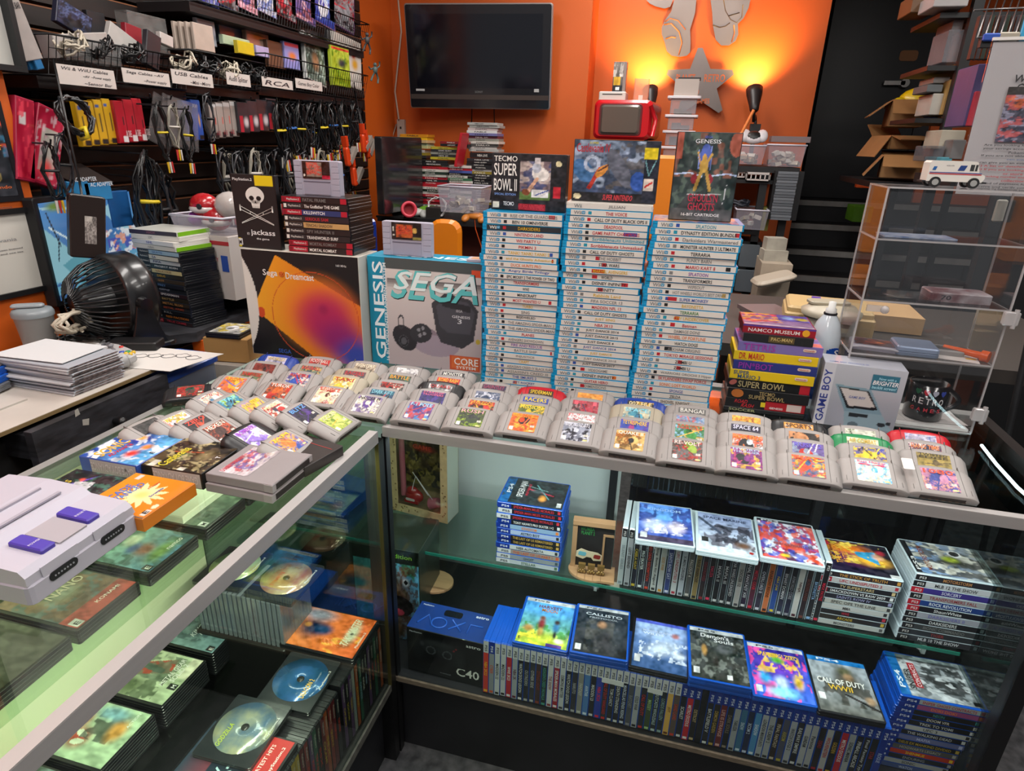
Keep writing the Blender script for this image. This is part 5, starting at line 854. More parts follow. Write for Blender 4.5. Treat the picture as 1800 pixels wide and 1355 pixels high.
lface(-.018, -.168, tp, .135, .19, .0143, DVDB, [('g', 'C85A2A', 'D87A3A'), ('b', .5, .75, .3, .25, '1E2A44'), ('b', .5, .6, .15, .15, '2A4A78'), ('b', .55, .85, .07, .06, 'C8884A'), ('b', .85, .8, .2, .3, '8A8AA0'), ('n', 'E0A040', 6, .6, 2, (0, 0, 1, .5)), ('b', .55, .2, .35, .1, 'A8A890')], [('TAK MASTER', .03, .03, .085, .02, 'C8C8B0', .3), ('PlayStation.2', .03, .004, .05, .007, 'E8D8D0')], 'orange cover case with hooded figure lying on the upright row near corner', 'cases on the upright row of the left case')
jewel(-.040, -.315, tp, ('3A6AA8', '1E4A6A'), [('DRAGON 2', .03, .03, .05, .012, 'E0B040'), ('PlayStation.2', .06, .006, .05, .006, 'D0D0D0')], 'clear disc case with blue cartoon disc lying on the upright row of left case', .03)
lface(-.022, -.515, tp, .135, .19, .0143, DVDB, [('g', 'B02A2A', '2A3A4A'), ('r', 0, 0, 1, .25, 'B02828'), ('r', .0, .3, 1, .7, '1E2A38'), ('r', .02, .1, .14, .3, 'D8D8D8')], [('X-MEN', .02, .08, .09, .03, 'A8C8D0'), ('GREATEST HITS', .03, .03, .08, .008, 'E8C8C8'), ('PlayStation.2', .05, .008, .06, .008, 'E8D8D8')], 'red banded cover case lying on upright row under a clear disc case', 'cases on the upright row of the left case')
jewel(-.070, -.462, tp+.0148, ('A8A88A', '4A6A8A'), [('GODZILLA', .025, .085, .05, .010, 'A8B83A', .3), ('PlayStation.2', .06, .006, .05, .006, 'D0D0D0')], 'clear disc case with pale monster disc on top of the red banded case', .02)
one('riser_box', MB().prism(rr(.24, .13, .003, 1), 0, .193, .002), M('0C0C0E', .5), 'plain black riser box at back corner of the left case deck', 'riser', T(-.31, -.11, LD))
for k in range(18):
    tag(ob('disc_case', MB().prism(rr(.0095, .118, .0008, 1), 0, .125, .0006) if k == 0 else bpy.data.objects['disc_case_upright'].data, M('6A7078', .25, coat=.6) if k == 0 else None, None, T(-.415+k*.0128, -.108, LD+.1935)), 'slim clear disc case standing on the black riser, spine facing the shopper side', 'disc case', 'disc cases standing on the riser').name = 'disc_case_upright' if k == 0 else 'disc_case'
bpy.data.objects['disc_case_upright'].name = 'disc_case'
jewel(-.162, -.168, LD+.319, ('B8A888', '9A5A4A'), [('STREETS', .04, .075, .05, .009, 'A83A2A'), ('PlayStation.2', .07, .006, .05, .006, 'D8D8E0')], 'clear disc case with pinkish disc lying on the standing disc cases', -.02)
jewel(-.302, -.160, LD+.319, ('B8B070', 'A8C0A0'), [('RIPPER', .02, .085, .05, .010, 'A83A2A'), ('PlayStation.2', .07, .006, .05, .006, 'D8D8E0')], 'clear disc case with yellow green disc lying on the standing disc cases', .03)
o = plainbox('carton', 'pale printed carton standing on the upper shelf near the corner', T(-.50, -.20, .7625, 0), .12, .16, .045, 'C8C8B8')
# ================================================================== things on top of the left case
def gba(x0, y0, z, w, d, h, ops, items, label, side='9A9890', rz=0, band=True):
    t = tag(ob('game_box', MB().prism([(0, 0), (w, 0), (w, d), (0, d)], 0, h, .0008, both=True).mesh('carton', [M(side, .4, coat=.3)]), None, None, T(x0, y0, z, rz)), label, 'game box', 'handheld game boxes on the left case')
    # picture: cover x runs +y, cover up runs -x
    f = FR((w-.001, .001, h), (0, 1, 0), (-1, 0, 0))
    art(d-.002, w-.002, ops, f, t, 'cover_art', lift=.0004)
    for it in items: put(t, it, f, .0009)
    if band:
        b = FR((w-.003, -.0003, h-.002), (-1, 0, 0), (0, 0, -1)) if False else FR((.003, -.0004, .002), (1, 0, 0), (0, 0, 1))
        ob('side_band', MB().add([(.02, 0, 0), (w-.006, 0, 0), (w-.006, h-.004, 0), (.02, h-.004, 0)], [(0, 1, 2, 3)], 0, b), M('C4C2BC', .4), t)
        text('GAME BOY ADVANCE', w*.74, h*.5, FR((w-.008, -.0009, h*.78), (-1, 0, 0), (0, 0, -1)), M('E4E2DE'), t, 'side_lettering')
    return t
zc = HC+.0008
gba(-.432, -.350, zc, .126, .118, .032, [('g', '5AA8D8', '2A4AA8'), ('b', .75, .6, .25, .3, '2A3AA0'), ('n', 'D8E0E8', 8, .56, 3), ('b', .8, .62, .1, .12, 'E0A040'), ('b', .3, .35, .15, .12, 'C83028'), ('b', .55, .3, .12, .1, 'E0883A'), ('l', 0, .75, .55, .95, .05, 'F0F0F0')], [('SONIC', .008, .082, .07, .026, 'E0A820', .2), ('ADVANCE', .012, .068, .055, .011, 'C82A38', .2), ('E', .045, .006, .007, .009, '101010')], 'blue boxed handheld game with thick yellow lettering, beside the black drawer', '3A5AB0')
gba(-.303, -.343, zc, .124, .115, .032, [('g', '241E18', '1A1A16'), ('n', '4A3A26', 7, .52, 4), ('b', .4, .6, .15, .12, '5A6A3A'), ('b', .5, .3, .22, .14, '7A6A48'), ('l', .5, .9, .6, .4, .015, 'A8502A'), ('n', 'A89A70', 12, .62, 3), ('r', .0, .8, .2, .92, 'C8C4B8'), ('r', .0, .3, .1, .42, 'D0C8B8')], [('Castlevania', .006, .078, .07, .02, 'D0C030', .1), ('T', .055, .005, .007, .009, 'E8E8E8')], 'dark boxed handheld game with yellow gothic lettering, next to the grey slotted cartridges', '1E1C1A', .02)
gba(-.425, -.482, zc, .120, .118, .014, [('g', '2A2C2E', '1E2022'), ('l', .3, .9, .9, .5, .02, '5A4AA8'), ('b', .35, .5, .1, .14, 'C8C8C8'), ('p', [(.55, .35), (.75, .4), (.7, .7), (.6, .65)], 'C0C0C4'), ('b', .75, .65, .06, .06, 'D84A3A'), ('b', .15, .4, .1, .06, '8A8A90'), ('n', '3A6A5A', 10, .62, 6)], [('INVADERS', .01, .088, .07, .012, 'C8B040', .1)], 'dark boxed handheld game with space scene between the blue box and grey console', '26282A', .01, False)
gba(-.300, -.474, zc, .122, .116, .024, [('g', 'D87A10', 'E08A18'), ('s', .5, .45, .36, .5, 12, 'E8D8A0'), ('b', .5, .45, .12, .12, 'E8D078'), ('r', .06, .02, .2, .1, 'D0C8C0'), ('e', .3, .06, .06, .04, 'D8D0B0'), ('r', .85, .82, .97, .9, 'D8C8C0'), ('r', 0, 0, .03, .6, '6A5A50')], [('ARCADE', .008, .088, .07, .014, '3A6AC0', .1), ('ADVANCED', .008, .074, .08, .013, '3A6AC0', .1), ('E', .012, .004, .008, .009, '101010'), ('Frogger', .075, .055, .026, .005, 'B02A28'), ('Scramble', .055, .035, .03, .005, '3A4AA8')], 'orange boxed handheld game with starburst cover at the front of the left case', 'C8700C', 0, False)
# slotted grey cartridges
GS = M('8E8788', .5, noise=.04, nscale=30)
for k in range(2):
    t = thing('game_cartridge', ['grey slotted cartridge under the one with red and white label', 'grey slotted cartridge with red and white label on top of another'][k], 'game cartridge', T(-.172, -.342+.004*k, zc+.0175*k, R(-1)), 'grey slotted cartridges on the left case')
    mb = MB(); mb.prism([(0, 0), (.118, 0), (.118, -.0), (.134, 0), (.134, .12), (.0, .12)], 0, .0165, .0012, both=True); ob('shell', mb, GS, t)
    ob('edge_step', MB().box(.118, -.0008, .001, .1345, .1208, .0155), M('9A9494', .5), t)
    ob('slot_opening', MB().box(.1343, .010, .003, .1352, .110, .0135), M('1E1414', .6), t)
    if k: art(.058, .098, [('g', 'C8B8B8', 'D8C8C8'), ('n', 'B83A48', 9, .5, 3, (.1, .3, 1, 1)), ('n', '7A5A9A', 10, .56, 5, (.2, .1, 1, .9)), ('r', .0, .82, 1, 1, 'B8485A')], FR((.108, .014, .0166), (0, 1, 0), (-1, 0, 0)), t, 'cartridge_label') if False else art(.098, .058, [('g', 'C0B4B8', 'D0C4C8'), ('n', 'B83A48', 9, .5, 3, (.1, .2, .9, 1)), ('n', '6A5A9A', 10, .56, 5, (.2, .1, .9, .9)), ('b', .85, .2, .1, .15, 'D8C8C0')], FR((.075, .012, .0166), (0, 1, 0), (-1, 0, 0)), t, 'cartridge_label')
    if k: text('DOUBLE DRAGON', .055, .010, FR((.028, .014, .0173), (0, 1, 0), (-1, 0, 0)), M('B03A4A'), t)
t = one('cartridge_sleeve', MB().prism(rr(.155, .105, .002, 1), 0, .021, .001, both=True), M('2E2826', .45), 'black cartridge sleeve with red lettering at the edge of the left case', 'cartridge sleeve', T(-.098, -.182, zc, R(-13)))
ob('red_stripe', MB().box(-.07, .028, .0212, .07, .0292, .0214), M('B02A24'), t); text('Nintendo', .055, .011, FR((-.055, -.006, .0212), (.93, .36, 0), (-.36, .93, 0)), M('B82A24'), t)
# console
CL, CD2, PU = M('B2AEBA', .5), M('9E9AA6', .5), M('4A3AA0', .45)
t = thing('game_console', 'light grey game console with two purple sliders and controller ports at lower left', 'game console', T(-.188, -.562, zc, RZ90+R(2)))
w = .092
mb = MB().prism(rr(2*w, .235, .008, 2, 0, .1175), 0, .030, .002, both=True); ob('lower_shell', mb, M('A6A2AE', .5), t)
mb = MB(); prof = [(.003, .030), (.003, .043), (.012, .052), (.075, .056), (.09, .066), (.15, .070), (.23, .066), (.232, .03)]
n = len(prof); v = [(-w+.002, y_, z_) for y_, z_ in prof]+[(w-.002, y_, z_) for y_, z_ in prof]
mb.add(v, [tuple(range(n)), tuple(range(2*n-1, n-1, -1))]+[(i, i+n, (i+1) % n+n, (i+1) % n) for i in range(n)]); ob('upper_shell', mb, CL, t)
ob('side_cheek', MB().prism([(.003, .031), (.232, .031), (.230, .05), (.01, .046)], 0, .004, .001, 0, FR((w-.002, 0, 0), (0, 1, 0), (0, 0, 1))), CD2, t)
fr = lambda x, y: FR((x, y, .0535+.004*(y-.012)/.063), (1, 0, 0), (0, 1, .063))
for x, nm in ((-.052, 'POWER'), (.022, 'RESET')):
    s_ = ob('slider', MB().prism(rr(.022, .056, .002, 1, .011, .028), -.006, .0055, .002, 0, fr(x, .014)), PU, t)
    text(nm, .003, .014, fr(x+.009, .02) @ T(0, 0, .0058), M('C8C0E0'), s_) if False else text(nm, .018, .004, fr(x+.002, .035) @ T(0, 0, .0056), M('C8C0E0'), s_)
ob('centre_plate', MB().prism(rr(.046, .058, .001, 1, .023, .029), -.004, .0012, 0, 0, fr(-.027, .012)), M('A09AA0', .5), t)
ob('cartridge_flap', MB().box(-.062, .098, .0685, .062, .104, .0712).box(-.062, .135, .0685, .062, .139, .0725), CD2, t)
text('SUPER NINTENDO', .07, .007, FR((-.075, .155, .0712), (1, 0, 0), (0, 1, 0)), M('7A7684'), t)
for x in (-.062, .022):
    q = ob('controller_port', MB().prism(rr(.044, .013, .006, 3, x+.022, .0235), 0, .0015, 0, 0, FR((0, .0003, 0), (1, 0, 0), (0, 0, 1))), M('16161A', .5), t)
    mb = MB()
    for j in range(7): mb.cyl((x+.008+j*.0047, -.0015, .0235), (x+.008+j*.0047, -.0022, .0235), .0014, .0014, 6)
    ob('port_pins', mb, M('8A8A90', .4), q)
for x in (-.066, .018): ob('port_surround', MB().prism([(0, 0), (.052, 0), (.055, .045), (-.003, .045)], 0, .0012, .0005, 0, FR((x, .0022, .001), (1, 0, 0), (0, 0, 1))), CL, t)
# ================================================================== desks on the staff side at left
ZW = 1.02
DX = P(301, 635, z=ZW).x
WT = M('B9B2AA', .6, noise=.12, nscale=8); BD = M('17171A', .6, noise=.5, nscale=18, c2='34343A', stretch=(.3, 1, 4), bump=.2)
yf = P(350, 621, z=ZW).y
t = thing('work_desk', 'worn white-topped desk with a black drawer pulled out, left of the display case', 'desk', Matrix())
ob('desk_top', MB().box(-1.13, -1.5, ZW-.008, DX, yf, ZW).box(-1.13, -1.2, ZW, DX-.10, P(60, 705, z=ZW).y, ZW+.004), WT, t)
ob('top_edge', MB().box(DX-.001, -1.5, ZW-.009, DX+.001, yf, ZW-.001), M('7A6440', .7), t)
ob('desk_body', MB().box(-1.12, -1.5, .0, DX-.06, yf-.03, ZW-.03), M('141416', .7, noise=.3, nscale=10), t)
dxf = DX+.035; a = P(54, 758, x=dxf); b = P(292, 651.5, x=dxf); c = P(75, 831, x=dxf)
d = ob('drawer', MB().box(dxf-.02, a.y, c.z+.004, dxf, b.y, a.z-.004).box(dxf-.12, a.y+.01, c.z+.02, dxf-.02, b.y-.01, a.z-.02), BD, t)
k = P(201, 739, x=dxf); ob('knob', MB().cyl((dxf, k.y, k.z), (dxf+.018, k.y, k.z), .006, .011, 12).ball((dxf+.022, k.y, k.z), .012), M('0C0C0E', .35), d)
q = P(132, 733, x=dxf); mb = MB(); ob('torn_sticker', MB().prism([(0, 0), (.012, .002), (.010, .016), (.002, .014)], 0, .0005, 0, 0, FR((dxf+.0006, q.y, q.z), (0, 1, 0), (0, 0, 1))).prism([(.012, -.025), (.026, -.03), (.03, -.016), (.014, -.012)], 0, .0005, 0, 0, FR((dxf+.0006, q.y, q.z), (0, 1, 0), (0, 0, 1))), M('A8A49C', .7), d)
# sleeves in a pile
p0 = P(128, 698, z=ZW); p1 = P(35, 668, z=ZW); p2 = P(200, 662, z=ZW)
r0 = math.atan2(p0.y-p1.y, p0.x-p1.x); wl = min((p0-p1).length, .26); dl = .135; rg = random.Random(3)
for k in range(13):
    m = T(p0.x, p0.y, ZW+.0002+k*.0052, R(-1)+rg.uniform(-.03, .03)) @ T(-wl+rg.uniform(-.004, .004), rg.uniform(-.004, .01), 0)
    o = one('paper_sleeve', MB().prism([(0, 0), (wl, 0), (wl, dl), (0, dl)], 0, .0046, .001, both=True), M(rg.choice(['A9ADB4', '9CA0A8', 'B4B6BA']), .5), f'grey padded sleeve, {nth(12-k)} from top of the pile on the white desk', 'sleeve', m, 'sleeves piled on the white desk')
    o2 = MB().box(wl+.0002, .004, .0006, wl+.0006, dl-.004, .004); ob('printed_edge', o2, M('8A7A78', .6, noise=.7, nscale=90, c2='3A3436'), o)
one('paper_sheet', MB().prism([(0, 0), (.20, .0), (.195, .13), (0.01, .135)], 0, .0012), M('C4C6C8', .6), 'big white sheet lying on top of the sleeve pile', 'paper', T(p0.x-wl-.02, p0.y+.01, ZW+.0700, R(2)))
for k, (c, lb) in enumerate((('6A6C70', 'grey case at the bottom of the small pile at the left edge of the desk'), ('1C58B8', 'blue game case in the small pile at the left edge of desk'), ('1C58B8', 'second blue game case in small pile at the left edge of desk'), ('A89890', 'pale cover case topping the small pile at left edge of desk'))):
    q = P(22, 700, z=ZW); tag(ob('dvd_case', shell_plain(.135, .17, .0145, M(c, .35, coat=.2)), None, None, T(q.x-.15, q.y-.15+.003*k, ZW+.0045+k*.0152, R(12+3*k))), lb, 'game case', 'small pile of cases at the edge of the desk')
# shaker bottle
q = P(60, 640, z=ZW); 
t = thing('shaker_bottle', 'grey plastic shaker bottle with flip cap in front of the orange pillar', 'bottle', T(-1.05, P(60, 560, x=-1.05).y, ZW))
hb = P(45, 545, x=-1.05).z-ZW
ob('body', MB().lathe([(.034, 0), (.036, .002), (.045, hb*.86), (.046, hb*.87)], 28), M('8D8E8E', .4), t)
ob('lid', MB().lathe([(.048, hb*.84), (.048, hb*.93), (.044, hb*.99), (.03, hb*1.02), (0.001, hb*1.02)], 28), M('7D8488', .35), t)
ob('flip_cap', MB().prism(rr(.075, .03, .012, 3), hb*1.04, hb*1.10, .003, 0, T(-.012, 0, 0, R(35))), M('8A9094', .35), t)
text('XMOTLEX', .11, .02, FR((.044, .012, hb*.74), (0.03, 0, -1), (.2, 1, 0)), M('5A5C5E'), t, lift=.003)
# controller and cables
q = P(193, 640, z=ZW)
t = thing('game_controller', 'grey three-pronged controller with coloured buttons lying on the desk by the sleeves', 'game controller', T(q.x, q.y, ZW+.022, R(-20), R(4)))
CGM = M('A8A8A8', .4); mb = MB()
body = [(-.08, .02), (-.072, .038), (-.03, .05), (.03, .05), (.072, .038), (.08, .02), (.078, -.0), (.07, -.055), (.055, -.062), (.045, -.02), (.02, -.012), (.014, -.06), (0, -.07), (-.014, -.06), (-.02, -.012), (-.045, -.02), (-.055, -.062), (-.07, -.055), (-.078, 0)]
tri = [0, 1, 2, 3, 4, 5, 6]
mb.prism([(-.08, .015), (-.05, -.012), (.05, -.012), (.08, .015), (.072, .036), (.03, .048), (-.03, .048), (-.072, .036)], -.012, .012, .006, both=True)
for (ax, ay, bx, by) in ((-.062, .012, -.064, -.06), (.062, .012, .064, -.06), (0, .01, 0, -.066)):
    mb.cyl((ax, ay, 0), (bx, by, -.006), .02, .012, 12); mb.ball((bx, by, -.006), .0122, 10)
ob('body', mb, CGM, t)
ob('thumb_stick', MB().lathe([(.012, .010), (.006, .016), (.006, .022), (.009, .026), (.001, .028)], 14, 0, T(0, .012, 0)), M('7A7A7E', .4), t)
for x, y, c, r in ((.05, .028, '2A8A4A', .006), (.040, .018, '2A4AA8', .006), (.062, .036, 'D8B030', .0045), (.068, .026, 'D8B030', .0045), (.056, .020, 'D8B030', .0045), (0, .036, 'C03028', .005)):
    ob('button', MB().lathe([(r, .009), (r, .015), (.0001, .016)], 10, 0, T(x, y, 0)), M(c, .35), t)
ob('direction_pad', MB().box(-.064, .020, .011, -.044, .026, .016).box(-.057, .013, .011, -.051, .033, .016), M('5A5A5E'), t)
def coil(name, label, c, r, n, th, mat, cat='cable', group=None, m=None, tie=None, sq=(1, 1, .3), seed=0, extra=()):
    rg = random.Random(seed); pts = []
    for i in range(n*14): a = 2*pi*i/14; rr_ = r*(1+rg.uniform(-.12, .12)); pts.append((rr_*cos(a)*sq[0], rr_*sin(a)*sq[1], (rg.uniform(-1, 1))*r*sq[2]))
    t = thing(name, label, cat, m if m is not None else T(*c), group); ob('cord', MB().tube(pts, th, 5), mat, t)
    for e in extra: ob(e[0], e[1], e[2], t)
    if tie: ob('tie', MB().tube([(r*sq[0]*.75, 0, -r*sq[2]*1.3), (r*sq[0]*1.25, 0, -r*sq[2]), (r*sq[0]*1.25, 0, r*sq[2]), (r*sq[0]*.75, 0, r*sq[2]*1.3)], th*1.4, 5, closed=True), tie, t)
    return t
CABK, CABW = M('101012', .35, coat=.2), M('B8AE9C', .5)
q = P(128, 598, z=ZW); coil('cable', 'cream cable coiled upright on the desk beside the black fan', (-.98, P(130, 570, x=-.98).y, ZW+.085), .062, 5, .0045, CABW, sq=(.4, 1, .35), m=T(-.98, P(130, 575, x=-.98).y, ZW+.072, R(20)) @ Matrix.Rotation(pi/2, 4, 'Y'), seed=2)
q = P(150, 610, z=ZW); coil('cable', 'tangled black controller cable on the white desk behind the controller', (q.x, q.y, ZW+.016), .05, 5, .0035, CABK, seed=4, sq=(1.5, .8, .2))
q = P(240, 612, z=ZW); one('black_box', MB().prism(rr(.13, .06, .004, 2), 0, .022, .003), BLACK, 'small flat black box lying on the desk by the drawn sheet', 'box', T(q.x, q.y, ZW+.002, R(20)))
q = P(280, 625, z=ZW+.001); t = one('paper_sheet', MB().prism([(-.13, -.07), (.10, -.09), (.16, .06), (-.10, .09)], 0, .0012), M('CFCBC6', .7), 'white paper with ink cloud doodles at far end of the desk', 'paper', T(q.x, q.y-.02, ZW+.0005, R(10)))
mb = MB(); rg = random.Random(5)
for k in range(5):
    cx, cy = -.04+k*.035, rg.uniform(-.03, .03); mb.tube([(cx+.02*cos(a)*(1+.2*sin(5*a)), cy+.014*sin(a)*(1+.2*cos(4*a)), .0016) for a in np.linspace(0, 2*pi, 15)[:-1]], .0008, 3, closed=True)
ob('ink_doodle', mb, M('2A2A2E'), t)
# ---------------------------------------------------------------- black desk by the slat wall
ZB = 1.0
pts = [P(165, 606, z=ZB), P(345, 584, z=ZB), P(428, 552, z=ZB)]; pl = [(p_.x, p_.y) for p_ in pts]
outline = pl+[(-.72, 1.35), (XL+.002, 1.35), (XL+.002, .28), (pl[0][0]-.02, pl[0][1]+.01)]
t = thing('side_desk', 'black desk on orange legs carrying the fan and the leaning monitor', 'desk', Matrix())
ob('desk_top', MB().prism(outline, ZB-.03, ZB), BD, t)
q = P(352, 600, z=ZB-.03)
for i, (x, y) in enumerate(((q.x-.02, q.y+.01), (XL+.04, q.y+.02), (-.78, 1.28), (XL+.04, 1.28))): ob('leg', MB().box(x-.02, y, 0, x+.02, y+.035, ZB-.03), M('C8560C', .5), t)
ob('cross_rail', MB().box(XL+.04, q.y+.02, .66, q.x-.03, q.y+.04, .78), M('B04A0A', .55), t)
# tall pile of cases
a = P(268, 562, z=ZB); b = P(346, 577, z=ZB); r0 = math.atan2(b.y-a.y, b.x-a.x)
PL = [('XBOX', '3A2A34', '8A5A6A', 'g'), ('2K', 'D0CCC4', '8A8A8A', 'w'), ('NHL', 'C8C8C8', '3A4A9A', 'w'), ('NBA', 'C4BEB4', '8A8A8A', 'g'), ('SKATE', '8AA0B0', '4A6A9A', 'k'), ('EA', 'C0B8A8', '3A4A7A', 'k'), ('FIFA', 'A8A8A8', '2A2A5A', 'k'), ('PROJECT EDEN', '2A2A2E', 'C8C8C8', 'k'), ('VALKYRIE', 'B8A878', '8A6A4A', 'k'), ('DEUS', '2A241E', 'B8902A', 'k'), ('GUN', '3A2E24', 'A8784A', 'k'), ('PREY', '1E1E26', '5A7AA8', 'k'), ('GENJI', '26282E', '9A9AA8', 'k'), ('SPIDERMAN', '2A1A20', 'D0C8C8', 'r'), ('BATTLE', '2A241C', 'A8885A', 'k'), ('METAL SLUG', '30261E', 'B8804A', 'k'), ('METAL ARMS', '26262A', 'A84A30', 'k'), ('KILL', '1A1A1E', '8A8A8A', 'k'), ('RED FACTION', '1C1C20', 'D87A20', 'k'), ('TRUE CRIME', '2A1A1C', 'C83A4A', 'r')]
for i, (ti, c, tc, kd) in enumerate(PL):
    k = len(PL)-1-i; mt = {'g': M('C8C8C0', .3, coat=.3), 'w': M('D8D4CC', .4)}.get(kd, DVDB); z = ZB+.0004+k*.0146
    m = T(a.x, a.y, z, r0+random.uniform(-.02, .02)+(.12 if i < 2 else 0)) @ T(random.uniform(-.003, .003)-.02*k/20+(-.01 if i < 4 else 0), 0, 0)
    o = tag(ob('dvd_case', shell(.19, .135, .0142, mt, 0), None, None, m), f'{"white" if kd in "gw" else "black"} game case, {nth(i)} from top of the tall pile beside the black fan', 'game case', 'tall pile beside the black fan')
    spine(o, .19, .0142, c, .003, .187); text(ti, min(.1, .009*len(ti)), .007, sfr(.07, .004), M(tc), o, 'title_lettering')
    if kd in 'kr': ob('console_band', MB().add([(.003, -.0008, .001), (.055, -.0008, .001), (.055, -.0008, .013), (.003, -.0008, .013)], [(0, 1, 2, 3)]), M('A01828' if kd == 'r' else '26262A'), o); text('PlayStation.2', .036, .006, sfr(.016, .004), M('C8C4BC'), o, 'console_name', lift=.0012)
    if kd == 'g': ob('green_edge', MB().box(.1902, .002, .001, .1908, .133, .0132), GREENC, o)
# fan
fy = P(205, 520, x=-.96).y; fz = P(205, 520, x=-.96).z
t = thing('desk_fan', 'round black floor fan with ribbed back standing on the black desk', 'fan', T(-.97, fy+.01, ZB, R(72)))
FB = M('161618', .3, coat=.3); hz = fz-ZB-.005; axis = FR((0, 0, hz), (0, 1, 0), (0, 0, 1))  # lathe axis = +x
prof = [(.03, -.125), (.07, -.11), (.10, -.07), (.114, -.02)]
mb = MB(); 
for k in range(36):
    an = 2*pi*k/36; c_, s_ = cos(an), sin(an); mb.tube([tuple(axis @ Vector((r*c_, r*s_, z))) for r, z in prof], .0028, 4)
ob('rear_grille', mb, FB, t); ob('hub', MB().lathe([(.001, -.118), (.032, -.116), (.04, -.09), (.05, -.02)], 20, 0, axis), FB, t)
ob('duct_ring', MB().lathe([(.113, -.025), (.122, -.02), (.126, .045), (.118, .06), (.108, .058), (.106, .0), (.108, -.02)], 36, 0, axis), FB, t)
mb = MB()
for r in (.04, .06, .08, .1): mb.tube([tuple(axis @ Vector((r*cos(a_), r*sin(a_), .056))) for a_ in np.linspace(0, 2*pi, 25)[:-1]], .002, 4, closed=True)
ob('front_grille', mb, FB, t)
for s in (-1, 1):
    ob('stand_arm', MB().prism([(-.055, 0), (.055, 0), (.03, hz*.6), (.018, hz), (-.018, hz), (-.03, hz*.6)], 0, .008, .002, 0, FR((0, s*.136+(.004), 0), (1, 0, 0), (0, 0, 1))), FB, t)
    ob('pivot_knob', MB().cyl((0, s*.135, hz), (0, s*.158, hz), .02, .018, 14), M('0E0E10', .2, coat=.5), t)
ob('base', MB().prism(rr(.16, .30, .03, 3), 0, .012, .003), FB, t)
# monitor with aerial street picture
tl, tr, br, bl = P(64, 360, x=-1.12), P(223, 335, x=-1.24), P(255, 476, x=-1.24), P(105, 511, x=-1.12)
L0 = Vector(((tl.x+bl.x)/2, (tl.y+bl.y)/2, min(bl.z, br.z))); Rr = Vector(((tr.x+br.x)/2, (tr.y+br.y)/2, L0.z)); ex = (Rr-L0); mw = ex.length; ex.normalize(); mh = (tl.z+tr.z)/2-L0.z
t = thing('monitor', 'flat monitor showing a blue aerial street picture behind the black fan', 'monitor', FR(L0, ex, (0, 0, 1)))
ob('bezel', MB().prism(rr(mw+.03, mh+.03, .006, 2, mw/2, mh/2), -.03, -.002, .002), BLACK, t)
SCR = bpy.data.materials.new('screen_light'); SCR.use_nodes = True; nt = SCR.node_tree; b_ = nt.nodes['Principled BSDF']; at = nt.nodes.new('ShaderNodeAttribute'); at.attribute_name = 'Col'
nt.links.new(at.outputs[0], b_.inputs['Emission Color']); b_.inputs['Emission Strength'].default_value = .75; b_.inputs['Base Color'].default_value = (.02, .02, .02, 1); b_.inputs['Roughness'].default_value = .2
art(mw, mh, [('g', '6AA8C0', '4A88C8'), ('b', .45, .6, .5, .4, '3A6AA8'), ('p', [(0, .2), (.55, 0), (.35, .3), (.0, .75)], '8ABCC8'), ('p', [(.1, .35), (.3, .45), (.5, .15), (.3, .0)], '5A9AA8'), ('l', .05, .75, .8, .05, .008, 'D8E8E8'), ('l', 0, .95, .35, .9, .012, 'A8D0E0'), ('b', .15, .95, .12, .06, '6A8A3A'), ('p', [(.6, .85), (.9, .95), (.95, .5), (.8, .6)], '9AC8D8'), ('n', '4A4AA8', 14, .5, 5, (.62, .3, 1, .5)), ('n', 'E8A07A', 16, .58, 6, (.6, .3, 1, .6)), ('n', 'E8E8E8', 18, .6, 7, (.6, .2, 1, .6)), ('n', '2A4A8A', 14, .5, 8, (0, 0, .35, .2)), ('l', .05, .9, .12, .55, .006, '102030'), ('l', .07, .4, .12, .65, .005, '102030')], Matrix(), t, 'screen_picture', SCR, cell=.0035)
ob('stand', MB().box(mw/2-.04, .0, -.06, mw/2+.04, mh/2, -.03).box(mw/2-.11, ZB-L0.z, -.10, mw/2+.11, ZB-L0.z+.012, .02).box(mw/2-.03, ZB-L0.z, -.055, mw/2+.03, .02, -.035), BLACK, t)
# power brick hanging by its cord
q = P(152, 398, x=-1.02); qt = P(140, 290, x=-1.02)
t = thing('power_brick', 'black power adapter with grey rating label hanging in front of the monitor', 'power adapter', T(q.x, q.y, q.z, R(-32)) @ Matrix.Rotation(R(-10), 4, 'X'))
ob('brick', MB().prism(rr(.085, .17, .006, 2), -.02, .02, .003, 0, FR((0, 0, 0), (0, 1, 0), (0, 0, 1)), both=True), M('241A18', .35), t)
art(.028, .075, [('bg', '6A6260'), ('r', .0, .8, .6, 1, 'B8B0A8'), ('n', 'A8A09A', 14, .5, 3)], FR((.0205, -.008, -.045), (0, 1, 0), (0, 0, 1)), t, 'rating_label')
ob('cord', MB().tube([(0, -.01, .085), (.002, -.015, .12), (0, -.03, .2), (-.03, -.045, .32), (-.1, -.05, .42)], .0035, 6), CABK, t)
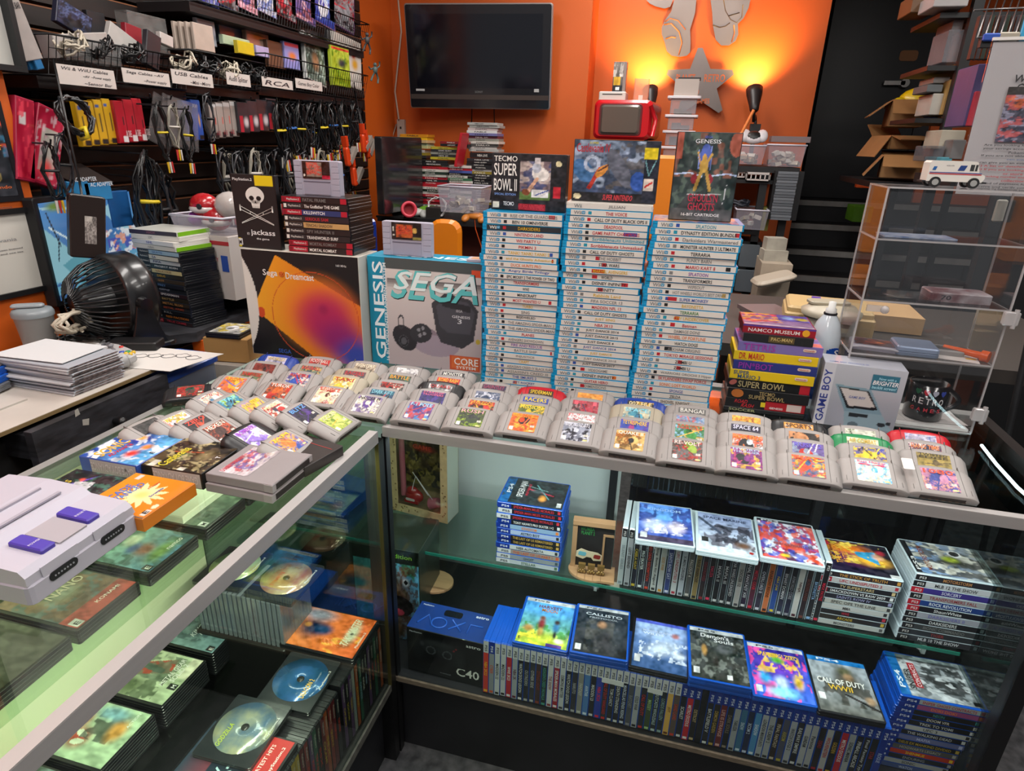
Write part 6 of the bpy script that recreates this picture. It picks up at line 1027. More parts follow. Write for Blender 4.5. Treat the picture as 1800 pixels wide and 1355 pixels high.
# ---------------------------------------------------------------- frames on the orange pillar
def pic(name, label, y0, y1, z0, z1, fm, ops, items, th=.012, art_rect=None, xw=PIL):
    t = thing(name, label, 'picture', FR((xw+.0015, y0, z0), (0, 1, 0), (0, 0, 1))); w_, h_ = y1-y0, z1-z0
    mb = MB(); mb.box(0, 0, 0, w_, .014, th).box(0, h_-.014, 0, w_, h_, th).box(0, .014, 0, .014, h_-.014, th).box(w_-.014, .014, 0, w_, h_-.014, th); ob('frame', mb, fm, t)
    art(w_-.026, h_-.026, ops, T(.013, .013, 0), t, 'print', PRINT, cell=.004, lift=.004)
    for it in items: put(t, it, T(.013, .013, .004))
    return t
e = P(84, 508, x=PIL); e2 = P(62, 362, x=PIL)
pic('framed_certificate', 'black framed white certificate on the orange pillar above shaker bottle', e.y-.36, .258, e.z, e2.z, BLACK, [('g', 'B8B4AC', 'C8C4BC'), ('b', .62, .62, .07, .1, '8A8A8A'), ('r', .38, .02, .50, .22, 'A89AA8'), ('b', .44, .1, .05, .06, 'D8B020')],
    [('Commonwealth of Pennsylvania', .16, .215, .14, .006, '4A4A4A'), ('Department of Revenue', .18, .205, .11, .005, '4A4A4A'), ('Pennsylvania', .17, .13, .12, .011, '8A8A8A'), ('this business has been licensed', .15, .11, .15, .004, '5A5A5A'), ('to collect sales and use tax', .15, .10, .15, .004, '5A5A5A')])
e = P(41, 352, x=PIL); e2 = P(14, 178, x=PIL)
pic('poster', 'dark blue game system poster with pixel art and orange lettering on orange pillar', e.y-.32, e.y, e.z, e2.z, M('14141A', .4), [('g', '20242C', '1C2028'), ('n', 'C84A2A', 16, .55, 3, (.3, .45, 1, .85)), ('n', '2A6A8A', 12, .52, 6, (.3, .45, 1, .9)), ('r', .3, .88, 1, .97, '8AA84A'), ('o', .82, .22, .07, .06, '8A7A4A', .7)],
    [('ENTERTAINMENT', .12, .115, .16, .012, 'D8902A'), ('SYSTEM', .16, .098, .08, .012, 'D8902A'), ('Nintendo', .2, .02, .08, .008, 'C8602A')], .004)
e = P(34, 128, x=PIL)
pic('framed_print', 'large black framed white print high on orange pillar at top left corner', e.y-.5, e.y, e.z, e.z+.45, M('16181A', .4), [('g', 'C0BEB8', 'B8B6B0')], [], .03)
# ================================================================== right part of the counter top
CLR = glassy('FAFAFA', .05, .02, 'acr'); EDG = M('C8C4C4', .2, alpha=.55, coat=1)
def acr_box(name, label, x0, x1, y0, y1, z0, z1, shelves):
    t = thing(name, label, 'display stand', T(0, 0, 0)); th = .003
    ob('side_panel', MB().box(x0, y0, z0, x0+th, y1, z1), CLR, t); ob('side_panel', MB().box(x1-th, y0, z0, x1, y1, z1), CLR, t)
    ob('back_panel', MB().box(x0, y1-th, z0, x1, y1, z1), CLR, t); ob('top_panel', MB().box(x0, y0, z1-th, x1, y1, z1), CLR, t); ob('door', MB().box(x0+.004, y0-.004, z0+.01, x1-.004, y0-.001, z1-.01), CLR, t)
    for z in shelves:
        ob('shelf', MB().box(x0+th, y0+.004, z-.003, x1-th, y1-th, z), CLR, t)
    mb = MB(); r = .0018
    for (a, b) in [((x0, y0), (x0, y0)), ((x1, y0), (x1, y0)), ((x0, y1), (x0, y1)), ((x1, y1), (x1, y1))]: mb.box(a[0]-r, a[1]-r, z0, a[0]+r, a[1]+r, z1)
    for z in [z0, z1]+shelves:
        mb.box(x0, y0-r, z-.0035, x1, y0+r, z); mb.box(x0-r, y0, z-.0035, x0+r, y1, z); mb.box(x1-r, y0, z-.0035, x1+r, y1, z)
        if z in (z0, z1): mb.box(x0, y1-r, z-.0035, x1, y1+r, z)
    o = ob('polished_edges', mb, EDG, t)
    for z in (z0+.05, z0+.27): ob('hinge', MB().prism(rr(.03, .03, .004, 2), 0, .01, .002, 0, T(x1+.001, y0-.006, z) @ Matrix.Rotation(pi/2, 4, 'X')).cyl((x1+.008, y0-.012, z-.02), (x1+.008, y0-.012, z+.02), .005), EDG, t)
    ob('latch', MB().box(x0+.01, y0-.012, z0+.262, x0+.05, y0-.004, z0+.275).ball((x0+.045, y0-.014, z0+.268), .009, 10), EDG, t)
    ob('base_plate', MB().box(x0+.004, y0+.004, z0, x1-.004, y1-.004, z0+.006), M('D8D8D6', .5), t)
    return t
AZ0 = HC+.001; ax0, ax1, ay0, ay1 = .988, 1.272, .372, .51
az1 = P(1548, 327, y=ay0).z
sh = [P(1600, 629, y=ay0).z, P(1600, 532, y=ay0).z, P(1600, 422, y=ay0).z]
acr_box('display_stand', 'clear acrylic four tier display cabinet standing at right end of the counter', ax0, ax1, ay0, ay1, AZ0, az1, sh)
# the things in it
t = thing('handheld_console', 'silver folding handheld console lying closed on lowest acrylic shelf', 'handheld console', T(1.13, .42, sh[0]+.0005, R(-4)))
ob('lower_half', MB().prism(rr(.085, .082, .008, 3), 0, .011, .002, both=True), M('7E8CA4', .35, .4), t); ob('lid', MB().prism(rr(.085, .082, .008, 3), .0115, .022, .003), M('98A8C4', .35, .4), t)
for i, (x, y, c, lb) in enumerate(((1.05, .43, '3A3438', 'dark painted tin car case lying at left of the lowest acrylic shelf'),)):
    t = thing('toy_case', lb, 'toy', T(x, y, sh[0]+.0005, R(-8))); ob('tray', MB().prism(rr(.10, .07, .006, 2), 0, .012, .002), M('9A94A0', .4, .3), t); art(.085, .055, rart(4, ['2A1E22', '7A3A2A', 'C86A2A', '3A3A44'], 3), T(-.042, -.027, .0125), t, 'printed_lid')
    ob('handle', MB().tube([(-.05, -.035, .006), (-.03, -.048, .012), (.03, -.048, .012), (.05, -.035, .006)], .003, 6), M('A8A4AC', .4), t)
t = thing('hand_controller', 'grey flat controller with black pad lying on lowest acrylic shelf', 'game controller', T(1.20, .44, sh[0]+.0005, R(-6))); ob('body', MB().prism(rr(.07, .05, .006, 2), 0, .012, .002), M('8E8A88', .5), t); ob('pad_area', MB().prism(rr(.055, .03, .003, 1), .012, .0128), M('4A4848', .5), t); ob('direction_pad', MB().box(-.02, -.003, .0128, -.006, .003, .015).box(-.016, -.007, .0128, -.010, .007, .015), M('6A6868'), t)
t = thing('hammer', 'orange plastic toy hammer lying across the right of lowest acrylic shelf', 'toy', T(1.235, .42, sh[0]+.0125, R(-38))); OR = M('D8581A', .35, coat=.3)
ob('handle', MB().cyl((-.045, 0, 0), (.03, 0, 0), .006, .008, 12), OR, t); ob('head', MB().cyl((.03, -.0, 0), (.045, 0, 0), .0125, .0125, 14), OR, t)
one('printed_card', MB().prism([(0, 0), (.08, -.01), (.09, .06), (.01, .07)], 0, .001).prism(rr(.02, .01, .003, 2, .07, .02), .001, .0014, 0, 1), [M('C8C0BC', .6), M('C8A030')], 'white printed card with gold mark on the lowest acrylic shelf', 'card', T(1.17, .39, sh[0]+.0003, R(-5)))
one('game_photo_card', MB().prism([(0, 0), (.14, 0), (.14, .07), (0, .07)], 0, .003), M('3A5A8A', .3, coat=.5, noise=.6, nscale=40, c2='A8B0C0'), 'flat blue picture card lying on top acrylic shelf', 'card', T(1.01, .40, sh[2]+.0005))
t = thing('game_board_card', 'clear wrapped disc card lying on the middle acrylic shelf at left', 'card', T(1.08, .44, sh[1]+.0005)); ob('wrap', MB().prism(rr(.14, .09, .005, 2), 0, .004), glassy('E0E0E0', .1, .05, 'wr'), t); ob('disc', MB().lathe([(.01, .001), (.035, .001), (.035, .0025), (.01, .0025)], 24), M('5A5A60', .2, .6), t)
t = thing('tin', 'white and red striped tin lying on the middle acrylic shelf', 'tin', T(1.19, .44, sh[1]+.0005)); ob('body', MB().prism(rr(.12, .07, .006, 2), 0, .02, .002), M('9A9498', .4, noise=.5, nscale=25, c2='5A2A30'), t); text('70', .02, .01, FR((-.04, -.0355, .005), (1, 0, 0), (0, 0, 1)), M('2A2A30'), t)
mx, my = 1.185, .425
t = thing('mug', 'black mug with red and white lettering standing in the base of acrylic cabinet', 'mug', T(mx, my, AZ0+.0065, R(0)))
ob('body', MB().lathe([(.0001, .002), (.034, .0), (.040, .006), (.041, .088), (.038, .088), (.037, .01), (.0001, .008)], 28), M('1A181C', .18, coat=.6), t)
ob('handle', MB().tube([(.040+.028*sin(pi*k/10), 0, .075-.055*k/10) for k in range(11)], .0055, 8), M('1A181C', .18, coat=.6), t)
cyl = lambda a, z: FR((.0415*sin(a), -.0415*cos(a), z), (cos(a), sin(a), 0), (0, 0, 1))
for i, c in enumerate('RETRO'): text(c, .0095, .015, cyl(-1.0+.33*i, .045), M('E8E0E0') if i > 0 else M('E8E0E0'), t, 'print')
for i, c in enumerate('GAMES'): text(c, .008, .009, cyl(-1.0+.33*i, .027), M('D83A48'), t, 'print')
for i, c in enumerate(('2E6A4A', 'C82A3A', 'B8B8C8', '3A4AA8')): ob('print_shape', MB().prism([(.006*cos(a), .006*sin(a)*(1+.4*sin(3*a))) for a in np.linspace(0, 2*pi, 14)[:-1]], 0, .0006, 0, 0, cyl(-.8+.42*i, .074)), M(c), t)
for k in range(2): one('flyer', MB().prism([(0, 0), (.13, .01), (.12, .075), (-.01, .07)], 0, .0006).prism([(.05+.03*cos(a), .035+.014*sin(a)) for a in np.linspace(0, 2*pi, 14)[:-1]], .0006, .0009, 0, 1), [M('BCB8B6', .5), M('B8902A')], ['white flyer with gold crest under the black mug', 'white flyer with gold crest at the right of the black mug'][k], 'flyer', T(1.03+.115*k, .385, AZ0+.0062+.0008*k, R(-3+4*k)))
# leftmost: spray can
t = thing('spray_can', 'white aerosol can with blue oval logo behind the boxed games', 'spray can', T(.95, .455, AZ0))
chh = P(1446, 528, y=.455).z-AZ0; WC = M('C6CED4', .22, coat=.6)
ob('body', MB().lathe([(.0325, 0), (.034, .004), (.034, chh*.62), (.032, chh*.70), (.026, chh*.80), (.0135, chh*.88)], 32), WC, t)
ob('neck_ring', MB().lathe([(.0145, chh*.875), (.0155, chh*.885), (.0145, chh*.895)], 24), M('3A3A3C', .3, .6), t)
ob('nozzle', MB().lathe([(.012, chh*.89), (.012, chh*.93), (.008, chh*.94), (.008, chh*.995), (.001, chh)], 20), M('D8D8D4', .4), t)
ob('blue_base_band', MB().lathe([(.0343, .02), (.0345, .02), (.0345, .085), (.0343, .085)], 32), M('14439A', .3), t)
a_ = -.35; fc = lambda a, z: FR((.0348*sin(a), -.0348*cos(a), z), (cos(a), sin(a), 0), (0, 0, 1))
for j in range(7): ob('oval_logo', MB().prism([(-.003, -.011*math.sqrt(max(.02, 1-((j-3)/3.6)**2))), (.003, -.011*math.sqrt(max(.02, 1-((j-3)/3.6)**2))), (.003, .011*math.sqrt(max(.02, 1-((j-3)/3.6)**2))), (-.003, .011*math.sqrt(max(.02, 1-((j-3)/3.6)**2)))], 0, .0006, 0, 0, fc(.55+(j-3)*.15, chh*.55)), M('1448A0', .3), t)
text('S', .012, .016, fc(.55, chh*.51), WHITE, t, lift=.0012)
# ---------------------------------------------------------------- boxed cartridge pile
NB = [('NAMCO MUSEUM', '8A1830', 'E8DCD8', .155, .022, 0), ('PAC-MAN', '18181A', 'B09A5A', .150, .021, 2), ('TETRIS', '7A6AA8', '9A3A9A', .182, .0245, 1), ('DR. MARIO', 'E0BE10', 'C03020', .182, .0235, 0), ('PIN*BOT', '1E2A78', '8A2A9A', .182, .0245, 1), ('SUPER MARIO 3', 'E0BE10', '1E4A78', .184, .0245, -1), ('SUPER BOWL', '141416', 'A8986A', .182, .0245, -2), ('TECMO SUPER BOWL', '1A1A1C', 'A89260', .180, .0265, 0), ('ROAD RASH', '1E1E20', 'C02830', .180, .0245, -1), ('SOCCER', '1A1A1C', 'A8A878', .180, .010, -2)]
bl = P(1275, 716, z=HC); tp_ = P(1292, 565, y=bl.y).z-HC; sc = (tp_)/sum(n[4]+.0003 for n in NB); z = HC+.0008; nbx = bl.x-.002; cols_ = ['red', 'black', 'lilac', 'yellow', 'navy', 'yellow', 'black', 'black', 'black and red', 'thin black']
for i in range(len(NB)-1, -1, -1):
    ti, c, tc, w_, h_, dx = NB[i]; h_ *= sc
    t = tag(ob('game_box', MB().prism([(0, 0), (w_, 0), (w_, .115), (0, .115)], 0, h_, .0006, both=True).mesh('carton', [M(c, .4, coat=.3)]), None, None, T(nbx+.002*dx+(.010 if i < 2 else 0)+(.004 if i == 2 else 0), .338, z, R(random.uniform(-.6, .9)))), f'{cols_[i]} boxed cartridge game, {nth(i)} from top of pile beside the right tall stack', 'game box', 'boxed cartridge games piled beside the right tall stack')
    f = FR((0, -.0006, 0), (1, 0, 0), (0, 0, 1))
    if ti == 'SUPER MARIO 3': text('SUPER', .035, h_*.42, f @ T(.008, h_*.5, 0), M(tc), t); text('MARIO 3', .05, h_*.42, f @ T(.018, h_*.08, 0), M(tc), t)
    elif ti == 'TECMO SUPER BOWL': text('TECMO', .035, h_*.36, f @ T(.07, h_*.52, 0), M(tc), t); text('SUPER BOWL', .08, h_*.4, f @ T(.048, h_*.08, 0), M(tc), t); ob('crest', MB().prism([(.014*cos(a), h_*.42*sin(a)) for a in np.linspace(0, 2*pi, 14)[:-1]], 0, .0006, 0, 0, f @ T(.022, h_/2, 0)), M('B8682A'), t)
    elif ti == 'ROAD RASH': text('ROAD', .03, h_*.4, f @ T(.02, h_*.5, 0), M(tc), t, italic=.3); text('RASH', .03, h_*.4, f @ T(.036, h_*.08, 0), M(tc), t, italic=.3); ob('red_half', MB().box(.09, -.0008, h_*.04, w_-.002, 0, h_*.96), M('A81C28', .4), t); ob('yellow_tab', MB().box(.08, -.0010, h_*.3, .09, 0, h_*.8), M('D8C020', .4), t); ob('barcode', MB().box(.138, -.0011, h_*.12, .170, 0, h_*.88), M('C8B8B0'), t); text('GENESIS', .03, .005, f @ T(.10, h_*.2, .0006), WHITE, t)
    elif ti == 'NAMCO MUSEUM': ob('red_band', MB().box(.0, -.0004, h_*.12, w_, 0, h_*.8), M('9A1424', .4), t); ob('purple_edge', MB().box(.0, -.0005, h_*.8, w_, 0, h_), M('5A3A8A', .4), t); text(ti, .11, h_*.4, f @ T(.012, h_*.24, 0), M(tc), t); ob('yellow_round_mark', MB().prism([(.008*cos(a), .008*sin(a)) for a in np.linspace(0, 2*pi, 14)[:-1]], 0, .0006, 0, 0, f @ T(.135, h_*.5, 0)), M('E0A020'), t); art(.15, .112, [('g', '9A7A9A', '5A3A7A'), ('n', 'C83A3A', 8, .55, 3, (0, .2, .55, 1)), ('n', 'E0A030', 10, .58, 4, (0, .3, .6, 1)), ('r', .55, .5, 1, 1, '5A4A9A'), ('b', .7, .75, .12, .15, '8AA8D8'), ('b', .9, .7, .12, .14, 'C8B040'), ('r', 0, 0, 1, .1, 'B8A8B8')], T(.002, .002, h_), t, 'cover_art')
    elif ti == 'PAC-MAN': ob('gold_plate', MB().box(.055, -.0008, h_*.15, .11, 0, h_*.85), M('5A4A2A', .4), t); text(ti, .045, h_*.4, f @ T(.06, h_*.35, .0006), M('C8B070'), t)
    elif ti: text(ti, {'TETRIS': .07, 'DR. MARIO': .055, 'PIN*BOT': .075, 'SUPER BOWL': .105}.get(ti, .06), h_*.68, f @ T(.012 if ti != 'SUPER BOWL' else .024, h_*.16, 0), M(tc), t)
    if c in ('7A6AA8', 'E0BE10', '1E2A78'): ob('maker_oval', MB().prism(rr(.028, h_*.3, h_*.14, 3), 0, .0005, 0, 0, f @ T(w_-.028, h_*.62, 0)), M('D8C8B8'), t); text('Nintendo', .022, h_*.16, f @ T(w_-.039, h_*.54, .0006), M('C03028'), t)
    if ti == 'SUPER BOWL': ob('red_block', MB().box(w_-.022, -.0006, 0, w_, 0, h_), M('B01C2C', .4), t); ob('ball_print', MB().prism([(.009*cos(a), .006*sin(a)) for a in np.linspace(0, 2*pi, 14)[:-1]], 0, .0006, 0, 0, f @ T(.012, h_*.6, 0, .5)), M('A85A50'), t)
    if ti == 'TETRIS': art(.178, .112, [('bg', '7A5AA8'), ('r', .7, .0, 1, .25, 'D84A2A'), ('r', .75, .6, 1, 1, 'D8542A'), ('n', 'A83A8A', 6, .55, 2)], T(.002, .002, h_), t, 'cover_art')
    if ti == 'ROAD RASH' or ti == 'TECMO SUPER BOWL': pass
    z += h_+.0003
# handheld console carton
gbm = T(.930, .322, HC+.0008, R(-4))
gbb = tag(ob('console_box', MB().prism([(0, 0), (.165, 0), (.165, .07), (0, .07)], 0, .148, .001, both=True).mesh('carton', [M('A8AAB4', .3, coat=.5)]), None, None, gbm), 'silver handheld console carton with blue side lettering standing in front of the acrylic cabinet', 'console box')
f = FR((0, -.0003, 0), (1, 0, 0), (0, 0, 1))
art(.165, .148, [('g', '8A8C96', 'B8BAC2'), ('b', .5, .2, .4, .3, 'A0A2AE'), ('r', 0, 0, .14, 1, 'C8C8CE'), ('p', [(.18, .68), (.62, .66), (.82, .28), (.36, .26)], '7A96A4'), ('p', [(.22, .65), (.60, .63), (.76, .34), (.38, .32)], '1A1A20'), ('p', [(.25, .63), (.58, .61), (.72, .38), (.40, .36)], 'C8C0BC'), ('p', [(.36, .26), (.82, .28), (.98, .04), (.40, -.02)], '8AA2AE'), ('p', [(.42, .25), (.66, .26), (.66, .2), (.43, .19)], '2A2E34'), ('e', .84, .12, .05, .035, '2A2E34'), ('e', .92, .15, .03, .03, '2A2E34'), ('e', .5, .06, .07, .05, '5A6A74'), ('r', .60, .66, .93, .9, '2A6A80')], FR((0, -.0003, 0), (1, 0, 0), (0, 0, 1)), gbb, 'front_print')
for it in [('GAME BOY', .019, .008, .125, .016, '2A3A8A', 0, pi/2), ('Now with a', .112, .122, .034, .006, 'A8E0F0', .2), ('BRIGHTER', .102, .110, .050, .010, 'F0F0F0', .2), ('backlit screen!', .102, .101, .048, .007, 'A8E0F0', .2), ('GAME BOY', .062, .072, .034, .006, '5A6AA0', .2)]: put(gbb, it, f)
text('GAME BOY ADVANCE SP', .08, .008, FR((.01, .01, .1482), (1, 0, 0), (0, 1, 0)), M('6A7AA8'), gbb)
# acrylic top: toy mail truck
tz = az1+.0005
q = P(1672, 322, z=tz)
t = thing('toy_truck', 'white toy mail truck with red and blue stripe on top of the acrylic cabinet', 'toy truck', T(1.118, .43, tz, R(-1)))
TW = M('D8D4CC', .35, coat=.4); L_ = .105; 
prof = [(-L_/2, .012), (L_/2-.004, .012), (L_/2, .020), (L_/2-.001, .026), (L_/2-.012, .030), (L_/2-.018, .050), (L_/2-.022, .052), (-L_/2+.004, .052), (-L_/2, .048)]
n = len(prof); v = [(x, -.021, z_) for x, z_ in prof]+[(x, .021, z_) for x, z_ in prof]
ob('body', MB().add(v, [tuple(range(n)), tuple(range(2*n-1, n-1, -1))]+[(i, i+n, (i+1) % n+n, (i+1) % n) for i in range(n)]), TW, t)
mb = MB().box(-.05, -.0216, .026, .045, -.0211, .0278); ob('red_stripe', mb, M('B82A38'), t); ob('blue_stripe', MB().box(-.05, -.0216, .0288, .045, -.0211, .0302), M('2A3A8A'), t)
for x in (-.036, .034):
    for y in (-.020, .020): 
        w_ = ob('wheel', MB().cyl((x, y-.004, .0105), (x, y+.004, .0105), .0105, .0105, 18), M('141416', .6), t); ob('wheel_rim', MB().cyl((x, y-.0045, .0105), (x, y+.0045, .0105), .0062, .0062, 14), M('B8B8B4', .3, .5), w_)
ob('eagle_mark', MB().prism([(0, 0), (.012, 0), (.016, .010), (.004, .010)], 0, .0006, 0, 0, FR((.000, -.0212, .034), (1, 0, 0), (0, 0, 1))), M('1E3A7A'), t)
ob('eagle_mark', MB().prism([(0, 0), (.006, 0), (.008, .007), (.002, .007)], 0, .0006, 0, 0, FR((-.046, -.0212, .034), (1, 0, 0), (0, 0, 1))), M('1E5A9A'), t)
text('UNITED STATES', .014, .002, FR((-.022, -.0213, .042), (1, 0, 0), (0, 0, 1)), M('3A3A4A'), t)
ob('side_window', MB().box(.022, -.0216, .034, .029, -.0211, .046).box(.031, -.0216, .034, .035, -.0211, .046), M('3A3A3A', .1), t); ob('windscreen', MB().add([(L_/2-.0112, -.018, .031), (L_/2-.0112, .018, .031), (L_/2-.0165, .018, .049), (L_/2-.0165, -.018, .049)], [(0, 1, 2, 3)]), M('2A2A2E', .1), t)
ob('bumper', MB().box(-L_/2-.006, -.019, .010, -L_/2, .019, .013).box(L_/2, -.019, .010, L_/2+.006, .019, .013), M('1A1A1C'), t)
# notice in an acrylic holder
a = P(1723, 72, y=.60); b = P(1684, 322, y=.60)
t = thing('notice', 'large white printed buying notice in a clear stand at the right edge', 'sign', FR((b.x, .60, az1-.02), (1, -.12, 0), (0, .06, 1)) @ T(0, 0, 0)); nh = a.z-az1+.02; nw = .34
ob('paper', MB().box(0, 0, 0, nw, nh, .002), M('B8B4B6', .6), t); ob('holder', MB().box(-.004, -.004, .003, nw+.004, nh+.008, .006), CLR, t); ob('holder_edge', MB().box(-.004, nh+.003, 0, nw+.004, nh+.009, .007), M('D8D4D0', .3), t)
ob('stand_post', MB().cyl((nw*.6, .01, -.012), (nw*.6, .06, -.012), .008).cyl((nw*.6, .02, -.012), (nw*.6+.1, .02-az1, .0), .008), M('3A3A3C', .4, .6), t)
for s, x, y, w_, h_, c in [('We Buy, Sell', .055, .73, .10, .020, '2A282A'), ('Game / Pokemon', .062, .675, .12, .020, '2A282A'), ('Collections', .095, .62, .09, .020, '2A282A')]: text(s, w_*1.1, h_, T(x, y*nh, .0064), M(c), t, italic=.2)
art(.22, .15*nh/.42*1.0, [('bg', '3A3A50'), ('r', 0, .62, 1, .85, 'B85A38'), ('n', '8A8AA0', 16, .5, 3), ('n', '2A2A38', 14, .52, 4), ('n', 'A84A4A', 18, .6, 5), ('r', 0, .85, 1, 1, '2A2422')], T(.048, .36*nh, .0062), t, 'shop_photo', PRINT)
for k, (s, c) in enumerate([('Are you looking for cash to go on vacation? Need', '3A383A'), ('your savings account or pay some bills? We are', '3A383A'), ('Pokemon card collections for', '3A383A'), ('If you are not able to make it to the store, you', '3A383A'), ('can email us using the subject', '5A6A8A'), ('can give you an estimated quote. Please provide', '3A383A'), ('1) A list or detailed pictures of everything you', 'A83A40'), ('2) If you are looking for cash payment via paypal', 'A83A40'), ('or store credit', 'A83A40'), ('3) Tracking number and shipping provider when your', 'A83A40'), ('collection to us', 'A83A40'), ('method of payment for your collection, you will', '3A383A'), ('receive and verify contents of your collection', '3A383A')]):
    text(s, min(.21, .0045*len(s)), .0052, T(.03 if len(s) > 30 else .08, nh*(.33-.0235*k), .0064), M(c), t)
# ================================================================== back wall: television, lamps, logo
tl, tr, br, bl = P(706, 10, y=2.93), P(960, 13, y=3.06), P(962, 196, y=3.02), P(729, 190, y=2.90)
cx = (bl+br)/2; ex = Vector((br.x-bl.x, br.y-bl.y, 0)); tw = ex.length+.045; th_ = (tl.z+tr.z)/2-(bl.z+br.z)/2; up = Vector((0, -.13, 1)).normalized()
o0 = Vector((bl.x-.03, bl.y, (bl.z+br.z)/2)); fm = FR(o0, ex.normalized(), up)
t = thing('television', 'wall mounted flat television with dark screen and silver edge on orange wall', 'television', fm); SV = M('9A9290', .35, .5)
ob('outer_frame', MB().prism(rr(tw, th_, .012, 2, tw/2, th_/2), -.09, -.008, .004, both=True), SV, t)
ob('bezel', MB().prism(rr(tw-.014, th_-.014, .010, 2, tw/2, th_/2), -.009, -.002), M('141216', .2, coat=.5), t)
ob('screen', MB().box(.055, .12, -.003, tw-.055, th_-.055, -.001), M('0A0A12', .12, coat=.4), t)
ob('speaker_strip', MB().box(.01, .055, -.003, tw-.01, .082, .001), M('3A302C', .4), t); text('SONY', .05, .012, T(tw/2-.025, .092, -.001), M('6A6A6A'), t); ob('sticker', MB().box(.045, .10, -.002, .10, .112, .0005).box(tw-.10, .10, -.002, tw-.07, .118, .0005), M('A8A8A8'), t)
ob('wall_arm', MB().box(tw/2-.05, th_/2-.05, -.20, tw/2+.05, th_/2+.05, -.09), BLACK, t)
ob('power_cords', MB().tube([(tw*.44, .01, -.04), (tw*.42, -.2, -.09), (tw*.40, -.5, -.1)], .004, 5).tube([(tw*.60, .01, -.04), (tw*.60, -.5, -.1)], .004, 5), BLACK, t)
q = P(706, 210, y=YB-.012)
t = thing('outlet_box', 'white cable cover and outlet plate in the left corner of the television wall', 'outlet', T(q.x-.03, YB-.025, q.z-.13)); ob('plate', MB().box(0, 0, 0, .055, .024, .13), M('A89A90', .5), t); ob('socket_hole', MB().box(.02, -.001, .07, .032, 0, .085), BLACK, t)
ob('white_cord', MB().tube([(.02, -.01, .13), (.0, -.012, .3), (.06, -.014, .65), (.03, -.01, 1.0)], .006, 5).tube([(.0, -.008, .1), (-.04, -.01, .0), (-.03, -.01, -.2)], .005, 5), M('B8A898', .6), t)
# metal figures cut from sheet
SM = M('7E7470', .33, .75, noise=.12, nscale=6, stretch=(1, 1, .2))
ya = YA-.02
def sheet(name, label, pts, thick=.006, holes=(), y=None):
    y = y or ya; w_ = [P(u, v, y=y) for u, v in pts]
    # ear-clip free: fan via bmesh triangulation
    import bmesh
    bm = bmesh.new(); vs = [bm.verts.new((p.x, y, p.z)) for p in w_]; f = bm.faces.new(vs); r = bmesh.ops.extrude_face_region(bm, geom=[f])
    for e in r['geom']:
        if isinstance(e, bmesh.types.BMVert): e.co.y += thick
    bmesh.ops.triangulate(bm, faces=[f_ for f_ in bm.faces if len(f_.verts) > 4]); bmesh.ops.recalc_face_normals(bm, faces=bm.faces)
    me = bpy.data.meshes.new(name); bm.to_mesh(me); bm.free(); me.materials.append(SM)
    return tag(ob(name, me), label, 'wall art')
def arcline(o, pts, r=.004, c='B8602A', y=None):
    m = MB().tube([tuple(P(u, v, y=(y or ya)-.0015)) for u, v in pts], r, 4); return ob('cut_line', m, M(c, .5), o)
o = sheet('metal_boot', 'brushed metal cutout leg with round boot, left of the pair above the star sign', [(1185, 0), (1224, 0), (1222, 22), (1213, 52), (1214, 75), (1213, 92), (1207, 98), (1195, 100), (1181, 98), (1172, 90), (1168, 74), (1163, 60), (1163, 48), (1170, 34), (1180, 20)])
arcline(o, [(1169, 38), (1178, 32), (1192, 36), (1205, 52)], .003); arcline(o, [(1167, 43), (1180, 41), (1194, 56), (1199, 75), (1193, 97)]); arcline(o, [(1170, 68), (1180, 65), (1188, 66)])
sheet('metal_hand', 'brushed metal cutout rounded mitt at the upper left of the metal legs', [(1136, 0), (1183, 0), (1178, 12), (1168, 15), (1152, 11), (1142, 6)])
o = sheet('metal_boot', 'brushed metal cutout leg with round boot, right of the pair above the star sign', [(1249, 0), (1319, 0), (1316, 14), (1307, 32), (1297, 42), (1298, 60), (1293, 72), (1281, 80), (1268, 80), (1258, 70), (1253, 44), (1252, 22)])
arcline(o, [(1253, 44), (1265, 48), (1275, 46), (1283, 40)], .003, '3A2A24'); arcline(o, [(1272, 0), (1275, 18), (1284, 34), (1295, 40), (1304, 30), (1306, 8)], .003, '5A4A40'); arcline(o, [(1280, 28), (1300, 22)], .003, '2A2020'); arcline(o, [(1290, 44), (1291, 58), (1286, 74)])
cs = (1231, 146); rad = 62
star_ = []
for k in range(10):
    a = -pi/2+k*pi/5; r_ = rad if k % 2 == 0 else rad*.50
    for da in ((-.07, .07) if k % 2 == 0 else (0,)): star_.append((cs[0]+r_*cos(a+da)*.98, cs[1]+r_*sin(a+da)*1.0))
o = sheet('star_sign', 'brushed metal star shaped shop sign glowing between two spot lamps', star_, .008, y=ya-.04)
LO = M('C8602A', .5)
ob('standoffs', MB().cyl((P(1231, 120, y=ya-.04).x, ya-.034, P(1231, 120, y=ya-.04).z), (P(1231, 120, y=ya-.04).x, YA-.0005, P(1231, 120, y=ya-.04).z), .008), STEEL, o)
for s, u, v, w_, h_ in (('PLANET', 1188, 144, .115, .044), ('RETRO', 1237, 144, .125, .044), ('VIDEO', 1208, 166, .07, .03), ('GAMES', 1222, 182, .085, .03)):
    q = P(u, v, y=ya-.0405); text(s, w_, h_, FR((q.x, ya-.041, q.z), (1, 0, 0), (0, 0, 1)), LO, o)
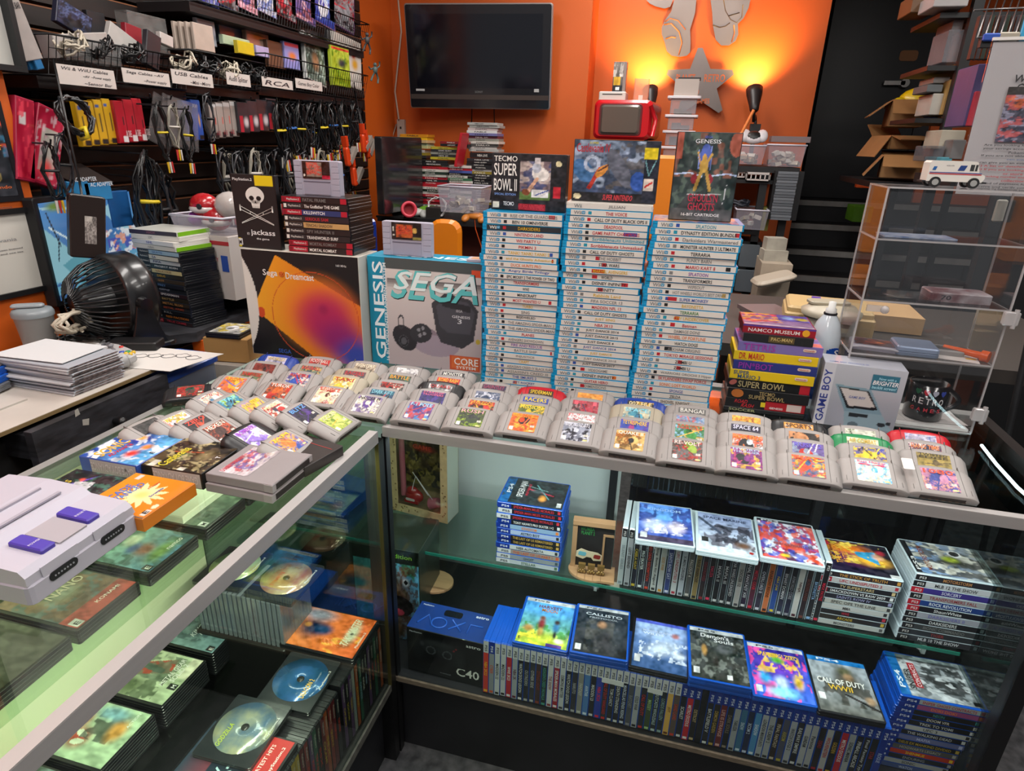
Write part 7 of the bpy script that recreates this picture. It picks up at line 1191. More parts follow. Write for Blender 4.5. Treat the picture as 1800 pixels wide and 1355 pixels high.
# spot lamps
def spot(u, v, label, tilt, ub, vb, y=None):
    y = YA-.20; q = P(u, v, y=y); b = P(ub, vb, y=y)
    t = thing('spot_lamp', label, 'lamp', T(b.x, y, b.z)); d = Vector((q.x-b.x, 0, q.z-b.z)); ax = Vector((tilt*.45, .62, 1)).normalized()
    top = d; fr_ = Matrix.Translation(top) @ ax.to_track_quat('Z', 'Y').to_matrix().to_4x4()
    ob('shade', MB().lathe([(.018, -.09), (.026, -.08), (.03, -.05), (.045, .02), (.048, .06), (.044, .06), (.04, .02), (.02, -.04)], 22, 0, fr_), M('221C1C', .4), t)
    ob('bulb', MB().ball((0, 0, .0), .03, 14, 0, fr_), M('FFB060', .5, emit=25), t)
    ob('goose_neck', MB().tube([tuple(top-ax*.09), tuple(top-ax*.13+Vector((0, 0, -.02))), (d.x*.3, 0, d.z*.3), (0, 0, 0)], .009, 8), BLACK, t)
    ob('clamp', MB().box(-.03, -.03, -.05, .03, .03, .0).box(-.012, -.012, P(1250, 290, y=2.72).z-b.z+.001, .012, .012, -.04), BLACK, t)
    l = bpy.data.lights.new('spot_lamp_light', 'SPOT'); l.energy = 42; l.color = (1, .62, .25); l.spot_size = R(115); l.spot_blend = .9; l.shadow_soft_size = .03
    lo = bpy.data.objects.new('spot_lamp_light', l); COL.objects.link(lo); p_ = Vector((b.x, y, b.z))+top+ax*.065; lo.matrix_world = Matrix.Translation(p_) @ (-ax).to_track_quat('Z', 'Y').to_matrix().to_4x4()
spot(1143, 172, 'black spot lamp aimed at the wall, behind the red television', -.3, 1140, 205)
spot(1326, 172, 'black spot lamp aimed at the wall, right of the star sign', -.2, 1328, 218)
# ================================================================== shelving below
yb = 2.72
SHZ = P(1250, 290, y=yb).z
BS = M('121214', .5)
def at(u, v, y): q = P(u, v, y=y); return q
x0, x1 = at(1150, 290, yb).x, at(1408, 290, yb).x
t = thing('shelf_unit', 'black shelf unit along the alcove wall holding tubs and drawers', 'shelf unit', Matrix())
ob('top_board', MB().box(x0-.32, yb, SHZ-.03, x1, YA-.03, SHZ), BS, t)
z2 = at(1250, 313, yb).z; ob('lower_board', MB().box(x0-.1, yb, z2-.02, x1-.07, YA-.03, z2), BS, t)
lz = at(1300, 405, yb).z; ob('bottom_board', MB().box(x0-.1, yb, lz-.02, x1-.17, YA-.03, lz), BS, t)
for x in (x0-.3, at(1330, 400, yb).x, x1-.04):
    ob('upright', MB().box(x-.02, yb+.01, 0, x+.02, yb+.05, SHZ-.03), BS, t)
# red television on the desk
q = at(1040, 245, yb-.02); q2 = at(1148, 245, yb-.02); rz_ = at(1090, 245, yb).z; rh = at(1090, 176, yb).z-rz_; rw = q2.x-q.x
t = thing('tube_television', 'small red tube television with grey screen left of the clear drawer tower', 'television', T(q.x, yb-.02, rz_, R(-6))); RD = M('B8101C', .25, coat=.6)
ob('cabinet', MB().prism(rr(rw*.95, rh, .032, 4, rw*.48, rh/2), -.34, -.0, .015, 0, FR((0, 0, 0), (1, 0, 0), (0, 0, 1)), both=True), RD, t)
ob('screen_surround', MB().prism(rr(rw*.70, rh*.80, .02, 3, rw*.45, rh*.5), -.001, .003, .001, 0, FR((0, 0, 0), (1, 0, 0), (0, 0, 1))), M('5A1018', .4), t)
ob('screen', MB().prism(rr(rw*.64, rh*.74, .016, 3, rw*.45, rh*.5), .002, .014, .01, 0, FR((0, 0, 0), (1, 0, 0), (0, 0, 1))), M('56524C', .15, coat=.6), t)
ob('grab_handle', MB().tube([(rw*.93, -.01, rh*.85), (rw*1.03, -.02, rh*.5), (rw*1.0, -.02, rh*.1)], .012, 8), RD, t)
tz_ = rz_+rh
t = thing('game_console', 'small white game console lying on top of the red television', 'game console', T(q.x+.03, yb-.04+.06, tz_+.002)); ob('body', MB().prism(rr(.15, .15, .006, 2, .065, .06), 0, .042, .004), M('C8C0B8', .4), t); ob('disc_slot', MB().box(.01, -.0165, .026, .12, -.015, .030), BLACK, t)
t = thing('figure_box', 'tall boxed vinyl figure standing on the white console', 'toy box', T(q.x+.09, yb+.03, tz_+.045)); ob('carton', MB().box(0, 0, 0, .07, .06, .15), M('8A7A74', .5), t); art(.055, .148, [('g', '1A1818', '8A8078'), ('r', .1, .22, .75, .5, 'C89A1A'), ('n', 'D8D0C8', 6, .5, 3, (0, .5, 1, 1)), ('r', 0, 0, 1, .2, '17171A'), ('r', .3, .05, .7, .15, 'D8D8D8')], FR((-.001, -.001, .001), (1, 0, 0), (0, 0, 1)), t, 'front_print')
one('clear_stand', MB().box(0, 0, 0, .08, .003, .11).box(0, 0, 0, .003, .05, .11).box(.077, 0, 0, .08, .05, .11).box(.028, -.004, .002, .052, -.001, .026, 1), [M('E8A888', .2, alpha=.45), M('D8C8B8')], 'clear acrylic stand on top of the red television', 'stand', T(q.x+.21, yb+.03, tz_+.002))
one('black_box', MB().box(0, 0, 0, rw*.95, .36, rz_-SHZ-.006), BLACK, 'black deck under the red television', 'box', T(q.x, yb-.02, SHZ, R(-6)))
# clear drawer tower and box on top
q = at(1164, 290, yb+.02); w_ = at(1205, 290, yb+.02).x-q.x+.03
for i, (vt, vb) in enumerate(((168, 201), (201, 229), (229, 257), (257, 288))):
    za, zb_ = at(1190, vb, yb+.02).z, at(1190, vt, yb+.02).z
    t = thing('drawer_box', f'clear plastic drawer box with white rim, {nth(i)} from top of the tower', 'storage box', T(q.x-.004*i, yb+.02, za), 'clear drawer tower')
    ob('clear_shell', MB().box(.01, 0, .004, w_-.01, .003, zb_-za-.012).box(.01, 0, .004, .013, .2, zb_-za-.012).box(w_-.013, 0, .004, w_-.01, .2, zb_-za-.012), M('A8A4A8', .2, alpha=.35, coat=.5), t)
    ob('white_rim', MB().prism(rr(w_+.02, .22, .01, 2, w_/2, .10), zb_-za-.013, zb_-za-.001, .002), M('CFC8CC', .4), t)
    ob('contents', MB().box(.03, .04, .004, w_*.5, .15, .03+.01*(i % 3)).box(w_*.5, .05, .004, w_-.03, .16, .02+.008*i), M(['8A7A60', 'A8A4A8', '6A7080', '9A8A5A'][i], .6, noise=.4, nscale=40), t)
zb_ = at(1190, 168, yb+.02).z; one('white_console_box', MB().box(0, 0, 0, w_-.03, .14, .085), M('A89C94', .5), 'pale boxed console on top of the clear drawer tower', 'box', T(q.x+.02, yb+.04, zb_)); 
one('black_tray', MB().box(0, 0, 0, .12, .1, .008), BLACK, 'thin black tray on the pale box over the drawer tower', 'tray', T(q.x+.035, yb+.06, zb_+.086))
def tub(label, u0, u1, vt, vb, y, c='A8A4B0', lidc=None, cont=None, d=.26, seed=0, al=.35, cat='storage tub', grp=None):
    a, b = at(u0, vb, y), at(u1, vb, y); h = at(u0, vt, y).z-a.z; w_ = b.x-a.x; s = w_*.06
    t = thing('storage_tub', label, cat, T(a.x, y, a.z), grp); mt = M(c, .25, alpha=al, coat=.5)
    v = [(s, s*.5, .0), (w_-s, s*.5, 0), (w_-s, d-s, 0), (s, d-s, 0), (0, 0, h), (w_, 0, h), (w_, d, h), (0, d, h)]
    ob('clear_body', MB().add(v, [(0, 3, 2, 1), (0, 1, 5, 4), (1, 2, 6, 5), (2, 3, 7, 6), (3, 0, 4, 7)]), mt, t)
    ob('rim', MB().tube([(0, 0, h), (w_, 0, h), (w_, d, h), (0, d, h)], .005, 6, closed=True), M('C0BCC8', .3), t)
    if cont:
        rg = random.Random(seed); mb = MB()
        for k in range(cont): sx = rg.uniform(.02, .05); x_ = rg.uniform(s+.01, w_-s-.05); y_ = rg.uniform(.02, d-.08); z_ = rg.uniform(0, h*.5); mb.box(-sx/2, -.015, -.01, sx/2, .015, .01, k % 3, T(x_+sx/2, y_, z_+.012, rg.uniform(0, 3), rg.uniform(-.8, .8)))
        o_ = ob('contents', mb, [M('B8B0A0', .5), M('8A8478', .5), M('C8C4BC', .5)], t); o_['kind'] = 'stuff'
    return t
tub('clear tub with paper label on the shelf unit behind the golden knight case', 1290, 1342, 255, 288, yb+.02, cont=14, seed=1); tub('clear tub of small white parts at right end of the shelf unit', 1346, 1412, 254, 292, yb+.0, cont=22, seed=2)
t = thing('small_basket', 'x', 'basket', Matrix()); COL.objects.unlink(t)
bpy.data.objects.remove(t)
def basket(label, u0, u1, vt, vb, y):
    a, b = at(u0, vb, y), at(u1, vb, y); h = at(u0, vt, y).z-a.z; w_ = b.x-a.x; mb = MB(); n = max(3, int(w_/.022))
    mb.box(0, 0, h-.012, w_, .006, h).box(0, 0, 0, w_, .006, .012)
    for k in range(n+1): mb.box(k*w_/n-.003, 0, .01, k*w_/n+.003, .005, h-.01)
    mb.box(0, 0, 0, .004, .14, h).box(w_-.004, 0, 0, w_, .14, h).box(0, 0, 0, w_, .14, .004)
    one('slotted_basket', mb, M('B8B0AC', .5), label, 'basket', T(a.x, y, a.z), 'white slotted baskets')
z2y = yb+.01
basket('white slotted basket behind the shrink-wrapped box', 1158, 1190, 295, 313, z2y); basket('small white slotted basket right of the golden knight case', 1291, 1310, 300, 313, z2y); basket('wide white slotted basket under the clear tubs', 1311, 1352, 302, 318, z2y-.03)
one('folded_drawing_pencil', MB().cyl((0, 0, 0), (.06, 0, .16), .008, .008, 8), M('D87A3A', .5), 'long orange pencil leaning beside the white controller', 'pencil', T(at(1297, 245, yb+.05).x, yb+.05, at(1297, 248, yb).z))
# game controller on the tub
q = at(1325, 248, yb+.05); t = thing('game_controller', 'white and black game controller resting on the clear tubs', 'game controller', T(q.x, yb+.10, q.z+.02, R(180), R(-50)))
ob('body', MB().ball((-.045, -.01, 0), .035, 12, sq=(.9, 1.2, .6)).ball((.045, -.01, 0), .035, 12, sq=(.9, 1.2, .6)).ball((0, .01, 0), .045, 12, sq=(1.2, .7, .5)), M('C0BCC0', .35), t); ob('black_centre', MB().ball((0, .0, .012), .035, 12, sq=(1.1, .9, .4)), BLACK, t)
one('grey_box', MB().prism(rr(.13, .12, .01, 2), 0, .05, .004), M('1A1A1C', .4), 'flat black hang-tab box behind the golden knight case', 'box', T(at(1253, 240, yb+.1).x, yb+.15, SHZ+.07))
one('label_panel_box', MB().box(0, 0, 0, .30, .2, .07), M('6A6468', .6), 'long grey box on the shelf unit behind the golden knight case', 'box', T(at(1190, 285, yb+.1).x+.02, yb+.08, SHZ))
t = one('lid_tray', MB().box(0, 0, 0, .2, .12, .03), M('7A6E70', .4, alpha=.8), 'smoky plastic lid resting on the rightmost tub', 'lid', T(at(1358, 252, yb).x, yb+.08, at(1358, 249, yb).z))
# tower of small drawers, lower tub, orange panel
q = at(1353, 386, yb-.06); w_ = at(1390, 386, yb-.06).x-q.x; hh = at(1360, 300, yb-.06).z-q.z
t = thing('case_tower', 'tall stack of grey cases in a black holder under the rightmost tub', 'case holder', T(q.x, yb-.06, q.z)); ob('holder', MB().box(-.01, .02, 0, w_+.03, .16, hh), BLACK, t)
mb = MB(); rg = random.Random(6)
for k in range(17): mb.box(rg.uniform(0, .004), 0, k*hh/17, w_-rg.uniform(0, .004), .03, (k+.85)*hh/17, k % 3)
o_ = ob('grey_cases', mb, [M('5E6268', .4), M('6A6E74', .4), M('54585E', .4)], t); o_['kind'] = 'stuff'
tub('clear tub with orange and white contents on the bottom board', 1290, 1347, 368, 402, yb-.08, cont=10, seed=5); 
q = at(1298, 370, yb); coil('cable', 'dark blue cable heap beside the lower clear tub', (0, 0, 0), .05, 5, .007, M('22242E', .5), m=T(q.x, yb+.06, q.z+.04), seed=8)
one('yellow_box', MB().box(0, 0, 0, .05, .1, .13), M('8A8438', .5), 'small olive box standing between the lower tub and case tower', 'box', T(at(1340, 372, yb).x, yb+.05, lz))
t = thing('drawer_unit', 'smoky clear drawer unit under the lower black board', 'drawer unit', T(at(1292, 500, yb).x, yb, at(1292, 515, yb).z)); dw = at(1325, 500, yb).x-at(1292, 500, yb).x; ob('casing', MB().box(-.01, .01, 0, dw+.01, .25, .30), BLACK, t)
for k in range(2): ob('drawer', MB().prism(rr(dw, .13, .01, 2, dw/2, .075+.145*k), 0, .012, .003, 0, FR((0, .012, 0), (1, 0, 0), (0, 0, 1))), M('5A6066', .25, coat=.5), t)
plainbox('stool', 'round orange stool seat half hidden behind the standing boxes', T(at(1152, 380, 2.3).x, 2.3, .9), .001, .001, .001, 'D8780A').name = 'zz'
bpy.data.objects.remove(bpy.data.objects['zz'])
def chair(u, v, y, w_, h_, lb):
    q = at(u, v, y); t = thing('orange_chair', lb, 'chair', T(q.x, y, 0)); OC_ = M('D8780A', .4, coat=.2); sz = q.z-h_/2-.1
    ob('backrest', MB().prism(rr(w_, h_, .05, 4), 0, .04, .015, 0, FR((0, 0, q.z), (1, 0, 0), (0, 0, 1)), both=True), OC_, t); ob('seat', MB().prism(rr(w_*1.3, .34, .05, 3, 0, .2), sz-.05, sz, .015), OC_, t)
    ob('back_post', MB().box(-.02, .0, sz-.05, .02, .02, q.z), BLACK, t)
    for x in (-1, 1):
        for y_ in (.06, .34): ob('leg', MB().box(x*w_*.5-.012, y_, 0, x*w_*.5+.012, y_+.024, sz-.05), BLACK, t)
chair(1165, 350, 2.1, .28, .40, 'orange chair back seen between the boxed games') 
q = at(800, 420, 2.0)
chair(787, 428, 1.6, .15, .22, 'small orange chair back behind the ribbed cartridge on teal carton')
# ================================================================== desk in front of the television wall with piles of cases
yd = 2.30; dz = at(780, 386, yd).z
a, b = at(662, 360, yd), at(1150, 400, yd)
t = thing('office_desk', 'black desk under the wall television covered with game piles', 'desk', Matrix()); ob('desk_top', MB().box(a.x, yd, dz-.03, x0-.34, YB-.02, dz), BS, t)
for x in (a.x+.03, x0-.4): ob('leg', MB().box(x-.02, yd+.05, 0, x+.02, yd+.09, dz-.03), BS, t)
ob('front_panel', MB().box(a.x+.05, yd+.3, .3, x0-.42, yd+.32, dz-.03), M('5A1E10', .6), t)
PALS = {'ky': ['1C1C1E', '2A2A2C', 'B8A83A', '1E1E20', '8A2A2A', '242426'], 'rw': ['A81C2A', 'B8202E', 'C8C4BC', '2A3A30', 'C8C4BC', 'B02030', '26262A'], 'wr': ['C8C4BC', '3A6A4A', 'C8C4BC', 'B0202A', '4A5AA0', '1E1E22'], 'kk': ['1A1A1C', '242426', '1E1E20', 'A8A4A0', '8A7A2A', '2A2A2E'], 'ww': ['6A6A9A', '5A2A38', '8A8A80', 'C8C4BC', '4A4A48', 'B8B4B0', 'A8A8A4', '9A9A96', 'B8A8A8', 'C8C8C4'], 'yy': ['C8841A', 'D8A81A', 'C8A878', '9AA88A', 'B8B480', 'A8A898'], 'kg': ['1E1E20', 'B8A82A', '3A3A3C', 'A89A2A', '2A2A2C', '8A8A80']}
CN = {'a': 'mixed'}
def pile(u, v0, v1, y, pal, label, wpx=50, t_=.0148, w_=.19, d_=.135, seed=0, rz=0, mats=None, cat='game case', nm='boxed_game'):
    q = at(u, v0, y); n = max(1, int(round((at(u, v1, y).z-q.z)/t_))); rg = random.Random(seed)
    for k in range(n):
        c = PALS[pal][(n-1-k+seed) % len(PALS[pal])]; m = T(q.x+rg.uniform(-.008, .008), y+rg.uniform(-.004, .006), q.z+.0005+k*t_, R(rz)+rg.uniform(-.05, .05))
        o = tag(ob(nm, shell(w_, d_, t_-.0004, M(c, .4, coat=.2), 0), None, None, m), f'{label}, {nth(n-1-k)} from top', cat, 'cases in '+label[label.index(' in ')+4:] if ' in ' in label else 'back desk cases')
        lc = M('D8D4CC' if sum(H(c)) < .5 else '2A2A2A'); text(rg.choice(['NBA LIVE', 'GAME QUEST', 'MADDEN', 'NHL 2K', 'PORTAL', 'HALO', 'FABLE']), rg.uniform(.05, .09), (t_)*.45, sfr(.05, t_*.25), lc, o, 'title_lettering')
DP = yd+.36
zz_ = dz+.001; base_v = lambda u, y: None
def vz(u, z, y):  # photo row of height z at column u on plane y
    lo, hi = 0, 700
    for _ in range(30):
        m_ = (lo+hi)/2
        if at(u, m_, y).z > z: lo = m_
        else: hi = m_
    return lo
vb = vz(740, dz, DP)
pile(737, vz(737, dz, DP), 291, DP, 'rw', 'red or white spined game in back pile left of clear tub', seed=1)
pile(778, vz(778, dz, DP), 289, DP+.02, 'wr', 'white or coloured spined game in back pile behind clear tub', seed=2)
pile(735, 290, 281, DP, 'kk', 'black game in the pair topping the red back pile', seed=0)
pile(757, 280, 258, DP+.06, 'kg', 'yellow or black game in the leaning back desk heap', seed=3, rz=6); pile(775, 257, 246, DP+.08, 'ky', 'dark game in the topmost crooked back desk heap', seed=4, rz=-5)
pile(821, vz(821, dz, DP), 278, DP+.03, 'kk', 'dark game in tall back pile behind the football box', seed=5)
pile(822, 266, 213, DP+.10, 'ww', 'pale game in upper part of the tallest back pile', seed=6, t_=.0150)
pile(823, 277, 267, DP+.04, 'kk', 'black box in the middle of the tallest back pile', seed=2, t_=.03, w_=.19)
pile(702, 260, 237, DP+.22, 'yy', 'yellow or cream game in pile by the left wall corner', seed=0, t_=.017)
pile(703, vz(703, dz, DP+.22), 261, DP+.22, 'kk', 'dark game in lower pile by the left wall corner', seed=3, t_=.017)
one('game_case', MB().prism(rr(.0148, .13, .002, 1), 0, .19, .001), M('B01C28', .4), 'red case standing slanted between the two back desk heaps', 'game case', T(at(808, 285, DP).x, DP-.02, at(808, 292, DP).z, 0, 0, R(12)))
a = at(668, 360, 2.05); b = at(727, 330, 2.45)
t = thing('computer_monitor', 'black monitor seen obliquely on back desk behind the cartridge pile', 'monitor', FR((a.x, 2.1, dz+.03), (b.x-a.x, .55, 0), (0, 0, 1))); ob('bezel', MB().prism(rr(.50, .40, .008, 2, .25, .2), -.04, 0, .004), M('1E1C1E', .18, coat=.5), t); ob('stand', MB().box(.2, -.03, -.06, .3, .1, -.02).box(.12, -.031, -.12, .38, -.02, .05), BLACK, t)
tub('clear tub of cables on the back desk beside the leftmost tall stack', 770, 846, 327, 372, 2.32, cont=16, seed=11, d=.2, al=.45)
q = at(722, 352, 2.3); t = thing('game_controller', 'pale grey game controller lying on back desk left of the clear tub', 'game controller', T(q.x, 2.36, dz+.02, R(20), R(20))); ob('body', MB().ball((-.05, -.01, 0), .03, 12, sq=(.9, 1.2, .7)).ball((.05, -.01, 0), .03, 12, sq=(.9, 1.2, .7)).ball((0, .012, 0), .045, 12, sq=(1.2, .7, .5)), M('A8A8A4', .4), t)
q = at(830, 382, 2.28); t = thing('game_controller', 'orange game controller at the edge of back desk near left tall stack', 'game controller', T(q.x, 2.33, dz+.022, R(-5), R(25))); OC = M('B8702A', .4)
ob('body', MB().ball((-.05, -.02, 0), .026, 12, sq=(.9, 1.3, .7)).ball((.05, -.02, 0), .026, 12, sq=(.9, 1.3, .7)).ball((0, .01, 0), .045, 12, sq=(1.3, .6, .4)), OC, t); ob('cord', MB().tube([(.01, -.03, 0), (.02, -.06, -.04), (.05, -.06, -.25), (.06, -.05, -.45)], .003, 5), M('C8501E', .5), t)
coil('cable', 'white looped cable on back desk right of the red tape ring', (0, 0, 0), .055, 2, .004, M('C8C4C4', .4), m=T(at(750, 362, 2.2).x, 2.36, dz+.06) @ Matrix.Rotation(R(75), 4, 'X'), seed=1, sq=(1, 1, .1))
q = at(712, 365, 2.2); one('tape_ring', MB().lathe([(.03, -.02), (.045, -.02), (.045, .02), (.03, .02), (.03, -.02)], 24), M('C8384A', .4), 'red tape ring on the open carton of the back desk', 'tape', T(q.x, 2.25, dz+.05, R(30)) @ Matrix.Rotation(R(80), 4, 'X'))
q = at(765, 345, 2.2); one('green_mask', MB().ball((0, 0, 0), .06, 12, sq=(1.3, .6, .5)), M('5A8A1A', .4), 'lime green plastic shell on back desk below the red cases', 'toy', T(at(752, 333, 2.4).x, 2.42, dz+.03, 0, R(20)))
q = at(785, 350, 2.2); one('small_black_box', MB().prism(rr(.09, .07, .006, 2), 0, .06, .004), M('242220', .4), 'little black box with tan top by the clear tub on back desk', 'box', T(at(762, 350, 2.35).x, 2.37, dz))
q = at(640, 400, 1.5); t = thing('blue_case', 'glossy dark blue plastic case standing behind the black case pile', 'plastic case', T(at(628, 440, .9).x, .9, at(628, 440, .9).z-.3, R(-20)))
q = t.matrix_basis.translation; one('side_cabinet', MB().box(q.x-.1, q.y-.06, 0, q.x+.16, q.y+.2, q.z-.001), BLACK, 'black cabinet under the glossy dark blue plastic case', 'cabinet')
ob('body', MB().prism(rr(.11, .42, .02, 3), 0, .05, .008, 0, FR((.055, 0, .21), (1, 0, 0), (0, 0, 1)), both=True), M('142E80', .3, coat=.3), t)
# right floor clutter
plainbox('open_box', 'white carton with papers on the floor below the shelf unit', T(at(1338, 470, 2.3).x, 2.3, 0), .15, .25, at(1345, 462, 2.3).z, 'A89A88')
one('priority_carton', MB().box(0, 0, 0, .12, .1, .06).box(.01, .02, .06, .11, .1, .12), M('B4AEA0', .6, noise=.3, nscale=12), 'pale carton stack topped by a smaller one below shelf unit', 'box', T(at(1345, 440, 2.35).x, 2.36, at(1345, 464, 2.3).z, R(8)))
one('console_shell', MB().prism(rr(.20, .16, .04, 3), 0, .03, .012, both=True), M('B0A494', .5), 'white rounded console shell leaning below the shelf unit', 'console shell', T(at(1362, 498, 2.15).x, 2.2, at(1360, 498, 2.15).z, R(10), 0, R(-16)))
# behind the aerosol can
q = at(1375, 560, .78)
t = thing('game_console', 'yellowed game console with purple sliders on low table behind the aerosol can', 'game console', T(at(1378, 560, .80).x, .80, at(1400, 585, .80).z, R(-6))); YC = M('B89C6C', .5)
ob('lower_shell', MB().prism(rr(.24, .2, .01, 2, .12, .1), 0, .06, .004, both=True), YC, t); ob('upper_shell', MB().prism(rr(.23, .18, .01, 2, .12, .1), .06, .078, .006), YC, t)
for k in range(2): ob('slider', MB().box(.075, .02+.07*k, .078, .10, .07+.07*k, .086), M('5A3A9A', .4), t)
t = thing('storage_tub', 'round beige lidded tub on low table behind the aerosol can', 'storage tub', T(at(1462, 575, .72).x, .76, at(1462, 590, .72).z)); ob('body', MB().lathe([(.06, -.02), (.07, .05), (.001, .05)], 28), M('9A9080', .5), t); ob('lid', MB().lathe([(.078, .05), (.08, .062), (.07, .066), (.06, .078), (.001, .08)], 28), M('A89E8A', .4), t); ob('lid_tab', MB().prism(rr(.11, .05, .01, 2), .08, .088, .002, 0, T(-.01, .01, 0, .2)), M('A89E8A', .4), t)
zt_ = at(1400, 590, .80).z
t = thing('low_table', 'dark low table behind the counter carrying the yellowed console', 'table', Matrix()); ob('table_top', MB().box(.72, .66, zt_-.04, 1.75, 1.35, zt_-.003), M('3A3430', .6), t)
for x in (.76, 1.70): ob('leg', MB().box(x, .9, 0, x+.04, .94, zt_-.04), BLACK, t)
one('kraft_carton', MB().box(0, 0, 0, .22, .2, .05), M('B8966A', .7, noise=.1), 'long tan carton lying on low table left of the acrylic cabinet', 'box', T(at(1490, 560, .9).x, .95, zt_, R(-4)))
for k in range(3): one('booklet', MB().box(0, 0, 0, .13, .18, .012), M(['9A9AA0', 'C0B8A8', '6A5A5A'][k], .5), f'{["grey", "cream", "brown"][k]} booklet in the low table pile behind boxed games', 'booklet', T(at(1345, 545, .8).x+.004*k, .82+.003*k, zt_+.0125*k, R(14+4*k)))
# ================================================================== goods on the slat wall
WX = XL+.012; WIRE = M('141416', .35, .4)
def Q(u, v, x): return P(u, v, x=x)
def basket_wire(name, label, u0, v0, u1, v1, xf, ht, cells, slope=.03):
    """wire basket: front top edge from photo (u0,v0) to (u1,v1) on plane x=xf"""
    a, b = Q(u0, v0, xf), Q(u1, v1, xf); zt_ = (a.z+b.z)/2; y0, y1 = a.y, b.y; zb = zt_-ht; r = .0022
    t = thing(name, label, 'wire basket', Matrix(), 'wire baskets on the slat wall'); n = int((y1-y0)/cells); xb = xf-slope
    mb = MB()
    for z, x in ((zt_, xf), (zb, xb)): mb.tube([(WX, y0, z if z == zb else zt_), (x, y0, z), (x, y1, z), (WX, y1, z)], r*1.3, 4)
    for k in range(n+1): y = y0+(y1-y0)*k/n; mb.tube([(xf, y, zt_), (xb, y, zb)], r*.6, 3)
    for q_ in (.33, .66): mb.tube([(xf-slope*q_, y0, zt_-ht*q_), (xf-slope*q_, y1, zt_-ht*q_)], r*.6, 3)
    o = ob('wire_front', mb, WIRE, t); mb = MB()
    for k in range(int(n/2)+1): y = y0+(y1-y0)*k*2/n; mb.tube([(WX, y, zb), (xb, y, zb)], r*.6, 3)
    for x in np.linspace(WX+.04, xb, 5): mb.tube([(x, y0, zb), (x, y1, zb)], r*.6, 3)
    ob('wire_floor', mb, WIRE, t); return t, y0, y1, zt_, zb, xb
XF = -1.13
B1 = basket_wire('wire_basket', 'long black wire basket of cables with handwritten paper labels, upper left', 88, 72, 330, 92, XF, .10, .022)
B2 = basket_wire('wire_basket', 'black wire basket in the middle of the slat wall over two paper labels', 334, 95, 462, 105, XF, .10, .022)
B3 = basket_wire('wire_basket', 'black wire basket with guide books at the right end of slat wall', 468, 108, 646, 122, XF, .12, .022)
B4 = basket_wire('wire_basket', 'topmost black wire basket of boxed games at upper edge of photo', 355, -38, 648, 22, XF+.02, .12, .02)
for b_, lb in ((B1, 'under the long cable basket'), (B2, 'under the middle basket'), (B3, 'under the guide book basket'), (B4, 'under the topmost basket')): one('wall_ledge', MB().box(WX-.012, b_[1]-.02, b_[4]-.035, b_[5]-.02, b_[2]+.02, b_[4]-.004), M('141012', .5), 'black shelf ledge '+lb, 'shelf')
# paper labels
for u0, v0, u1, v1, ls, lb in [(104, 112, 203, 147, ['Wii & WiiU Cables', '~AV  ~Power supply', '~Sensor Bar'], 'widest handwritten paper label clipped to long cable basket'), (217, 119, 298, 144, ['Sega Cables ~AV', '~Power supply'], 'second handwritten paper label from left on the long cable basket'), (303, 121, 374, 146, ['USB Cables', '~Mini ~Micro'], 'third handwritten paper label from left on the long cable basket'),
                               (399, 126, 440, 148, ['Audio Splitter'], 'handwritten paper label at left of the middle basket'), (461, 134, 514, 151, ['RCA'], 'handwritten paper label at right of the middle basket'), (520, 137, 566, 154, ['Games Boy Color'], 'handwritten paper label at the left of the guide book basket')]:
    a, b = Q(u0, v1, XF+.012), Q(u1, v1, XF+.012); h = Q(u0, v0, XF+.012).z-a.z; w_ = b.y-a.y
    t = thing('paper_label', lb, 'label', T(XF+.012, a.y, min(a.z, b.z), 0)); f = FR((0, 0, 0), (0, 1, 0), (0, 0, 1)); ob('paper', MB().prism([(0, 0), (w_, 0), (w_, h), (0, h)], 0, .0015, 0, 0, f), M('C4BAB4', .6), t)
    for k, s in enumerate(ls): text(s, w_*(.8 if k == 0 else .5), h/len(ls)*.5, f @ T(w_*(.08 if k == 0 else .42), h*(1-(k+.8)/len(ls)), .0015), M('2A2A30'), t, 'handwriting', italic=.2)
# contents of the baskets: slabs leaning in the baskets
def slab(u0, v0, u1, v1, x, c, label, lean=0, roll=0, t_=.02, nm='boxed_item', cat='box', alpha=1, ops=None, tx=None, grp='packs in the wire baskets'):
    a, b = Q(u0, v1, x), Q(u1, v1, x); h = Q((u0+u1)/2, v0, x).z-(a.z+b.z)/2; w_ = max(.02, b.y-a.y)
    m = T(x, a.y+w_/2, (a.z+b.z)/2) @ Matrix.Rotation(R(roll), 4, 'X') @ Matrix.Rotation(R(-lean), 4, 'Y') @ FR((0, -w_/2, 0), (0, 1, 0), (0, 0, 1))
    t = tag(ob(nm, MB().prism([(0, 0), (w_, 0), (w_, h), (0, h)], -t_, 0, .002, both=True).mesh('pack', [M(c, .4, coat=.2, alpha=alpha, noise=.12 if alpha == 1 else .5, nscale=25)]), None, None, m), label, cat, grp)
    if ops: art(w_*.94, h*.94, ops, T(w_*.03, h*.03, 0), t, 'printed_front', cell=.004, lift=.0008)
    if tx: text(tx[0], w_*tx[1], h*tx[2], T(w_*tx[3], h*tx[4], .0012, tx[6] if len(tx) > 6 else 0), M(tx[5]), t)
    return t
for k in range(5): slab(22+k*11, 0, 36+k*11, 122, -1.20+.012*k, '1E6AA0', f'tall blue bar box, {nth(k)} from left leaning at the left end of the long basket', roll=14, t_=.03, nm='bar_box', grp='tall blue bar boxes', tx=('SENSOR BAR', .1, .5, .4, .2, 'C86A4A') if False else None)
slab(42, 0, 78, 106, -1.15, 'A8A09C', 'tall white bar box with black lettering beside the tall blue boxes', roll=14, tx=('SENSOR BAR', .8, .10, .1, .8, '1A1A1E'))
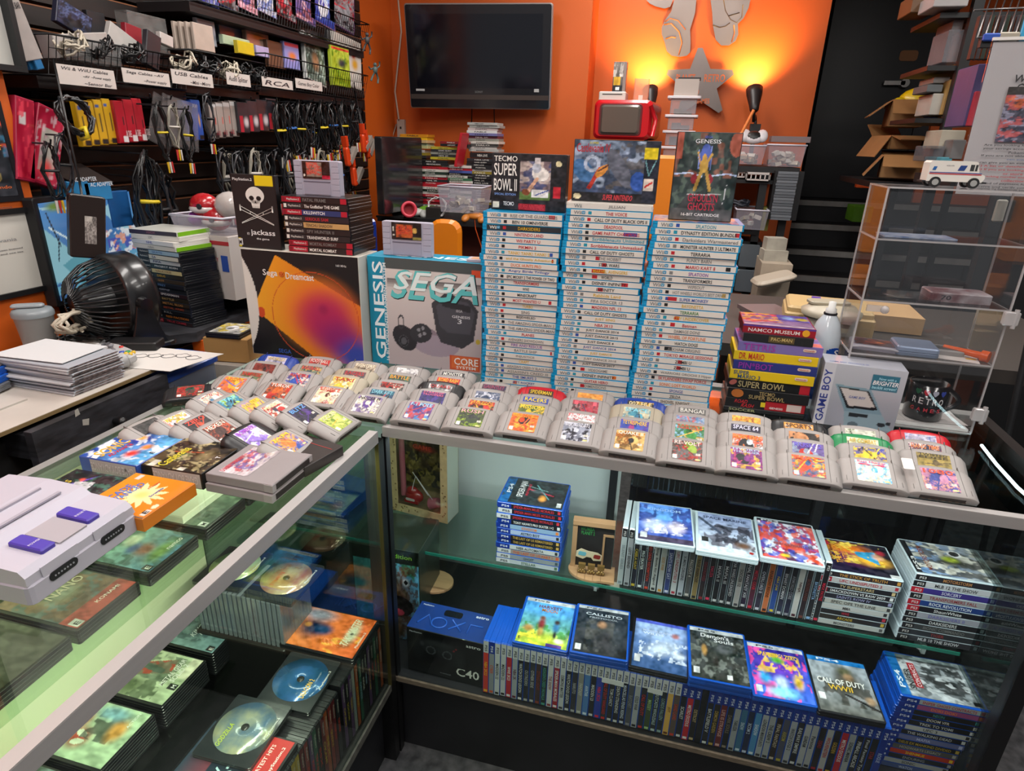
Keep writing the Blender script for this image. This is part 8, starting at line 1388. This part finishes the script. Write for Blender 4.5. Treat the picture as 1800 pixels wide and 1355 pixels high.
slab(100, 10, 158, 55, -1.27, '2A2E48', 'dark wrapped gadget pack at back of the long cable basket', roll=-20, ops=rart(3, ['2A2E48', '5A6A98', '1A1A1E'], 3)); slab(160, 22, 190, 60, -1.27, '1E1E22', 'black adapter box at the back of the long cable basket')
slab(104, 60, 200, 98, -1.17, 'B0A8A4', 'long white box lying across the long cable basket', roll=10, t_=.06); slab(190, 52, 240, 90, -1.19, 'B8B4B0', 'white blister card slanting in the long cable basket', roll=-25); slab(225, 45, 252, 100, -1.20, '8A1A28', 'red pack upright behind the clear bag in the long cable basket', roll=-8)
slab(130, 75, 215, 112, -1.15, 'A8A8A8', 'clear plastic bag of cables lying in the left of the long basket', t_=.05, alpha=.45, nm='plastic_bag', cat='bag'); slab(235, 28, 300, 92, -1.22, '8A8886', 'shiny grey plastic bag standing in middle of the long cable basket', t_=.05, alpha=.55, nm='plastic_bag', cat='bag')
slab(256, 55, 280, 118, -1.15, '2A2A30', 'dark grey narrow box slanting in the long cable basket', roll=-18); slab(283, 60, 305, 80, -1.17, 'C0B8B4', 'small white tag in the long cable basket', roll=-10)
for k in range(4): slab(312+k*11, 44, 358+k*7, 90, -1.20+.02*k, 'B8A89C', f'cream ribbed pack, {nth(k)} in the row at right end of long cable basket', t_=.012, grp='cream ribbed packs')
slab(352, 36, 382, 80, -1.21, 'B0B4C0', 'clear topped white pack behind the cream ribbed packs'); slab(388, 42, 430, 78, -1.25, '4A5A6A', 'landscape covered game box at the back of middle basket', ops=[('g', '8A4A38', '5A7A98')]); slab(394, 66, 440, 82, -1.18, 'A8B89A', 'small white and green pack in the middle basket'); slab(420, 74, 448, 96, -1.15, 'C8B020', 'yellow pack in the middle basket')
slab(435, 52, 474, 84, -1.22, '9A7A6A', 'tan hanging card with spider shaped print behind the middle basket', ops=[('g', 'A8887A', '98786A'), ('b', .5, .6, .4, .25, '6A5A1A')], nm='hang_card'); slab(452, 82, 474, 100, -1.17, 'A8A0C8', 'lilac small pack in the middle basket')
slab(474, 74, 504, 120, -1.20, '6A4A38', 'brown covered game case in the guide book basket', t_=.02); slab(503, 76, 528, 122, -1.19, '8A8AC8', 'lavender covered game case with orange print in the guide book basket', ops=[('g', '8A8AC8', '9A94D0'), ('b', .5, .5, .35, .2, 'D87A3A'), ('r', 0, .85, 1, 1, 'B83A4A')])
slab(532, 55, 578, 120, -1.25, '6A6060', 'wide grey card standing at back of the guide book basket', t_=.01, nm='card'); slab(540, 62, 574, 146, -1.17, 'B8B8B4', 'guide book with white gothic title leaning in the basket', lean=6, roll=-10, nm='guide_book', cat='book', ops=[('g', '5A6A60', '2A2E2E'), ('b', .5, .45, .2, .25, 'A87A5A'), ('n', 'A8B8B0', 10, .6, 3)], tx=('BEYOND', .8, .09, .1, .84, 'E0E0E0'))
slab(577, 62, 612, 150, -1.19, '16161A', 'black guide book between two pale guide books', roll=-8, nm='guide_book', cat='book'); slab(590, 66, 636, 152, -1.17, 'D0C8C0', 'white guide book with red and yellow bird print', roll=-4, nm='guide_book', cat='book', ops=[('g', 'D8D0C8', 'D0C8C0'), ('b', .7, .7, .1, .1, 'C82A20'), ('b', .75, .5, .15, .15, 'D8A030')]); slab(586, 84, 617, 152, -1.15, 'A8B830', 'lime green guide book with zebra print in front of the white one', nm='guide_book', cat='book', ops=[('g', '98B020', 'B8C040'), ('n', '5A8A1A', 6, .6, 2), ('b', .55, .6, .3, .15, '3A3A40'), ('r', 0, .93, 1, 1, 'C83A2A')])
for k in range(8): slab(348+k*33, -45+4*k, 385+k*34, 8+6*k, -1.19, ['3A4A9A', '5A6AA8', '2A2A3A', '3A2A34', '8A2A3A', '5A5A7A', '9A6A8A', '6A4A7A'][k], f'boxed item, {nth(k)} from left in topmost wire basket', roll=-6, nm='boxed_item', ops=rart(30+k, [['2A3A9A', '8AA8D8', 'D8D8E0'], ['1E1E24', 'B8283A', '8A8A90'], ['9A4A5A', 'D8A8B8', '4A4A8A']][k % 3], 3), grp='boxed items in the topmost basket')
for i in range(9): u = [130, 180, 232, 322, 345, 368, 400, 428, 450][i]; coil('cable', f'black cable heap, {nth(i)} from left in the wire baskets', (0, 0, 0), .034, 5, .0035, CABK if i % 3 else CABW, m=T(-1.15, Q(u, 98+i*1.5, -1.15).y, B1[4]+.088, 0, .5), seed=20+i, sq=(1, 1.2, .6), group='cable heaps in the wire baskets')
# hooks and hanging packs
def hook(u, v, lab, L=.24):
    q = Q(u, v, WX+L); one('wall_hook', MB().tube([(WX, q.y, q.z+.015), (WX+L, q.y, q.z), (WX+L+.006, q.y, q.z+.012)], .003, 5).box(WX-.01, q.y-.012, q.z, WX, q.y+.012, q.z+.03), M('3A3A3E', .35, .6), lab, 'hook', None, 'hooks on the slat wall')
def packs(u0, v0, u1, v1, n, du, c, label, tx, seed=0, t_=.022, ops=None):
    for k in range(n):
        slab(u0+du*k, v0-.12*du*k, u1+du*k, v1-.10*du*k, -1.16-.004*k, c, f'{label}, {nth(k)} from left on its hook', t_=t_, nm='cable_pack', cat='cable pack', ops=ops, tx=tx, grp=label+' packs')
packs(148, 180, 162, 258, 4, 15, 'C89A18', 'yellow boxed cable pack', ('CONTROLLER', .8, .05, .1, .05, '2A2A2E'), ops=[('g', 'C8981A', 'D0A424'), ('r', .45, .3, .5, .7, '2A2A2A'), ('r', .7, .3, .75, .7, '2A2A2A'), ('r', .3, 0, 1, .12, '1A1A1E'), ('r', .1, .85, .5, .93, '3A5A9A')])
packs(212, 178, 228, 252, 3, 16, 'B01828', 'red boxed cable pack', ('AV CABLE', .6, .16, .78, .15, 'D8C0C0', 0, pi/2), ops=[('g', 'A8182A', 'B81E30'), ('r', .5, 0, 1, .15, 'D8D0D0'), ('l', .8, .3, .7, .8, .02, '1A1A1E')])
packs(330, 178, 346, 248, 2, 14, '1E4A9A', 'blue boxed cable pack', ('AV', .5, .1, .1, .8, 'C8D0E8'), ops=[('g', '1E4AA0', '2A5AB0'), ('b', .7, .5, .1, .2, 'D8A030'), ('r', .5, .0, 1, .12, '1A1A1E')])
packs(374, 182, 386, 244, 4, 12, '7A706C', 'grey boxed cable pack', ('AV CABLE', .55, .13, .7, .1, '8A2A38', 0, pi/2), ops=[('g', '8A807A', 'A89E98'), ('r', .7, .4, .85, .6, 'C83A2A'), ('r', .0, .9, 1, 1, 'C8C8C8'), ('r', .5, 0, 1, .15, '1A1A1E')])
packs(422, 180, 440, 234, 4, 17, '2E2A2E', 'black and red boxed pack', None, ops=[('g', '26242A', '34323A'), ('r', .1, 0, .4, .55, 'A82434'), ('b', .75, .35, .3, .2, 'C0B8BC')], t_=.03)
for i, (u, v) in enumerate([(175, 172), (228, 173), (262, 172), (300, 174), (345, 172), (385, 176), (440, 176), (485, 178), (520, 180), (550, 178), (590, 182), (625, 180)]): hook(u, v, f'grey wall hook, {nth(i)} from left in the upper hook row')
# plastic bags of cables
for i, (u0, v0, u1, v1) in enumerate([(262, 165, 300, 255), (285, 172, 335, 250), (300, 175, 350, 262)]): slab(u0, v0, u1, v1, -1.15+.01*i, 'A8A0A0', f'clear bag of cables with coloured plugs, {nth(i)} from left between red and blue packs', roll=-22+6*i, t_=.008, alpha=.22, nm='plastic_bag', cat='bag', ops=None, grp='clear bags of cables')
# red mesh bags at left
for i, (u0, v0, u1, v1, r_) in enumerate([(30, 168, 62, 318, -14), (52, 180, 100, 325, -22)]):
    t = slab(u0, v0, u1, v1, -1.14, 'A0183A', f'{["outer", "inner"][i]} crimson foil bag hanging by the orange pillar', roll=r_, t_=.03, nm='foil_bag', cat='bag', ops=[('g', 'B82440', 'A01838'), ('r', .2, .15, .8, .75, 'A8A49C'), ('n', 'C8A8B0', 8, .6, 2), ('b', .5, .2, .3, .15, 'D84A4A')] if i else [('g', 'B82040', '981430'), ('r', .1, .7, .5, .85, 'C8C0C0'), ('n', 'D83A50', 6, .6, 4)], grp='crimson foil bags')
# blue boxes
for i, (u0, v0, u1, v1) in enumerate([(122, 318, 160, 345), (153, 320, 200, 352)]):
    t = slab(u0, v0, u1, v1, -1.11, '1E7AB0', f'{["left", "right"][i]} blue hang box with black top over the monitor', t_=.10, nm='adapter_box', grp='blue hang boxes'); w_ = t.dimensions.x if False else .1
    q = Q(u0, v0, -1.11); q2 = Q(u1, v0, -1.11); mb = MB().add([(-1.11, q.y, q.z), (-1.11, q2.y, q2.z), (-1.22, q2.y, q2.z+.05), (-1.22, q.y, q.z+.05)], [(0, 1, 2, 3)]); o = ob('black_top', mb, M('2A2220', .4), None); o.parent = t; o.matrix_basis = t.matrix_basis.inverted(); text('AC ADAPTER', .08, .012, T(.02, .04, .0012), M('C8D0D8'), t)
slab(200, 335, 236, 398, -1.2, '1A5A9A', 'tall blue adapter box beside the hanging black cable heap', t_=.05, nm='adapter_box')
# cable bundles
def bundle(k):
    rg = random.Random(k); t = bpy.data.objects.new('cable_bundle', None); COL.objects.link(t); n = rg.randint(4, 6); L = rg.uniform(.075, .11); w_ = .026; pts = []
    for i in range(n*12): a = 2*pi*i/12; pts.append((rg.uniform(-.013, .013), w_*rg.uniform(.75, 1.1)*cos(a), L*rg.uniform(.9, 1.05)*sin(a)-L))
    ob('cord', MB().tube(pts, .0032, 4), [CABK, M('26262A', .35, coat=.3), M('8A8478', .4), CABK, CABK][k % 5], t)
    ob('tie', MB().tube([(.016*cos(a), .024*sin(a), -L) for a in np.linspace(0, 2*pi, 11)[:-1]], .004, 4, closed=True), M(['C8B020', '1A1A1C', 'C0B8B0', '2A5A9A', '1A1A1C'][k % 5], .5), t)
    for j in range(3): ob('plug', MB().cyl((.01, -.012+.01*j, -L*2-.005), (.012, -.014+.012*j, -L*2-.045), .0045, .003, 6), M(['C8A020', 'C0BCB4', 'B02A28'][(j+k) % 3], .4), t)
    return t
BD_ = [bundle(k) for k in range(5)]; used_ = [0]*5
def hang(u, v, x, k, label, grp, s=1, rz=0):
    q = Q(u, v, x); m = T(q.x, q.y, q.z, rz, R(random.uniform(-8, 8)), 0, s)
    o = BD_[k] if not used_[k] else clone(BD_[k], m); used_[k] = 1; o.matrix_basis = m; tag(o, label, 'cable bundle', grp)
    one('wall_hook', MB().tube([(WX-.008, q.y, q.z+.004), (x+.012, q.y, q.z-.004), (x+.016, q.y, q.z+.008)], .0025, 4), M('3A3A3E', .35, .6), 'wall hook holding the '+label, 'hook', None, 'hooks of the cable bundles'); return o
rg = random.Random(2); KN = ['yellow', 'black', 'white', 'blue', 'dark']
for i in range(24):
    k = [0, 1, 4, 3, 1, 2, 0, 1, 3, 4, 1, 0][i % 12]; hang(486+i*6.4, 178+(i % 3)*6, -1.15-.05*(i % 3), k, f'{KN[k]} tied cable bundle, {nth(i)} from left in upper row', 'cable bundles in the upper row', 1.15)
for i in range(24):
    k = [1, 2, 0, 1, 3, 4, 2, 1, 0, 3, 1, 4][i % 12]; hang(386+i*9.8, 262+(i % 2)*5, -1.14-.06*(i % 3), k, f'{KN[k]} tied cable bundle, {nth(i)} from left in lower row', 'cable bundles in the lower row', 1.2)
for i, (u, v, k, lb) in enumerate([(252, 268, 0, 'big cable bundle with yellow tie hanging left of the bare slats'), (268, 290, 1, 'black cable bundle hanging right of the blue adapter box'), (285, 302, 4, 'dark cable bundle nearest the bare slats'), (246, 310, 1, 'black cable bundle touching the blue adapter box'), (362, 165, 1, 'thin black cable hanging before the grey boxed packs'), (275, 182, 0, 'cable bundle with yellow tie inside the left clear bag'), (300, 185, 2, 'cable bundle inside the middle clear bag'), (325, 190, 0, 'cable bundle inside the right clear bag'), (82, 250, 4, 'dark connector bundle in front of the crimson foil bags'), (105, 235, 1, 'black cable bundle below the big black coil')]): hang(u, v, -1.12-.02*i if i < 4 else -1.09, k, lb, 'single cable bundles', 1.5 if i < 4 else .85)
coil('cable', 'big coil of black cable with yellow tape hanging left of yellow packs', (0, 0, 0), .048, 7, .0045, CABK, m=T(-1.07, Q(133, 203, -1.07).y, Q(133, 203, -1.07).z) @ Matrix.Rotation(R(75), 4, 'Y'), tie=M('C8B020', .4), seed=3, sq=(1, 1, .25))
# small grey figures climbing the basket ends
for u, v, lb, c in ((646, 78, 'dark grey toy figure clinging to the end of the guide book basket', '3A3A3C'), (660, 130, 'painted toy figure with raised arms at end of guide book basket', '4A5A58')):
    q = Q(u, v, -1.09); t = thing('toy_figure', lb, 'toy figure', T(q.x, q.y, q.z, R(-30)))
    mb = MB().ball((0, 0, .045), .010, 10).ball((0, 0, .02), .014, 10, sq=(.7, 1, 1.3)).tube([(0, .01, .028), (0, .028, .04), (0, .03, .062)], .004, 6).tube([(0, -.01, .028), (0, -.03, .02), (0, -.04, .032)], .004, 6).tube([(0, .006, .005), (0, .016, -.02), (0, .012, -.045)], .005, 6).tube([(0, -.006, .005), (0, -.02, -.015), (0, -.03, -.035)], .005, 6)
    ob('body', mb, M(c, .5), t)
# orange grips and grey light gun at end of the slat wall
for i, (u, v, r_) in enumerate([(610, 275, 10), (638, 252, 5), (645, 262, 14), (622, 310, 8)]):
    q = Q(u, v, -1.14); t = thing('toy_light_gun', f'orange plastic toy light gun, {nth(i)} from left at the end of slat wall', 'toy', T(q.x, q.y, q.z, 0, R(r_)), 'orange toy light guns')
    ob('grip', MB().prism(rr(.035, .10, .014, 3, 0, 0), -.014, .014, .006, 0, FR((0, 0, 0), (0, 1, 0), (0, 0, 1)), both=True), M('D0401A', .3, coat=.4), t)
    ob('barrel', MB().box(-.014, -.012, .05, .014, .012, .10), M('C83A16', .35), t); ob('grey_body', MB().box(-.013, -.012, -.045, .016, .09, -.02, 0, T(rx=R(35))), M('8A8078', .5), t)
    ob('cord', MB().tube([(0, 0, .1), (.0, -.02, .2), (-.02, .0, .3)], .003, 5), CABK, t)
# left clutter by the white console carton
q = P(345, 440, x=-.80)
t = thing('shipping_box', 'white mailing carton with red and blue stripes right of the tall case pile', 'box', T(-.83, P(395, 440, x=-.83).y, P(395, 470, x=-.83).z-.11, R(-8)))
sy = t.matrix_basis.translation.y; mz = P(395, 415, x=-.83).z-t.matrix_basis.translation.z
ob('carton', MB().prism([(-.20, 0), (.02, 0), (.02, .18), (-.20, .18)], 0, mz, .002), M('B8B0AC', .6), t)
ob('stripe', MB().box(-.20, -.001, mz*.86, .0205, 0, mz*.92), M('A02834', .5), t); text('PRIORITY', .07, .013, FR((-.10, -.0012, mz*.60), (1, 0, 0), (0, 0, 1)), M('A04048'), t); text('MAIL', .035, .010, FR((-.085, -.0012, mz*.46), (1, 0, 0), (0, 0, 1)), M('A04048'), t)
ob('eagle_mark', MB().box(-.02, -.0012, mz*.45, .008, 0, mz*.7), M('2A4A9A', .5), t)
z_ = t.matrix_basis.translation.z+mz
t = thing('storage_tub', 'shallow clear tub on the white mailing carton', 'storage tub', T(-1.03, sy+.01, z_+.002, R(-6)))
ob('clear_body', MB().add([(.01, .01, 0), (.21, .01, 0), (.21, .15, 0), (.01, .15, 0), (0, 0, .055), (.22, 0, .055), (.22, .16, .055), (0, .16, .055)], [(0, 3, 2, 1), (0, 1, 5, 4), (1, 2, 6, 5), (2, 3, 7, 6), (3, 0, 4, 7)]), M('A8A4B0', .25, alpha=.4, coat=.5), t); ob('rim', MB().tube([(0, 0, .055), (.22, 0, .055), (.22, .16, .055), (0, .16, .055)], .004, 5, closed=True), M('C0BCC8', .3), t)
for i, (dx, dz_, c, lb, s_) in enumerate([(.09, .085, 'A81820', 'red and white wrapped treat ball in the shallow clear tub', .05), (.13, .045, 'A81820', 'lower red and white wrapped treat ball in shallow clear tub', .05), (.19, .09, 'B0A8A4', 'crumpled white plastic bag in the shallow clear tub', .055), (.05, .04, '7A2A8A', 'purple ball in the shallow clear tub', .03)]):
    t = thing('wrapped_ball', lb, 'toy', T(-1.03+dx, sy+.07, z_+dz_)); ob('ball', MB().ball((0, 0, 0), s_, 12, sq=(1, .8, .8)), M(c, .25, coat=.5, bump=.8, nscale=30), t)
    if i < 2: ob('white_band', MB().ball((0, -.004, -.01), s_*1.0, 12, sq=(1.02, .8, .35)), M('C8C0BC', .3, coat=.5), t); ob('button_mark', MB().cyl((.012, -s_*.78, 0), (.012, -s_*.86, 0), .009, .009, 12), M('1A1A1C'), t)
# kraft box with game, white flat box, blue lidded tub, drives on the black desk
q = P(362, 635, z=.86); t = plainbox('kraft_box', 'small tan carton on the white flat box left of white console carton', T(P(366, 630, x=-.76).x, P(362, 630, x=-.76).y, P(362, 634, x=-.76).z, R(8)), .14, .10, P(362, 590, x=-.76).z-P(362, 634, x=-.76).z, 'A8804A'); zk = t.matrix_basis.translation
text('easy', .03, .014, FR((.141, .02, .04), (0, 1, 0), (0, 0, 1)), M('3A2A1A'), t)
t = tag(ob('dvd_case', shell_plain(.11, .12, .014, BLACK), None, None, T(zk.x+.01, zk.y+.0, zk.z+P(362, 590, x=-.76).z-P(362, 634, x=-.76).z+.001, R(6))), 'black case with yellow and white print lying on the small tan carton', 'game case'); art(.10, .10, rart(9, ['8A8A88', 'C8B020', '3A3A3A', 'D8D8D8'], 3), T(.005, .01, .0142), t, 'cover_art')
plainbox('flat_box', 'white flat carton under the small tan carton', T(zk.x-.09, zk.y-.02, .72, R(4)), .28, .2, zk.z-.722, 'A49C92')
one('box_stand', MB().box(0, 0, 0, .30, .24, .718), M('1A1A1C', .7), 'black pedestal under the white flat carton', 'stand', T(zk.x-.10, zk.y-.02, 0, R(4)))
a = P(300, 735, x=-.66); t = thing('storage_tub', 'clear tub with blue lid between desk drawer and the counter', 'storage tub', T(-.80, P(305, 700, x=-.66).y, P(310, 740, x=-.66).z)); hh = P(310, 665, x=-.66).z-P(310, 740, x=-.66).z
ob('clear_body', MB().prism(rr(.14, .2, .02, 3, .07, .08), 0, hh), M('8A98B0', .3, alpha=.6, coat=.4), t); ob('blue_lid', MB().prism(rr(.155, .215, .02, 3, .07, .08), hh, hh+.02, .006), M('1E4AA0', .35, coat=.3), t); ob('contents', MB().ball((.09, .03, hh*.5), .035, 8), M('B8B0A8'), t)
one('tub_stand', MB().box(-.80, a.y-.03, 0, -.66, a.y+.16, P(310, 740, x=-.66).z-.001), M('141416', .7), 'dark low stand under the blue lidded tub', 'stand')
for i, (u, v, c, w_, h_, lb) in enumerate([(392, 470, '9A9AA0', .16, .02, 'grey flat drive on black desk behind the tall case pile'), (398, 478, '1A1A1C', .2, .03, 'black flat console under the grey drive on black desk'), (385, 486, '1E3A90', .14, .014, 'blue thin case under the black flat console'), (400, 525, '161618', .18, .045, 'thick black console on the desk by the white console carton')]):
    q = P(u, v, x=-.95); one('flat_device', MB().prism(rr(w_, .14, .01, 2), 0, h_, .003), M(c, .4), lb, 'device', T(-.95, q.y+.05, [ZB+.095, ZB+.064, ZB+.049, ZB+.001][i], R(-10+6*i)))
# ================================================================== upper right: shelves, cartons, racks
KB = M('9A7044', .7, noise=.12, nscale=10)
def openbox(u0, u1, vt, vb, y, label, rz=0, d=.28, flaps=(35, 50, 40, 45), c=KB):
    a, b = P(u0, vb, y=y), P(u1, vb, y=y); w_ = b.x-a.x; h = P(u0, vt, y=y).z-a.z
    t = thing('cardboard_box', label, 'box', T(a.x, y, a.z, R(rz)), 'open cardboard boxes by the door'); th = .004
    ob('box_walls', MB().box(0, 0, 0, w_, th, h).box(0, d-th, 0, w_, d, h).box(0, 0, 0, th, d, h).box(w_-th, 0, 0, w_, d, h).box(0, 0, 0, w_, d, th), c, t)
    for k, (m, l) in enumerate([(T(0, 0, h) @ Matrix.Rotation(R(flaps[0]), 4, 'X'), w_), (T(w_, d, h, pi) @ Matrix.Rotation(R(-flaps[1]+60), 4, 'X'), w_), (T(0, d, h, -pi/2) @ Matrix.Rotation(R(flaps[2]), 4, 'X'), d), (T(w_, 0, h, pi/2) @ Matrix.Rotation(R(flaps[3]), 4, 'X'), d)]): ob('flap', MB().box(0, -.13, -.002, l, 0, .002), c, t, m)
    return t
t = openbox(1560, 1618, 175, 222, 3.0, 'upper open cardboard box with yellow bag stacked by the black door', -8)
y_ = t.matrix_basis.translation; tag_ = one('yellow_bag', MB().ball((.0, 0, .03), .09, 10, sq=(1.2, .8, .8)).ball((-.10, -.02, .0), .05, 8), M('D8B80A', .4, coat=.3, bump=.9, nscale=16), 'crumpled bright yellow bag in the upper open cardboard box', 'bag', T(y_.x+.16, y_.y+.12, P(1590, 186, y=3.0).z))
one('blue_bag', MB().ball((.0, 0, .0), .06, 8, sq=(1.3, .8, .6)), M('3A4A7A', .5, bump=.8, nscale=16), 'blue crumpled packaging in the upper open cardboard box', 'bag', T(y_.x+.2, y_.y+.08, P(1590, 200, y=3.0).z))
openbox(1562, 1620, 238, 262, 2.95, 'middle cardboard box with folded flaps in the pile by the door', 6, flaps=(10, 90, 60, 20))
openbox(1545, 1612, 272, 312, 2.7, 'lowest open cardboard box with wide flaps behind acrylic cabinet', -12, flaps=(25, 70, 55, 35))
q = P(1590, 320, y=2.6); t = thing('box_table', 'black table carrying the cardboard boxes by the door', 'table', Matrix()); ob('table_top', MB().box(q.x-.16, 2.6, q.z-.03, q.x+.35, 3.3, q.z-.002), BS, t)
for x in (q.x+.05, q.x+.32): ob('leg', MB().box(x-.015, 2.9, 0, x+.015, 2.93, q.z-.03), BS, t)
# black shelving rack at right
yr = 2.35
def R_(u, v, y=yr): return P(u, v, y=y)
x0 = R_(1645, 150).x; x1 = R_(1700, 150).x+.3
t = thing('storage_rack', 'black shelving rack with clear tubs right of the black door', 'shelf unit', Matrix())
for k, v in enumerate((22, 115, 208)): z = R_(1660, v).z; ob('shelf', MB().box(x0-.05, yr, z-.02, x1, yr+.4, z), BS, t)
for x, y in ((R_(1682, 150).x, yr), (x1-.02, yr)): ob('upright', MB().box(x-.02, y-.02, 0, x+.02, y+.02, CEIL), BS, t)
def bx(nm, u0, u1, vt, vb, y, c, label, d=.2, cat='box', alpha=1, tx=None):
    a, b = P(u0, vb, y=y), P(u1, vb, y=y); h = P(u0, vt, y=y).z-a.z
    o = one(nm, MB().prism([(0, 0), (b.x-a.x, 0), (b.x-a.x, d), (0, d)], 0, h, .003, both=True), M(c, .5, noise=.15, nscale=12, alpha=alpha), label, cat, T(a.x, y, a.z)); return o
bx('storage_tub', 1655, 1690, 52, 110, yr+.03, '8A868C', 'tall clear tub on the middle shelf of black rack', alpha=.55, cat='storage tub'); bx('cardboard_box', 1600, 1645, -12, 22, 2.5, '6A4A2E', 'brown cardboard box high above the black door'); bx('white_tub', 1640, 1700, -14, 12, 2.3, 'A8A4A4', 'white tub on the top shelf of black rack')
bx('clear_jar', 1672, 1690, 35, 55, yr+.05, '8A8688', 'small clear jar on the tall clear tub', alpha=.6); bx('wooden_strip', 1690, 1700, 30, 120, yr+.05, 'A87A40', 'narrow wooden strip standing beside the tall clear tub')
bx('grey_machine', 1628, 1655, 148, 162, yr+.05, '5A5E60', 'grey machine lid on lower shelf of black rack'); bx('grey_machine', 1632, 1652, 164, 202, yr+.05, 'A8A49C', 'white rounded appliance on the lower shelf of black rack'); bx('framed_papers', 1654, 1676, 140, 202, yr+.02, 'A8834A', 'tan framed papers standing on the lower shelf of black rack'); bx('white_bottle', 1640, 1668, 135, 146, yr+.08, 'B0ACA8', 'white folded item above the grey machine lid')
bx('yellowed_console', 1648, 1690, 228, 262, 2.2, 'A8A090', 'yellowed plastic shell behind the toy mail truck'); bx('grey_controller_heap', 1668, 1690, 245, 280, 2.1, '6A6868', 'grey heap of controllers behind the toy mail truck'); bx('clear_bag', 1630, 1655, 256, 284, 2.15, '6A6A70', 'clear bag at left of yellowed plastic shell', alpha=.5); bx('teal_box', 1652, 1672, 276, 286, 2.1, '4A8A98', 'teal box end behind the toy mail truck')
bx('lilac_bag', 1692, 1712, 112, 222, 1.9, '4E4570', 'tall lilac and blue bag hanging left of the buying notice', cat='bag'); bx('red_bag', 1700, 1708, 160, 222, 1.88, 'A02838', 'red packet hanging beside lilac bag', cat='bag')
q = P(1650, 285, y=2.1); one('rear_counter', MB().box(q.x-.02, 1.85, q.z-.09, q.x+.6, 2.3, q.z-.05).box(q.x+.3, 1.9, 0, q.x+.6, 2.28, q.z-.09), M('141416', .6), 'black rear counter behind the acrylic cabinet and mail truck', 'counter')
# wire gate panels and coils top right
t = thing('wire_rack', 'silver wire spinner rack at the top right corner', 'wire rack', Matrix()); mb = MB(); yw = 1.35
for k in range(9): a = P(1742+k*13, -4, y=yw); b = P(1718+k*13, 66, y=yw+.02*(k % 2)); mb.tube([tuple(a), tuple(b)], .0022, 4)
a, b = P(1712, 18, y=yw), P(1835, 12, y=yw); mb.tube([tuple(a), tuple(b)], .003, 4); a, b = P(1718, 66, y=yw), P(1835, 60, y=yw); mb.tube([tuple(a), tuple(b)], .003, 4)
ob('wires', mb, M('8A8686', .3, .7), t); a = P(1722, 60, y=yw+.1); ob('pole', MB().box(a.x+.2, yw+.15, 0, a.x+.24, yw+.19, a.z+.3), BS, t)
for k in range(10): bx('hanging_pack', 1704+k*9, 1711+k*9, 26, 105, 1.7+.01*k, ['1E1A1C', '2A2226', '1A2A1E'][k % 3], f'dark hanging pack, {nth(k)} from left behind the silver wires', d=.03, cat='pack')['group'] = 'dark hanging packs at the top right'
bx('blue_card', 1728, 1756, 58, 72, 1.0, '1E4AA8', 'blue card edge above the buying notice', d=.01); bx('cream_card', 1756, 1790, 56, 72, 1.0, 'A8A090', 'cream card with a hole above the buying notice', d=.01); bx('cyan_card', 1792, 1815, 30, 72, 1.0, '2A9AC8', 'cyan card at the right edge above the notice', d=.01)
one('card_bracket', MB().box(P(1728, 72, y=1.0).x, 1.011, P(1760, 82, y=1.0).z, P(1815, 72, y=1.0).x, 1.03, P(1760, 68, y=1.0).z), BS, 'black strip holding the cards above the notice', 'bracket')
# green basket, orange items behind the acrylic cabinet
q = P(1497, 392, y=3.45); bx('green_tub', 1497, 1530, 362, 390, 3.5, '4E7A14', 'lime green tub on the steps behind acrylic cabinet', cat='storage tub'); bx('orange_cable', 1505, 1530, 318, 330, 3.6, 'C84A14', 'orange cord bunch on the top step by the black door', d=.05, cat='cord')
bx('remote_control', 1745, 1762, 350, 390, .52, 'B0ACA0', 'pale remote control seen through the top of acrylic cabinet', d=.01, cat='remote')
